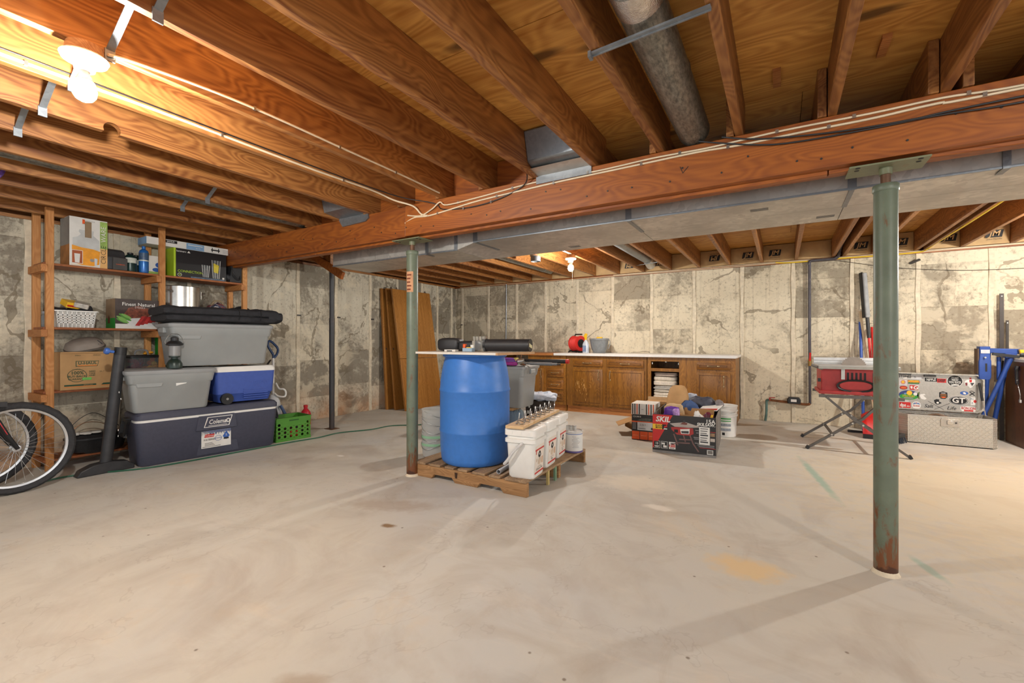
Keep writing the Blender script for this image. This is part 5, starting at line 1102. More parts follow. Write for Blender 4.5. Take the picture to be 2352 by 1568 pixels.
# stack of translucent buckets behind the pallet
t0 = None; TB = clear('frosted_bucket_plastic', (222,222,218), .45, .35)
for i in range(5):
    if i == 0: lb = 'lowest frosted bucket in the stack left of the drum'
    elif i == 4: lb = 'topmost frosted bucket in the stack left of the drum'
    else: lb = ('second', 'third', 'fourth')[i-1]+' frosted bucket from the floor in the stack left of the drum'
    t = T('clear_bucket', lb, 'bucket', (-2.93, 3.40, .075*i), 20*i, 'nested frosted buckets behind the pallet')
    b = B(); b.lathe([(.11,0),(.118,.004),(.128,.15),(.131,.152),(.131,.16),(.125,.16),(.124,.15),(.115,.008),(0,.008)], 28); b.out('bucket_body', TB, t)
    b = B(); b.tube(spl([(.131,0,.145),(.10,-.09,.11),(0,-.135,.08),(-.10,-.09,.11),(-.131,0,.145)]), .0025, 5); b.out('bail', STEEL, t)
    if i < 2: b = B(); b.lathe([(.129,.11),(.13,.135)], 28, caps=False); b.out('band', plain('pale_green_band', (150,196,160), .5), t)
# tote, tripods, boxes behind the drum
t = tote('storage_tote', 'tall grey tote standing behind the blue drum', (-2.93, 4.72, .335), 6, .74, .50, .50)
t = T('water_pack', 'shrink-wrapped pack of clear water bottles under the tall grey tote', 'bottles', (-2.93, 4.66, 0), 6); WB_ = clear('water_bottle_plastic', (190,214,234), .8, .1)
bb = B(); bb.lathe([(.028,0),(.033,.004),(.033,.10),(.028,.12),(.033,.14),(.033,.21),(.014,.255),(.014,.275),(0,.276)], 12); bmsh = bb.mesh('bottle'); bmsh.materials.append(WB_)
for i in range(6):
    for j in range(4): o = link('bottle', bmsh, t); o.location = (-.19+.076*i, -.13+.072*j, .02)
b = B(); b.soft((0,0,.15), (.52,.36,.30), .25, .012, 16, 36, 14, seed=7); b.out('shrink_wrap', clear('shrink_wrap', (228,234,240), .93, .05), t)
b = B(); b.bx(-.24,.24,-.17,.17,0,.018); b.out('tray', plain('blue_tray', (120,160,206), .6), t)
b = B(); b.bx(-.2,.2,-.15,.15,.303,.333); b.out('cardboard_sheet', CARD, t)
t = T('pole_bundle', 'two long black collapsible poles lying on the tall grey tote', 'pole', (-2.60, 4.62, .862), 7)
b = B(); b.cyl((-.30,.05,.035), (.52,.02,.03), .018, n=12); b.cyl((.25,.02,.03), (.50,.02,.03), .024, n=12); b.out('pole', BLACK, t); b = B(); b.cyl((.50,.02,.03), (.535,.02,.03), .026, n=12); b.out('red_tip', RED, t)
b = B(); b.cyl((-.30,-.10,.01), (.42,-.06,.0), .014, n=12); b.cyl((.10,-.08,.005), (.36,-.063,.0), .019, n=12); b.out('pole', plain('grey_pole', (120,122,124), .4, .4), t); b = B(); b.cyl((.36,-.063,0), (.46,-.057,0), .008, n=10); b.out('grip_tip', BLACK, t)
t = T('fishing_reel', 'shiny spinning reel resting among the poles on the tall grey tote', 'fishing reel', (-2.60, 4.52, .840), 20)
b = B(); b.cyl((-.03,0,.045), (.04,0,.055), .035, .028, 16); b.out('spool', STEEL, t); b = B(); b.tube(spl([(0,0,.08),(.01,0,.12),(-.005,0,.16)]), .008, 8); b.out('stem', plain('bronze_reel', (120,84,58), .4, .6), t); b = B(); b.tube(spl([(.03,-.03,.05),(.06,-.05,.045),(.08,-.04,.03)]), .005, 6); b.out('crank', STEEL, t); b = B(); b.soft((.02,.02,.02), (.08,.06,.04), .8, .01, 20); b.out('housing', plain('bronze_reel', (120,84,58), .4, .6), t)
t = T('purple_case', 'purple fabric case lying on the tall grey tote behind the drum', 'case', (-2.80, 4.55, .840), 5)
b = B(); b.soft((0,0,.045), (.30,.14,.085), .45, .012, 12, 24, 12); b.out('case_body', plain('deep_purple', (96,40,130), .5), t); b = B(); b.soft((.06,-.06,.02), (.22,.06,.04), .5, .01, 12); b.out('flap', plain('magenta_purple', (150,30,130), .5), t); b = B(); b.bx(.11,.14,-.05,.02,.05,.088); b.out('zip_tag', plain('gold_tag', (200,180,90), .5), t)
BXB = plain('dark_brown_box', (58,50,44), .6, var=.15)
for i, (z, lb) in enumerate(((0, 'lower one of two dark brown boxes behind the hook rack'), (.185, 'upper one of two dark brown boxes behind the hook rack'))):
    t = T('brown_box', lb, 'box', (-2.66, 5.13, z), 8, 'dark brown boxes behind the hook rack'); b = B(); b.bx(-.15,.15,-.13,.13,.001,.183); b.out('carton', BXB, t, bevel=.002); b = B(); b.bx(-.152,.152,-.132,.132,.155,.1835); b.out('lid', BXB, t)
    tx(t, 'shutterfly', .03, .11, .035, PAPER, off=.13, k=2); dec(t, 'icon', oval(-.10,.11,.013,.016,12), PAPER, off=.13); dec(t, 'barcode_patch', rect(-.13,-.10,.02,.06), PAPER, off=.13); tx(t, 'shutterfly', .0, .09, .028, plain('grey_print', (150,150,150), .6), 'R', .15, k=2)
t = T('plastic_bag', 'crumpled clear plastic bag lying on the dark brown boxes', 'bag', (-2.62, 5.13, .371)); b = B(); b.soft((0,0,.055), (.36,.26,.10), .7, .05, 14, 28, 12, seed=4); b.out('bag_film', plain('pale_plastic_film', (196,204,218), .25, 0, .15, 30, .6), t); b = B(); b.soft((.14,-.06,.04), (.16,.10,.06), .7, .03, 20, seed=8); b.out('bag_fold', plain('pale_plastic_film', (196,204,218), .25), t)
# ---------------------------------------------------------------- base cabinets along the back wall
YF, YB = 6.62, 7.24; BRZ = plain('antique_brass_pull', (196,176,136), .3, .8, .2)
def pull(p, x, z, vert=False, L=.05):
    b = B(); y = YF-.029
    if vert: b.tube(spl([(x,y,z-L),(x,y-.018,z-L*.7),(x,y-.018,z+L*.7),(x,y,z+L)]), .0045, 6); b.soft((x,y-.003,z-L-.015), (.014,.008,.03), .8, .001, 5, 8, 6); b.soft((x,y-.003,z+L+.015), (.014,.008,.03), .8, .001, 5, 8, 6)
    else: b.tube(spl([(x-L,y,z),(x-L*.7,y-.018,z),(x+L*.7,y-.018,z),(x+L,y,z)]), .0045, 6); b.soft((x-L-.013,y-.003,z), (.03,.008,.014), .8, .001, 5, 8, 6); b.soft((x+L+.013,y-.003,z), (.03,.008,.014), .8, .001, 5, 8, 6)
    return b.out('handle', BRZ, p)
def panel_face(p, name, x0, x1, z0, z1, m, vert=None, hx=None, hz=None):
    b = B(); e = .022
    v = [(x0,YF,z0),(x1,YF,z0),(x1,YF,z1),(x0,YF,z1),(x0,YF-.016,z0),(x1,YF-.016,z0),(x1,YF-.016,z1),(x0,YF-.016,z1),
         (x0+e,YF-.027,z0+e),(x1-e,YF-.027,z0+e),(x1-e,YF-.027,z1-e),(x0+e,YF-.027,z1-e)]
    b.add(v, [(0,3,2,1),(0,1,5,4),(1,2,6,5),(2,3,7,6),(3,0,4,7),(4,5,9,8),(5,6,10,9),(6,7,11,10),(7,4,8,11),(8,9,10,11)])
    o = b.out(name, m, p)
    b = B(); q = .034
    for r_ in ((x0+q,x1-q,z0+q,z0+q+.006),(x0+q,x1-q,z1-q-.006,z1-q),(x0+q,x0+q+.006,z0+q,z1-q),(x1-q-.006,x1-q,z0+q,z1-q)): b.bx(r_[0],r_[1],YF-.0295,YF-.0265,r_[2],r_[3])
    b.out('bead', plain('dark_oak_bead', (98,60,24), .45, var=.2), o)
    if hx is not None: pull(o, hx, hz, vert)
    return o
def carcass(t, x0, x1, openings):
    """face frame with openings, sides, back, floor and plinth"""
    b = B(); b.bx(x0,x0+.018,YF+.02,YB,.10,.893); b.bx(x1-.018,x1,YF+.02,YB,.0,.893); b.bx(x0+.018,x1-.018,YB-.012,YB,.10,.893); b.bx(x0+.018,x1-.018,YF+.02,YB-.012,.10,.118); b.bx(x0+.018,x1-.018,YF+.02,YB-.012,.70,.712); b.out('carcass', CABZ, t)
    b = B(); b.bx(x0,x1-.02,YF+.035,YF+.055,0,.10); b.out('plinth', STUDX, t)
    xs = sorted({x0,x1} | {o[0] for o in openings} | {o[1] for o in openings}); zs = sorted({.10,.893} | {o[2] for o in openings} | {o[3] for o in openings})
    b = B()
    for i in range(len(xs)-1):
        for j in range(len(zs)-1):
            cx, cz = (xs[i]+xs[i+1])/2, (zs[j]+zs[j+1])/2
            if any(o[0] < cx < o[1] and o[2] < cz < o[3] for o in openings): continue
            b.bx(xs[i], xs[i+1], YF, YF+.02, zs[j], zs[j+1])
    b.out('face_frame', CABZ, t)
t = T('base_cabinet', 'left oak base cabinet with a narrow door and a bank of four drawers', 'cabinet'); carcass(t, -3.66, -2.965, [])
panel_face(t, 'door', -3.64, -3.36, .14, .68, CABZ, True, -3.40, .60); panel_face(t, 'drawer', -3.64, -3.36, .73, .83, CABX, False, -3.50, .78)
for (z0, z1) in ((.735,.845),(.545,.685),(.35,.50),(.165,.305)): panel_face(t, 'drawer', -3.30, -3.005, z0, z1, CABX, False, -3.15, (z0+z1)/2)
t = T('base_cabinet', 'scratched two-door oak base cabinet in the middle of the row', 'cabinet'); carcass(t, -2.955, -1.685, [])
panel_face(t, 'drawer', -2.84, -2.35, .735, .835, CABX, False, -2.60, .785); panel_face(t, 'drawer', -2.28, -1.73, .735, .835, CABX, False, -2.0, .785)
d_ = panel_face(t, 'door', -2.84, -2.35, .13, .69, CABZ, True, -2.41, .60); panel_face(t, 'door', -2.28, -1.72, .13, .69, CABZ, True, -2.225, .60)
for i in range(26):
    x, z = random.gauss(-2.66,.06), random.gauss(.42,.10); b = B(); b.cb((x,YF-.0275,z), (.003+random.random()*.004,.0012,.015+random.random()*.05), (0,random.uniform(-.3,.3),0)); b.out('scratch', plain('bare_scratch', (196,150,86), .6), d_)
t = T('base_cabinet', 'right oak base cabinet with an open bay full of towels', 'cabinet'); carcass(t, -1.675, -.52, [(-1.625,-1.235,.14,.69),(-1.625,-1.235,.735,.835)])
panel_face(t, 'drawer', -1.0, -.585, .735, .83, CABX, False, -.79, .785); panel_face(t, 'door', -1.0, -.585, .14, .695, CABZ, True, -.66, .58)
for x in (-1.615, -1.252): b = B(); b.bx(x, x+.008, YF+.022, YF+.05, .79, .82); b.out('slide_clip', WHITE, t)
b = B(); b.bx(-1.43,-1.41,YF+.022,YF+.04,.82,.833); b.out('slide_clip', WHITE, t)
t = T('worktop', 'long white laminate worktop on the oak base cabinets', 'worktop', (-1.84, 6.905, .8935)); LAM = plain('white_laminate', (226,224,220), .35, var=.04, scale=40)
b = B(); b.bx(-1.33, 1.34, -.325, .385, .004, .040); b.out('slab', LAM, t, bevel=.005); b = B(); b.bx(-1.33, 1.325, -.3265, -.30, 0, .039); b.out('front_edge', LAM, t, bevel=.004)
t = T('wooden_worktop', 'brown wooden worktop left of the white laminate worktop', 'worktop', (-3.86, 6.92, .8935)); b = B(); b.bx(-.42, .68, -.33, .35, 0, .036); b.out('slab', wood('bench_top_wood', (150,92,48), (196,140,90), 'X', 1.4), t, bevel=.003); b = B(); b.bx(-.42,.68,-.336,-.33,.0,.03); b.out('front_edge', STUDX, t)
b = B(); b.bx(-.42,-.38,-.28,.30,-.893,0); b.out('support_leg', CABZ, t)
ZW = .934
t = T('cord_reel', 'red extension cord reel in a black frame on the white worktop', 'cord reel', (-2.93, 7.0, ZW), -25)
b = B(); b.tube([(-.12,.09,0),(-.125,.06,.29),(-.10,.05,.305),(.06,.05,.305)], .012, 8); b.tube([(-.12,-.09,0),(-.125,-.06,.03),(-.125,.06,.03),(-.12,.09,0)], .012, 8); b.tube([(-.12,.0,.02),(.12,0,.02)], .013, 8); b.tube([(.12,-.09,.012),(.12,.09,.012)], .012, 8); b.out('frame', BLACK, t)
M = Matrix.Translation((0,0,.155)) @ Matrix.Rotation(PI/2, 4, 'Y')
b = B(); pr = [(.06,-.075)]
for i in range(9): z = -.07+.0175*i; pr += [(.105,z-.008),(.118,z),(.105,z+.008)]
b.lathe(pr+[(.06,.075)], 28, M=M); b.out('wound_cord', plain('orange_red_cord', (212,52,44), .45), t)
for s in (-1, 1): b = B(); b.lathe([(.0,s*.078),(.125,s*.078),(.127,s*.085),(.0,s*.087)], 28, M=M); b.out('flange', plain('reel_red', (204,44,38), .4), t)
b = B(); b.lathe([(0,.088),(.07,.088),(.07,.094),(0,.096)], 24, M=M); hb_ = b.out('socket_plate', BLACK, t)
t = T('spray_bottle', 'spray bottle with yellow trigger head on the white worktop', 'bottle', (-2.725, 6.86, ZW), -20)
b = B(); b.loft([(0,.046,.03,.02),(.006,.05,.034,.022),(.14,.05,.034,.022),(.175,.035,.026,.018),(.205,.016,.016,.014),(.215,.014,.014,.013)]); b.out('bottle_body', plain('milky_bottle', (200,208,218), .3), t); dec(t, 'label', rect(-.035,.035,.02,.12), plain('blue_label', (130,150,184), .5, var=.3, scale=50), off=.034)
b = B(); b.prism([(-.035,.255),(-.03,.285),(.0,.32),(.03,.305),(.02,.28),(.014,.21),(-.014,.21),(-.014,.25)], 'Y', -.014, .014); b.out('trigger_head', YELLOW, t, bevel=.003)
t = T('planter_pot', 'grey bowl-shaped planter pot with handle on the white worktop', 'pot', (-2.535, 6.97, ZW)); PG = plain('mottled_grey_pot', (128,132,134), .4, var=.15, scale=22)
b = B(); b.lathe([(.09,0),(.098,.006),(.13,.08),(.148,.19),(.152,.205),(.158,.21),(.158,.235),(.150,.236),(.148,.215),(.12,.08),(0,.03)], 32); b.out('pot_body', PG, t); b = B(); b.tube(spl([(.158,0,.22),(.185,-.02,.19),(.19,-.05,.12),(.17,-.06,.07)]), .006, 6); b.out('handle', PG, t)
t = T('yellow_sponge', 'yellow rounded tool poking out of the grey planter pot', 'sponge', (-2.53, 6.97, ZW+.16)); b = B(); b.loft([(0,.03,.02,.015),(.06,.05,.03,.02),(.10,.045,.028,.02)], o=(.0,0,0)); b.out('sponge_body', YELLOW, t, bevel=.004); b = B(); b.bx(-.06,-.01,-.01,.01,.05,.085); b.out('tip', plain('orange_tip', (238,150,40), .5), t)
# towels in the open bay
TW = [((176,160,148), .03), ((222,212,196), .075), ((192,188,180), .028), ((214,206,192), .02), ((226,216,200), .06), ((202,204,204), .045), ((206,208,206), .045)]
z = .1195
nm = ['lowest', 'second', 'third', 'fourth', 'fifth', 'sixth', 'topmost']
for i, (c_, h_) in enumerate(TW[::-1]):
    hh = h_*1.78
    t = T('folded_towel', nm[i]+' folded towel in the stack inside the open cabinet bay', 'towel', (-1.435+.01*math.sin(i*2.2), 6.80, z), 4*math.sin(i*3), 'folded towels in the open cabinet')
    m_ = plain('towel%d' % i, c_, .95, var=.12, scale=40, bump=.8)
    b = B(); b.soft((0,0,hh*.27), (.34+.02*math.sin(i*5),.30,hh*.56), .38, .008, 14, 30, 12, seed=i); b.out('fold', m_, t); b = B(); b.soft((0,.005,hh*.75), (.33,.29,hh*.5), .38, .008, 14, 30, 12, seed=i+20); b.out('fold', m_, t); z += hh+.002
# ---------------------------------------------------------------- boxes on the floor
t = T('saw_carton', 'open black and red table saw carton on the floor', 'box', (-.86, 5.14, 0), 3.5); BKC = plain('black_print_board', (40,38,38), .45, var=.15)
W2, D2, H2 = .295, .47, .385
for (x0,x1,y0,y1) in ((-W2,W2,-D2,-D2+.006),(-W2,W2,D2-.006,D2),(-W2,-W2+.006,-D2+.006,D2-.006),(W2-.006,W2,-D2+.006,D2-.006)): b = B(); b.bx(x0,x1,y0,y1,0,H2); b.out('carton_wall', BKC if y0 != -D2+.006 else plain('grey_print_board', (120,114,108), .5, var=.3, scale=12), t)
b = B(); b.bx(-W2+.006,W2-.006,-D2+.006,D2-.006,0,.008); b.out('carton_floor', CARD, t)
F = lambda pts, m, k=0, nm='print': dec(t, nm, pts, m, off=D2, k=k)
F(rect(-W2,W2,0,.022), plain('grey_strip', (134,130,126), .5, var=.2)); F([(-.293,.04),(-.27,.06),(-.10,.382),(-.293,.382)], RED); tx(t, 'SKIL', -.195, .335, .075, PAPER, off=D2, k=2, shear=.2, bold=.03)
F(rect(-.293,-.20,.235,.285), YELLOW, 1); F([(-.20,.235),(-.14,.235),(-.165,.285),(-.20,.285)], INK, 1); tx(t, 'QUICK', -.235, .27, .022, INK, off=D2, k=3, shear=.2, bold=.02); tx(t, 'MOUNT', -.225, .25, .022, INK, off=D2, k=3, shear=.2, bold=.02); F([(-.185,.25),(-.15,.262),(-.155,.275),(-.18,.27)], RED, 2); F([(-.19,.237),(-.155,.237),(-.15,.245),(-.18,.248)], PAPER, 2)
F([(-.13,.30),(.02,.325),(.17,.285),(.05,.272),(-.08,.272)], plain('printed_table_grey', (170,160,152), .5), 1); F([(-.03,.30),(.0,.325),(.04,.315),(.03,.298)], plain('printed_brown', (110,60,50), .5), 2); F([(.0,.34),(.015,.345),(.02,.32),(.0,.318)], DGREY, 2)
F([(-.115,.265),(-.06,.270),(.09,.27),(.095,.215),(.06,.195),(-.06,.195),(-.11,.24)], plain('printed_dark_red', (164,46,42), .5), 2); F([(-.03,.25),(.06,.262),(.055,.21),(-.02,.207)], PAPER, 3); F([(-.02,.235),(.05,.24),(.05,.215),(-.015,.213)], DGREY, 4); F(rect(-.085,-.05,.215,.245), INK, 4)
for (x0,z0,x1,z1) in ((-.09,.20,-.05,.09),(-.05,.115,-.12,.085),(.06,.20,.09,.12),(.09,.12,.14,.045),(-.04,.15,.07,.155),(-.05,.115,.06,.12),(.0,.20,.02,.13)): 
    dx, dz = x1-x0, z1-z0; L = math.hypot(dx,dz); nx, nz = -dz/L*.006, dx/L*.006; F([(x0+nx,z0+nz),(x0-nx,z0-nz),(x1-nx,z1-nz),(x1+nx,z1+nz)], plain('printed_leg', (112,82,78), .5), 1)
tx(t, '15A', .245, .345, .052, PAPER, off=D2, k=2, bold=.02); tx(t, 'SKILSAW.', .205, .312, .042, PAPER, off=D2, k=2, shear=.2, bold=.03, sx=.92)
F(rect(.145,.24,.12,.29), PAPER, 2, 'shipping_label')
for i in range(7): F(rect(.155,.225-.006*(i%3),.27-.022*i,.277-.022*i+(.006 if i in (3,6) else 0)), DGREY, 3, 'label_line')
for (z,x0) in ((.25,.11),(.225,.12),(.18,.095),(.165,.10),(.125,.105),(.11,.13),(.095,.14)): F(rect(x0,.14 if z > .12 else .28,z,z+.006), plain('grey_print', (150,150,150), .6), 1)
F(rect(.245,.285,.205,.235), plain('printed_photo', (150,120,90), .5, var=.4, scale=60), 1); F(rect(.245,.285,.155,.185), plain('printed_photo2', (190,180,170), .5), 1); F(rect(.245,.29,.245,.249), RED, 1); F(rect(.15,.29,.085,.088), RED, 1)
def icon(x): F(rect(x,x+.062,.045,.115), PAPER, 0); F(rect(x+.003,x+.059,.048,.112), BKC, 1)
icon(-.283); tx(t, '13', -.252, .09, .03, PAPER, off=D2, k=3, bold=.02); F(rect(-.275,-.23,.062,.068), PAPER, 2); F(rect(-.27,-.235,.054,.058), PAPER, 2)
icon(-.21); F(rect(-.205,-.175,.085,.102), PAPER, 2); F(rect(-.19,-.157,.055,.075), PAPER, 2); F(rect(-.185,-.178,.075,.086), PAPER, 2)
F(rect(-.135,-.073,.045,.115), PAPER, 0); F(rect(-.133,-.075,.065,.09), RED, 1); tx(t, '3', -.122, .078, .03, PAPER, off=D2, k=3, bold=.03); tx(t, 'YEAR', -.094, .078, .017, PAPER, off=D2, k=3); F(rect(-.12,-.09,.098,.106), DGREY, 1); F(rect(-.125,-.085,.052,.058), DGREY, 1)
F(rect(.215,.27,.028,.072), PAPER, 1)
for i in range(11): F(rect(.222+.004*i,.2236+.004*i+(.0008 if i % 3 else .0016),.035,.068), INK, 2, 'barcode')
for i in range(10): dec(t, 'side_print', rect(-.42,.42,.06+.03*i,.066+.03*i), plain('side_lines', (90,86,82), .6), 'R', W2)
dec(t, 'seam_tape', rect(-.05,.02,.0,.384), plain('tape_clear', (150,146,140), .3), 'R', W2, 1); dec(t, 'seam_tape', rect(.16,.2,.0,.384), plain('tape_clear', (150,146,140), .3), 'R', W2, 1)
# flaps
b = B(); b.add([(-W2,-D2+.1,H2),(-W2,D2,H2),(-W2-.05,D2-.03,H2+.14),(-W2-.08,.1,H2+.12)], [(0,1,2,3),(3,2,1,0)]); 
PURP = plain('purple_wrapper', (104,54,160), .3, var=.3, scale=20, bump=.4); DEN = plain('denim_blue', (58,84,130), .8, var=.2)
CT = (-.86, 5.14)
def inbox(name, label, cat, x, y, z, rz=0): return T(name, label, cat, (CT[0]+x, CT[1]+y, z), rz)
t = inbox('cardboard_curl', 'curled sheet of brown cardboard sticking up out of the saw carton', 'cardboard', -.16, .05, .015, 20)
v = []; f = []; n = 9
for j in range(7):
    for i in range(n):
        u = i/(n-1); a = (u-.5)*1.6; h_ = j/6; v.append((.16*math.sin(a)+.05*h_*h_, -.16*math.cos(a)*.6+.24*h_-.12, .60*h_*(1-.22*(2*(u-.5))**4)+.02))
for j in range(6):
    for i in range(n-1): f.append((j*n+i, j*n+i+1, (j+1)*n+i+1, (j+1)*n+i))
b = B(); b.add(v, f); o = b.out('sheet', CARD, t); sd_ = o.modifiers.new('thick', 'SOLIDIFY'); sd_.thickness = .006
b = B(); b.soft((-.02,-.16,.36), (.2,.08,.16), .6, .02, 12); b.out('torn_edge', plain('pale_cardboard', (206,176,134), .8), t)
t = inbox('small_carton', 'small open brown carton inside the saw carton', 'box', .10, -.16, .10, -6)
for (x0,x1,y0,y1) in ((-.15,.15,-.11,-.106),(-.15,.15,.106,.11),(-.15,-.146,-.106,.106),(.146,.15,-.106,.106)): b = B(); b.bx(x0,x1,y0,y1,.0,.31 if y0 > 0 else .265); b.out('carton_wall', CARD, t)
b = B(); b.bx(-.146,.146,-.106,.106,0,.004); b.out('carton_floor', CARD, t)
t = inbox('snack_wrapper', 'shiny purple wrapper in the saw carton', 'wrapper', -.13, -.22, .30); b = B(); b.soft((0,0,.06), (.16,.10,.16), .8, .03, 16, 20, 12, seed=2); b.out('wrapper', PURP, t); b = B(); b.soft((.05,-.03,.05), (.09,.06,.13), .8, .02, 20, seed=5); b.out('wrapper_end', plain('lilac_wrapper', (190,150,214), .3, var=.3, scale=60), t)
t = inbox('blue_cloth', 'balled-up blue denim cloth in the saw carton', 'cloth', -.03, .10, .26); b = B(); b.soft((0,0,.1), (.22,.24,.20), .8, .03, 12, 22, 14, seed=6); b.soft((.06,-.08,.12), (.14,.12,.14), .8, .02, 14, seed=3); b.out('cloth_body', DEN, t)
t = inbox('paper_scraps', 'crumpled white and maroon paper scraps in the saw carton corner', 'paper', .20, -.36, .28); b = B(); b.soft((-.05,0,.06), (.12,.10,.12), .9, .05, 18, seed=1); b.out('white_scrap', PAPER, t); b = B(); b.soft((.035,.05,.06), (.09,.12,.16), .9, .03, 18, seed=2); b.out('maroon_scrap', plain('maroon_wrapper', (98,34,52), .4), t); b = B(); b.soft((-.12,-.0,.03), (.1,.08,.07), .9, .04, 18, seed=4); b.out('white_scrap', plain('grey_paper', (186,178,170), .7), t)
t = inbox('glue_stick', 'yellow and black marker leaning in the right front of the saw carton', 'marker', .255, -.37, .30, 20); b = B(); b.cyl((0,0,0), (.025,0,.10), .011, n=12); b.out('barrel', YELLOW, t); b = B(); b.cyl((.009,0,.035), (.014,0,.055), .0116, n=12); b.out('grip_ring', INK, t)
t = inbox('plastic_sheeting', 'rumpled dark plastic sheeting along the back edge of the saw carton', 'plastic sheet', .09, .33, .28); b = B(); b.soft((0,0,.10), (.34,.16,.22), .7, .04, 12, 26, 14, seed=3); b.out('film', plain('dark_film', (70,72,84), .25, 0, .3, 20, .6), t); b = B(); b.soft((-.12,.02,.19), (.12,.08,.10), .8, .03, 18, seed=9); b.out('film_fold', plain('pale_plastic_film', (196,204,218), .25), t)
t = inbox('mailer', 'white mailer with red edge lying across the back of the saw carton', 'mailer', .20, .20, .34, -10); b = B(); b.cb((0,0,.06), (.20,.30,.012), (.15,-.1,0)); b.out('mailer_body', PAPER, t, bevel=.003); b = B(); b.cb((0,-.13,.048), (.20,.03,.014), (.15,-.1,0)); b.out('red_edge', RED, t); b = B(); b.soft((.05,.09,.10), (.08,.1,.07), .9, .03, 18); b.out('film_scrap', plain('smoky_film', (130,124,124), .3), t)
t = T('printed_carton', 'small black and orange carton topped with a striped box, left of the saw carton', 'box', (-1.345, 5.28, 0), 3)
b = B(); b.bx(-.135,.135,-.16,.16,.0,.285); b.out('carton', BKC, t, bevel=.002)
F = lambda pts, m, k=0, nm='print': dec(t, nm, pts, m, off=.16, k=k)
tx(t, 'CS-3410', -.12, .265, .026, PAPER, off=.16, k=2, al='LEFT', bold=.01); F([(-.08,.22),(.06,.215),(.09,.25),(-.02,.25)], plain('printed_tool', (78,84,76), .4, var=.4, scale=40), 0); F(rect(-.135,.13,.20,.215), ORANGE); F(rect(-.07,.13,.115,.205), plain('label_grey_white', (206,206,206), .5), 1, 'label'); tx(t, '2-36-S', -.01, .175, .026, INK, off=.16, k=3); F(rect(-.06,.02,.132,.137), INK, 2); F(rect(.08,.11,.125,.15), DGREY, 2)
for i in range(6): F(rect(-.125,-.085,.125+.014*i,.131+.014*i), plain('grey_print', (150,150,150), .6), 1)
for i in range(3): F(rect(-.13+.09*i,-.046+.09*i,.008,.10), ORANGE, 1, 'orange_panel'); F(rect(-.12+.09*i,-.06+.09*i,.05,.056), plain('pale_orange', (240,150,110), .6), 2)
t2 = T('striped_box', 'white box with black and orange stripes on the small carton', 'box', (-1.345, 5.265, .288), 3)
b = B(); b.bx(-.14,.13,-.14,.14,0,.125); b.out('carton', PAPER, t2, bevel=.002)
for i, (x, c_) in enumerate(((-.13,INK),(-.105,INK),(-.08,ORANGE),(-.055,INK),(.025,INK),(.05,ORANGE),(.075,INK),(.10,ORANGE))): dec(t2, 'stripe', rect(x,x+.011,.004,.122), c_, off=.14)
for x in (-.02,-.008): dec(t2, 'dot', oval(x,.06,.003,.004,8), INK, off=.14)
t = T('cardboard_flap', 'loose brown cardboard sheet on the floor behind the small carton', 'cardboard', (-1.50, 5.45, .0), 25); b = B(); b.cb((-.10,0,.17), (.30,.26,.005), (0,-.35,0)); b.out('sheet', CARD, t); b = B(); b.cb((-.02,.08,.06), (.26,.20,.005), (.3,.5,0)); b.out('folded_half', CARD, t)
t = T('brown_carton', 'plain brown carton just behind the striped box', 'box', (-1.26, 5.66, 0), 5); b = B(); b.bx(-.16,.16,-.13,.13,0,.40); b.out('carton', CARD, t, bevel=.003); b = B(); b.bx(-.16,.16,-.005,.0,.40,.44); b.out('flap', plain('pale_cardboard', (206,176,134), .8), t)
t = T('round_bucket', 'round white plastic pail behind the saw carton', 'bucket', (-.575, 5.89, 0))
b = B(); b.lathe([(.11,0),(.118,.005),(.125,.24),(.135,.245),(.135,.262),(.127,.264),(.128,.30),(.137,.302),(.137,.318),(.129,.32),(.13,.355),(.138,.36),(.136,.366),(.128,.362),(.118,.02),(0,.02)], 32); b.out('pail_body', WHITE, t)
for (z0,z1,m_) in ((.24-.03,.225,GREENP),(.185,.195,GREENP),(.13,.16,plain('pail_print', (150,156,164), .6, var=.4, scale=60)),(.075,.105,plain('pail_print', (150,156,164), .6))): b = B(); r0 = .1215+.0135*(z0/.24-.3)*.5+.0025; b.lathe([(.119+.007*z0/.24,z0),(.119+.007*z1/.24,z1)], 10, a0=math.radians(-120), a1=math.radians(-55), caps=False); b.out('print_band', m_, t)
b = B(); b.lathe([(.119+.007*.03/.24,.025),(.1205,.055)], 4, a0=math.radians(-100), a1=math.radians(-86), caps=False); b.out('print_patch', INK, t)
b = B(); b.tube(spl([(.13,0,.33),(.10,-.10,.29),(0,-.145,.27),(-.10,-.10,.29),(-.13,0,.33)]), .003, 5); b.out('bail', STEEL, t)
# ---------------------------------------------------------------- table saw
t = T('table_saw', 'red portable table saw on a folding steel stand', 'table saw', (.62, 5.93, 0), 2)
SR = plain('saw_red_plastic', (172,52,50), .5, var=.15); LEGM = plain('grey_stand_steel', (98,94,90), .45, .5, .15); SA = plain('cast_aluminium', (196,196,192), .4, .4, .06)
b = B(); b.bx(-.30,.36,-.28,.28,.845,.872); b.out('table_top', SA, t, bevel=.004); b = B(); b.bx(-.30,.36,-.294,-.28,.838,.866); b.out('front_rail', plain('rail_grey', (160,158,150), .5), t)
b = B(); b.bx(-.31,.37,.10,.15,.873,.945); b.bx(-.31,.37,.094,.10,.885,.892); b.bx(-.31,.37,.094,.10,.912,.918); b.out('rip_fence', plain('white_aluminium', (214,214,212), .35, .3), t, bevel=.003)
bl_ = []; 
for i in range(64):
    a = 2*PI*i/64; r = .112 if i % 2 else .102; bl_.append((.03+r*math.cos(a), .852+r*math.sin(a)))
b = B(); b.prism(bl_, 'Y', -.032, -.030); b.out('blade', plain('blade_steel', (140,128,116), .35, .7), t)
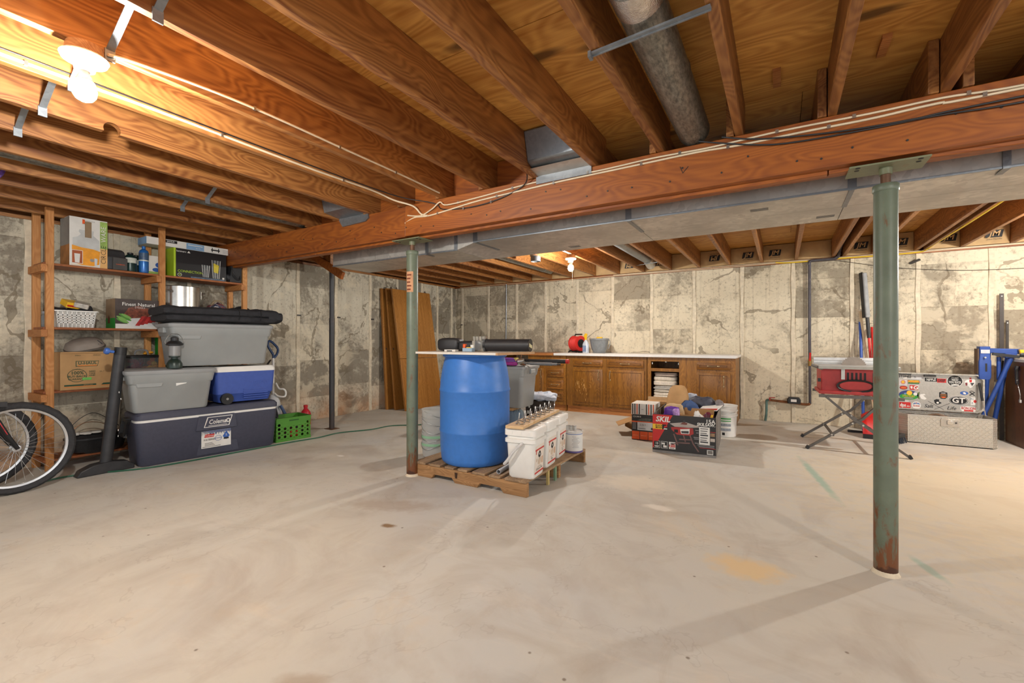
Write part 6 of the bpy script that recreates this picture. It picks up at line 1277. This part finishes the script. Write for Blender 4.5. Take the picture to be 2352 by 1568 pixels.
b = B(); b.bx(-.27,.30,-.20,.22,.60,.84); b.out('body', SR, t, bevel=.01); b = B(); b.bx(-.29,.34,-.24,.24,.575,.61); b.out('base_frame', SR, t, bevel=.006)
for i in range(5): b = B(); b.bx(-.05+.035*i,-.033+.035*i,-.204,-.199,.725,.80); b.out('vent_slot', INK, t)
b = B(); b.prism([(.16,.62),(.29,.62),(.29,.80),(.16,.80)], 'Y', -.205, -.19); b.out('side_recess', plain('recess_grey', (86,84,80), .6), t)
b = B(); b.loft([(0,.13,.04,.038),(.012,.13,.04,.038)], M=Matrix.Translation((.02,-.205,.67)) @ Matrix.Rotation(PI/2, 4, 'X')); b.out('cord_wrap', plain('wrap_red', (186,50,46), .45), t); cw = None
for q in range(3): b = B(); b.tube(spl([(.02+(.145+.006*q)*math.cos(a), -.222-.006*q, .665+(.055+.004*q)*math.sin(a)) for a in [2*PI*i/14 for i in range(14)]]), .006, 6, True); b.out('power_cord', BLACK, t)
b = B(); b.bx(-.10,-.07,-.225,-.20,.73,.84); b.out('rail_post', SA, t); b = B(); b.cyl((-.36,-.26,.875), (-.26,-.26,.835), .014, n=10); b.out('crank_handle', plain('crank_grey', (110,104,98), .5), t); b = B(); b.bx(-.30,-.275,-.23,-.2,.70,.735); b.out('switch', BLACK, t)
for yy in (-.32, .34):
    b = B(); b.bx(-.30,.38,yy-.016,yy+.016,.548,.576); b.out('top_bar', LEGM, t)
    sg = 1
    for (p, nm_) in (([(-.24,.555),(-.02,.345),(.06,.29),(.42,.012)],'leg'), ([(.24,.555),(.06,.345),(-.02,.30),(-.40,.012)],'leg')):
        dy = -.018 if p[0][0] < 0 else .012
        b = B()
        for i in range(3): b.bar((p[i][0],yy+dy,p[i][1]), (p[i+1][0],yy+dy,p[i+1][1]), .022, .034, (0,1,0))
        lg = b.out(nm_, LEGM, t)
        b = B(); d = (p[3][0]-p[2][0]); b.bar((p[3][0]-d*.03,yy+dy,.034), (p[3][0]+d*.015,yy+dy,.004), .028, .04, (0,1,0)); b.out('rubber_foot', BLACK, lg)
        for u in (.0, .45): b = B(); xx = p[2][0]+(p[3][0]-p[2][0])*u; zz = p[2][1]+(p[3][1]-p[2][1])*u; b.cyl((xx,yy+dy-.012,zz), (xx,yy+dy-.018,zz), .009, n=10); b.out('rivet', STEEL, lg)
for (x, z) in ((-.18,.165),(.22,.165)): b = B(); b.bar((x,-.32,z), (x,.34,z), .02, .02); b.out('cross_bar', LEGM, t)
b = B(); b.bx(.26,.30,-.345,-.315,.53,.55); b.out('latch', BLACK, t)
# ---------------------------------------------------------------- long handled tools against the back wall
def lean(name, label, cat, foot, top):
    t = T(name, label, cat, foot); return t, Vector(top)-Vector(foot)
t, d = lean('floor_squeegee', 'blue-handled floor squeegee leaning on the back wall behind the table saw', 'squeegee', (.865, 6.93, 0), (.87, 7.27, 1.37))
b = B(); b.cyl(d*.02, d, .0165, n=12); b.out('handle', plain('blue_handle', (40,82,170), .35), t); tx(t, 'FAULTLESS', 0, 0, .05, WHITE, M=Matrix.Translation(d*.3+Vector((0,-.022,0))) @ Matrix.Rotation(PI/2, 4, 'X') @ Matrix.Rotation(PI/2, 4, 'Z'), sx=1.2)
b = B(); b.bx(-.16,.15,-.03,.03,.0,.018); b.out('head', DSTEEL, t, bevel=.003); b = B(); b.bx(-.16,.15,-.036,-.03,0,.03); b.out('blade', BLACK, t)
t, d = lean('wooden_pole', 'pale wooden broom handle leaning beside the blue squeegee handle', 'pole', (1.0, 7.0, 0), (.868, 7.28, 1.535))
b = B(); b.cyl((0,0,0), d, .0145, n=12); b.out('shaft', plain('pale_wood_dowel', (206,184,150), .6, var=.12), t); b = B(); b.cyl(d*.985, d, .0150, n=12); b.out('tip', plain('dowel_tip', (226,214,196), .6), t)
t, d = lean('snow_rake', 'upturned snow broom with a long grey foam head leaning on the back wall', 'broom', (1.0, 7.02, 0), (.93, 7.17, 1.42))
b = B(); b.cyl((0,0,0), d*.90, .014, n=12); b.out('handle', plain('red_handle_tube', (206,40,36), .4), t); b = B(); b.cyl(d*.82, d, .02, n=12); b.out('neck', BLACK, t)
u = d.normalized(); b = B(); b.bar(d, d+u*.58, .05, .055); b.out('foam_head', plain('grey_foam', (160,162,162), .7), t, bevel=.012); b = B(); b.bar(d+Vector((-.03,.01,0)), d+u*.58+Vector((-.03,.01,.008)), .016, .06); b.out('back_plate', BLACK, t, bevel=.006)
t, d = lean('shovel', 'red snow shovel with its scoop on the floor behind the green post', 'shovel', (.96, 6.63, .0), (.985, 7.24, 1.30))
b = B(); b.cyl((0,.05,.12), d, .015, n=12); b.out('handle', plain('red_handle_tube', (206,40,36), .4), t)
v = []; f = []; nx, nz = 7, 7
for j in range(nz):
    for i in range(nx):
        u_ = i/(nx-1)-.5; w_ = j/(nz-1); v.append((u_*.30, -.08+.30*w_*w_*.55+.10*abs(u_)*0-.06*math.cos(u_*PI)*w_*-1, .004+.30*w_*(1-.18*(2*u_)**2*w_)))
for j in range(nz-1):
    for i in range(nx-1): f.append((j*nx+i, j*nx+i+1, (j+1)*nx+i+1, (j+1)*nx+i))
b = B(); b.add(v, f); o = b.out('scoop', plain('shovel_red', (196,32,30), .4), t); sm = o.modifiers.new('thick', 'SOLIDIFY'); sm.thickness = .008
b = B(); b.bx(-.15,.15,-.098,-.075,.0,.05); b.out('wear_edge', BLACK, t)
t = T('push_broom', 'dark bristled broom head lying on the floor left of the toolbox', 'broom', (1.09, 6.44, .0), 60)
b = B(); b.bx(-.16,.10,-.045,.045,.06,.10); b.out('block', BLACK, t, bevel=.008)
brm = B()
for i in range(130): x, y = random.uniform(-.155,.095), random.uniform(-.04,.04); brm.cyl((x,y,.065), (x*1.08,y*1.5,0), .003, n=4, caps=False)
brm.out('bristles', plain('navy_bristle', (40,48,60), .6), t, kind='stuff')
# ---------------------------------------------------------------- diamond plate toolbox
def diamond():
    k = N('diamond_plate'); v = k.co((1,1,1)); s = k.n('ShaderNodeSeparateXYZ'); k.l(v, s.inputs[0])
    x = k.math('ADD', s.outputs['X'], s.outputs['Y']); z = s.outputs['Z']; P = .024
    def lug(ox, oz, sgn):
        fx = k.math('SUBTRACT', k.math('FRACT', k.math('ADD', k.math('DIVIDE', x, P*2), ox)), .5); fz = k.math('SUBTRACT', k.math('FRACT', k.math('ADD', k.math('DIVIDE', z, P*2), oz)), .5)
        a = k.math('ADD', fx, k.math('MULTIPLY', fz, sgn)); c_ = k.math('SUBTRACT', fx, k.math('MULTIPLY', fz, sgn))
        return k.step(k.math('ADD', k.math('MULTIPLY', k.math('MULTIPLY', a, a), 6.0), k.math('MULTIPLY', k.math('MULTIPLY', c_, c_), 70.0)), .9, .25)
    h_ = k.math('MAXIMUM', lug(0,0,1.0), lug(.5,.5,1.0)); h_ = k.math('MAXIMUM', h_, k.math('MAXIMUM', lug(.5,0,-1.0), lug(0,.5,-1.0)))
    k.bump(h_, .9, .004); col = k.mix(k.math('MULTIPLY', h_, .5), lin((196,190,178)), lin((232,228,220))); return k.fin(col, .34, .75)
DP = diamond(); ALS = plain('smooth_aluminium', (200,196,188), .3, .75, .06)
t = T('truck_toolbox', 'open diamond plate aluminium truck toolbox covered in stickers inside its lid', 'toolbox', (0, 0, 0))
out_ = [(1.205,6.55),(1.88,6.55),(1.925,6.60),(1.925,6.93),(1.10,6.93),(1.10,6.66)]
for i in range(len(out_)):
    p, q = out_[i], out_[(i+1) % len(out_)]; d = Vector((q[0]-p[0], q[1]-p[1], 0)); n_ = Vector((-d.y, d.x, 0)).normalized()*.006
    b = B(); P3 = [Vector((*p,0)), Vector((*q,0)), Vector((*q,0))+n_, Vector((*p,0))+n_]; b.add([tuple(w_+Vector((0,0,z_))) for z_ in (.002,.30) for w_ in P3], [(0,3,2,1),(4,5,6,7),(0,1,5,4),(1,2,6,5),(2,3,7,6),(3,0,4,7)]); b.out('wall_panel', DP, t)
b = B(); b.prism(out_, 'Z', .002, .01); b.out('bottom', DP, t)
b = B(); rim = [(x+(1.5-x)*.035, y+(6.75-y)*.05) for x, y in out_]; n = len(out_)
b.add([(*p,.302) for p in out_]+[(*p,.302) for p in rim]+[(*p,.312) for p in out_]+[(*p,.312) for p in rim], [(2*n+i,2*n+(i+1)%n,3*n+(i+1)%n,3*n+i) for i in range(n)]+[(i,(i+1)%n,2*n+(i+1)%n,2*n+i) for i in range(n)]+[(n+(i+1)%n,n+i,3*n+i,3*n+(i+1)%n) for i in range(n)]+[(i,n+i,n+(i+1)%n,(i+1)%n) for i in range(n)]); b.out('rim', ALS, t)
b = B(); b.prism([(1.475,.205),(1.62,.205),(1.62,.285),(1.475,.285)], 'Y', 6.542, 6.55); lp = b.out('latch_plate', plain('latch_steel', (186,178,166), .35, .6), t, bevel=.003); b = B(); b.bx(1.525,1.575,6.532,6.542,.23,.272); b.out('paddle', plain('latch_paddle', (206,200,190), .25, .8), lp, bevel=.003); b = B(); b.cyl((1.597,6.541,.25), (1.597,6.536,.25), .008, n=12); b.out('lock', DSTEEL, lp)
# lid, open
LYF = 6.945; lid = [(1.10,.345),(1.12,.325),(1.86,.325),(1.905,.355),(1.915,.375),(1.915,.70),(1.87,.752),(1.16,.756),(1.10,.72)]
b = B(); b.prism(lid, 'Y', LYF, LYF+.012); ld = b.out('lid', plain('lid_inner_plate', (178,174,166), .38, .6, .08, 60), t)
n = len(lid); cx, cz = 1.51, .54; inn = [(x+(cx-x)*.035, z+(cz-z)*.06) for x, z in lid]
b = B(); b.add([(x,LYF-.05,z) for x, z in lid]+[(x,LYF-.05,z) for x, z in inn]+[(x,LYF,z) for x, z in lid]+[(x,LYF,z) for x, z in inn], [(i,(i+1)%n,n+(i+1)%n,n+i) for i in range(n)]+[(2*n+i,2*n+(i+1)%n,(i+1)%n,i) for i in range(n)]+[(n+i,n+(i+1)%n,3*n+(i+1)%n,3*n+i) for i in range(n)]); b.out('lid_rim', DP, t)
b = B(); b.bx(1.42,1.52,LYF-.035,LYF,.712,.735); b.out('lid_catch', DSTEEL, t)
for (x, z0, x1) in ((1.875,.66,1.895),(1.135,.68,1.145)):
    b = B(); b.cyl((x,LYF-.03,z0), ((x+x1)/2,LYF-.09,.47), .011, n=10); b.out('strut_body', plain('strut_black', (36,36,38), .3, .4), t); b = B(); b.cyl(((x+x1)/2,LYF-.09,.47), (x1,LYF-.15,.31), .005, n=8); b.out('strut_rod', STEEL, t)
t_in = T('toolbox_tray', 'loose tools and straps lying in the open diamond plate toolbox', 'tools', (1.45, 6.78, .012))
b = B(); b.soft((0,0,.14), (.62,.22,.27), .5, .03, 12, 30, 14, seed=4); b.out('tool_heap', plain('oily_tools', (112,108,104), .5, .4, .5, 18), t_in); b = B(); b.tube(spl([(-.06,-.08,.27),(.02,-.10,.30),(.10,-.13,.28),(.15,-.12,.27)]), .012, 8); b.out('strap', plain('brown_strap', (122,98,78), .7), t_in)
def SP(cx_, cy_): return (1.18+(cx_/7.467-20)/267.7, .751-(cy_/7.467-15)/195)
ML = Matrix((((1,0,0,0)),((0,0,-1,LYF-.0008)),((0,1,0,0)),((0,0,0,1))))
def sk(pts, m, k=0, nm='sticker'): return dec(ld, nm, [SP(*p) for p in pts], m, M=Matrix.Translation((0,-.0008*k,0)) @ ML)
def so(cx_, cy_, a, b_, m, k=0, nm='sticker'): return sk(oval(cx_, cy_, a, b_, 24), m, k, nm)
def sr(x0, x1, y0, y1, m, k=0, nm='sticker'): return sk(rect(x0,x1,y0,y1), m, k, nm)
def stx(s, cx_, cy_, hpx, m, k=3, sx=1.0, **q): x, z = SP(cx_, cy_); return tx(ld, s, x, z, hpx/7.467/195*1.35, m, M=Matrix.Translation((0,-.0008*k,0)) @ ML, sx=sx*.73, **q)
sr(170,420,145,215,PAPER); stx('STONES',297,175,40,INK,sx=1.15,bold=.03); sr(180,410,125,145,INK); sr(180,265,198,206,DGREY,1); sr(330,410,198,206,DGREY,1); sr(425,620,150,220,plain('pale_sticker', (200,200,200), .5)); sk([(450,170),(480,165),(500,190),(470,200)], plain('grey_print', (150,150,150), .6), 1)
sr(650,860,188,248,INK); sr(860,1015,195,262,RED); stx('NIPPLE',755,217,46,PAPER,sx=.86,bold=.02); stx('DEEP',937,228,46,INK,sx=.88,bold=.02)
so(1160,228,132,97,INK); rings(ld,'sticker',*SP(1160,228),132/7.467/267.7,97/7.467/195,.004,PAPER,M=Matrix.Translation((0,-.0008,0)) @ ML); stx("IT'S NOT",1160,178,30,PAPER,bold=.02,sx=.75); stx('THE FLY',1160,212,30,PAPER,bold=.02,sx=.75); stx('YOU SUCK',1160,250,38,PAPER,bold=.02,sx=.8); sk([(1090,290),(1150,278),(1230,282),(1225,300),(1110,305)],PAPER,2)
sk([(1320,225),(1360,200),(1420,190),(1490,180),(1490,260),(1440,320),(1410,335),(1380,300),(1330,295)],plain('badge_white', (220,220,216), .5)); sk([(1395,200),(1440,195),(1435,240),(1400,240)],RED,1); sk([(1330,250),(1365,245),(1365,295),(1335,295)],plain('badge_maroon', (120,40,44), .5),1); sk([(1410,250),(1480,245),(1440,300)],DGREY,1); so(1415,175,18,14,RED,1)
sr(190,330,235,330,plain('sun_sticker', (206,200,204), .5)); so(262,275,45,36,plain('sun_pink', (206,140,110), .5),1); so(258,272,24,20,YELLOW,2)
sr(350,550,235,298,INK); sr(356,544,240,266,YELLOW,1); sr(356,544,266,290,GREENP,1); stx('TenSion',450,262,40,plain('sticker_orange', (226,120,40), .5),sx=1.3,bold=.02)
so(268,370,72,32,INK); so(268,370,66,27,RED,1); stx('vice',268,370,28,YELLOW,sx=1.4)
sr(380,530,322,402,RED); stx('G',480,362,70,PAPER,shear=.3,bold=.03,sx=1.4); sk([(390,345),(415,335),(435,350),(425,385),(400,380)],PAPER,1)
so(360,492,178,80,plain('navy_sticker', (44,62,120), .5)); so(360,520,165,52,GREENP,1); so(375,455,52,38,YELLOW,2); sk([(520,450),(560,430),(545,490),(560,560),(515,535)],plain('olive_sticker', (90,110,50), .5)); stx('STRATEGIES',360,512,32,YELLOW,sx=.95); so(360,545,90,14,plain('grey_print', (150,150,150), .6),2); so(480,470,35,28,PAPER,2); sk([(270,480),(300,450),(330,470),(300,490)],plain('fish_blue', (120,150,196), .5),2)
sk([(570,470),(640,460),(660,480),(620,490),(680,540),(650,560),(590,550),(560,500)],WHITE); sr(200,360,588,612,plain('pale_sticker', (200,200,200), .5)); stx('SMITH',280,600,28,WHITE,sx=1.5)
sr(190,398,618,722,RED); stx('dps',258,670,60,PAPER,bold=.03,sx=.95); stx('skis',352,684,28,PAPER,bold=.02,sx=.95); so(500,660,82,64,PAPER); sk([(430,650),(460,620),(540,620),(575,650),(500,635)],plain('dusk_blue', (76,120,176), .5),1); stx('SEL RANGE',500,672,24,RED,bold=.02,sx=.7); sk([(490,615),(510,615),(500,635)],RED,2)
sk([(895,425),(960,405),(1035,425),(1038,500),(1000,530),(925,530),(895,500)],INK); sr(915,1018,450,515,plain('badge_brown', (130,84,40), .5),1); so(970,505,30,12,ORANGE,2); sr(930,1000,425,445,plain('grey_print', (150,150,150), .6),1); sr(915,1018,478,486,INK,2)
so(1218,547,168,78,PAPER); so(1218,547,162,73,INK,1); so(1218,547,150,64,PAPER,2); so(1218,547,142,60,INK,3); stx('GT',1218,548,88,PAPER,k=5,bold=.02,sx=1.35)
so(1312,420,68,30,BLUEP); sk([(1290,410),(1320,402),(1345,420),(1335,440),(1300,432)],PAPER,1); 
for a in range(7): sk([(1435-40+13*a-3,400),(1435-40+13*a+3,400),(1435-25+8*a+2,380-10*math.sin(PI*a/6)),(1435-25+8*a-2,380-10*math.sin(PI*a/6))],INK)
sk([(1395,400),(1410,395),(1490,450),(1478,460)],INK); sk([(1480,395),(1490,405),(1405,460),(1395,448)],INK)
sr(1420,1500,482,608,PAPER); so(1490,548,26,24,RED,1); stx('RU',1445,510,34,plain('sticker_teal', (110,140,160), .5)); stx('P',1445,580,34,plain('sticker_teal', (110,140,160), .5))
sk([(1250,645),(1380,632),(1515,640),(1510,690),(1470,722),(1290,722),(1255,690)],plain('badge_white', (220,220,216), .5)); stx('RON JON',1382,668,44,RED,bold=.02,sx=.9); sr(1310,1460,692,712,RED,1); stx('FLIES OR DIE',1385,740,24,RED,sx=1.0)
stx('Salt',710,665,62,INK,shear=.3,sx=1.3); stx('Life',1100,680,62,INK,shear=.3,sx=1.3); sk([(805,560),(850,540),(900,545),(890,575),(940,600),(890,625),(850,630),(820,605)],INK); so(870,600,22,16,PAPER,1)
for (a, c_) in (((700,580),(1040,745)), ((1075,600),(760,735))): d = Vector((c_[0]-a[0], c_[1]-a[1])).normalized()*3; sk([(a[0]-d.y,a[1]+d.x),(a[0]+d.y,a[1]-d.x),(c_[0]+d.y,c_[1]-d.x),(c_[0]-d.y,c_[1]+d.x)],INK)
# ---------------------------------------------------------------- clamp stand and workbench at the right edge
VB = plain('vise_blue', (44,76,150), .4, .15, .1)
t = T('clamp_stand', 'blue steel clamping work stand behind the toolbox', 'work stand', (1.92, 6.96, 0))
b = B(); b.loft([(0,.042,.05,.008),(.03,.05,.055,.01),(.20,.05,.055,.01),(.24,.043,.05,.01),(.36,.043,.05,.008)], o=(-.005,-.02,.705)); b.out('jaw', VB, t)
b = B(); b.bx(-.06,-.05,-.06,.05,.76,1.04); b.out('jaw_pad', plain('wood_pad', (96,76,60), .7), t); b = B(); b.bx(-.04,.03,-.078,-.07,.99,1.03); b.out('label', plain('steel_label', (190,196,204), .4), t); b = B(); b.cyl((-.01,-.07,.945), (-.01,-.10,.945), .009, n=10); b.out('bolt', STEEL, t); b = B(); b.bx(-.005,.01,-.0775,-.073,.79,.88); b.out('slot', INK, t)
b = B(); b.bar((.03,0,1.02), (.36,-.02,1.01), .06, .055); b.out('main_beam_tube', VB, t, bevel=.006); b = B(); b.bar((.06,-.045,.985), (.26,-.06,.955), .03, .03); b.out('foot_pedal', BLACK, t)
b = B(); b.cb((.20,-.02,.967), (.09,.08,.05)); b.out('leg_bracket', VB, t, bevel=.006)
b = B(); b.cyl((.212,-.03,.955), (-.09,.02,.012), .021, n=14); b.out('leg', VB, t); b = B(); b.cyl((.20,.03,.95), (.12,.22,.012), .021, n=14); b.out('leg', VB, t); b = B(); b.cyl((.05,.03,1.0), (.05,.17,.02), .02, n=12); b.out('leg', VB, t); b = B(); b.cyl((.13,.03,.95), (.13,.03,.70), .018, n=12); b.out('spare_leg', VB, t)
b = B(); b.loft([(0,.02,.02,.01),(.05,.03,.02,.012)], o=(.28,-.07,.985)); b.out('yellow_lever', YELLOW, t)
WBP = wood('bench_panel_brown', (92,54,22), (128,80,38), 'Z', 1.4, .45, .1)
t = T('workbench', 'workbench with brown side panel cut off by the right edge', 'workbench', (2.165, 6.74, 0))
b = B(); b.bx(0,.02,0,.46,0,.90); b.out('side_panel', WBP, t, bevel=.002); b = B(); b.bx(.02,1.3,.02,.035,.1,.88); b.out('front_panel', WBP, t); b = B(); b.bx(1.28,1.3,.035,.46,0,.90); b.out('side_panel', WBP, t)
b = B(); b.bx(-.015,1.32,-.04,.50,.902,.935); b.out('bench_top', plain('bench_laminate', (206,204,198), .4, var=.05), t, bevel=.004)
t = T('hanging_clamp', 'black clamp lamp with cord hanging on the brown bench panel', 'clamp', (2.155, 6.83, .84)); b = B(); b.tube(spl([(-.012,0,.02),(-.018,.0,-.03),(-.014,.01,-.12),(-.02,-.02,-.17)]), [.02]*6+[.014]*13, 8); b.out('grip', BLACK, t); b = B(); b.tube(spl([(-.018,-.02,-.17),(-.02,-.05,-.20),(-.012,-.06,-.28),(-.012,-.06,-.33)]), .004, 6); b.out('chain', STEEL, t); b = B(); b.cb((-.012,-.06,-.345), (.014,.03,.03)); b.out('hook', STEEL, t)
for (x, y, z1, w_, lb) in ((2.145, 7.235, 1.665, .034, 'taller black steel bar standing against the back wall by the workbench'), (2.19, 7.235, 1.36, .022, 'shorter black steel bar standing against the back wall by the workbench')):
    t = T('steel_bar', lb, 'bar', (x, y, 0), 0, 'black steel bars against the back wall'); b = B(); b.bx(-w_/2,w_/2,-.006,.006,0,z1); b.out('bar', plain('black_bar_steel', (66,60,56), .5, .4), t); b = B(); b.cyl((0,-.0065,z1-.03), (0,-.0075,z1-.03), .006, n=8); b.out('hole', WHITE, t)
t = T('grinder', 'neon yellow power tool lying on the workbench', 'tool', (2.38, 6.86, .936), -10); b = B(); b.loft([(0,.14,.035,.03),(.03,.15,.045,.035),(.085,.13,.04,.035)]); b.out('housing', plain('neon_yellow', (206,222,40), .4), t); b = B(); b.cyl((-.13,0,.045), (-.20,0,.045), .03, n=14); b.out('nose', BLACK, t); b = B(); b.cyl((-.135,0,.045), (-.15,0,.045), .034, n=14); b.out('collar', YELLOW, t)
t = T('aluminium_level', 'flat pale aluminium bar lying at the front of the workbench', 'level', (2.45, 6.745, .936), 0); b = B(); b.bx(-.28,.4,-.02,.02,0,.02); b.out('bar', plain('dull_alu', (190,186,178), .4, .4), t); b = B(); b.bx(-.1,-.04,-.021,-.019,.004,.016); b.out('vial', GREENP, t)
bpy.data.scenes.remove(TS)
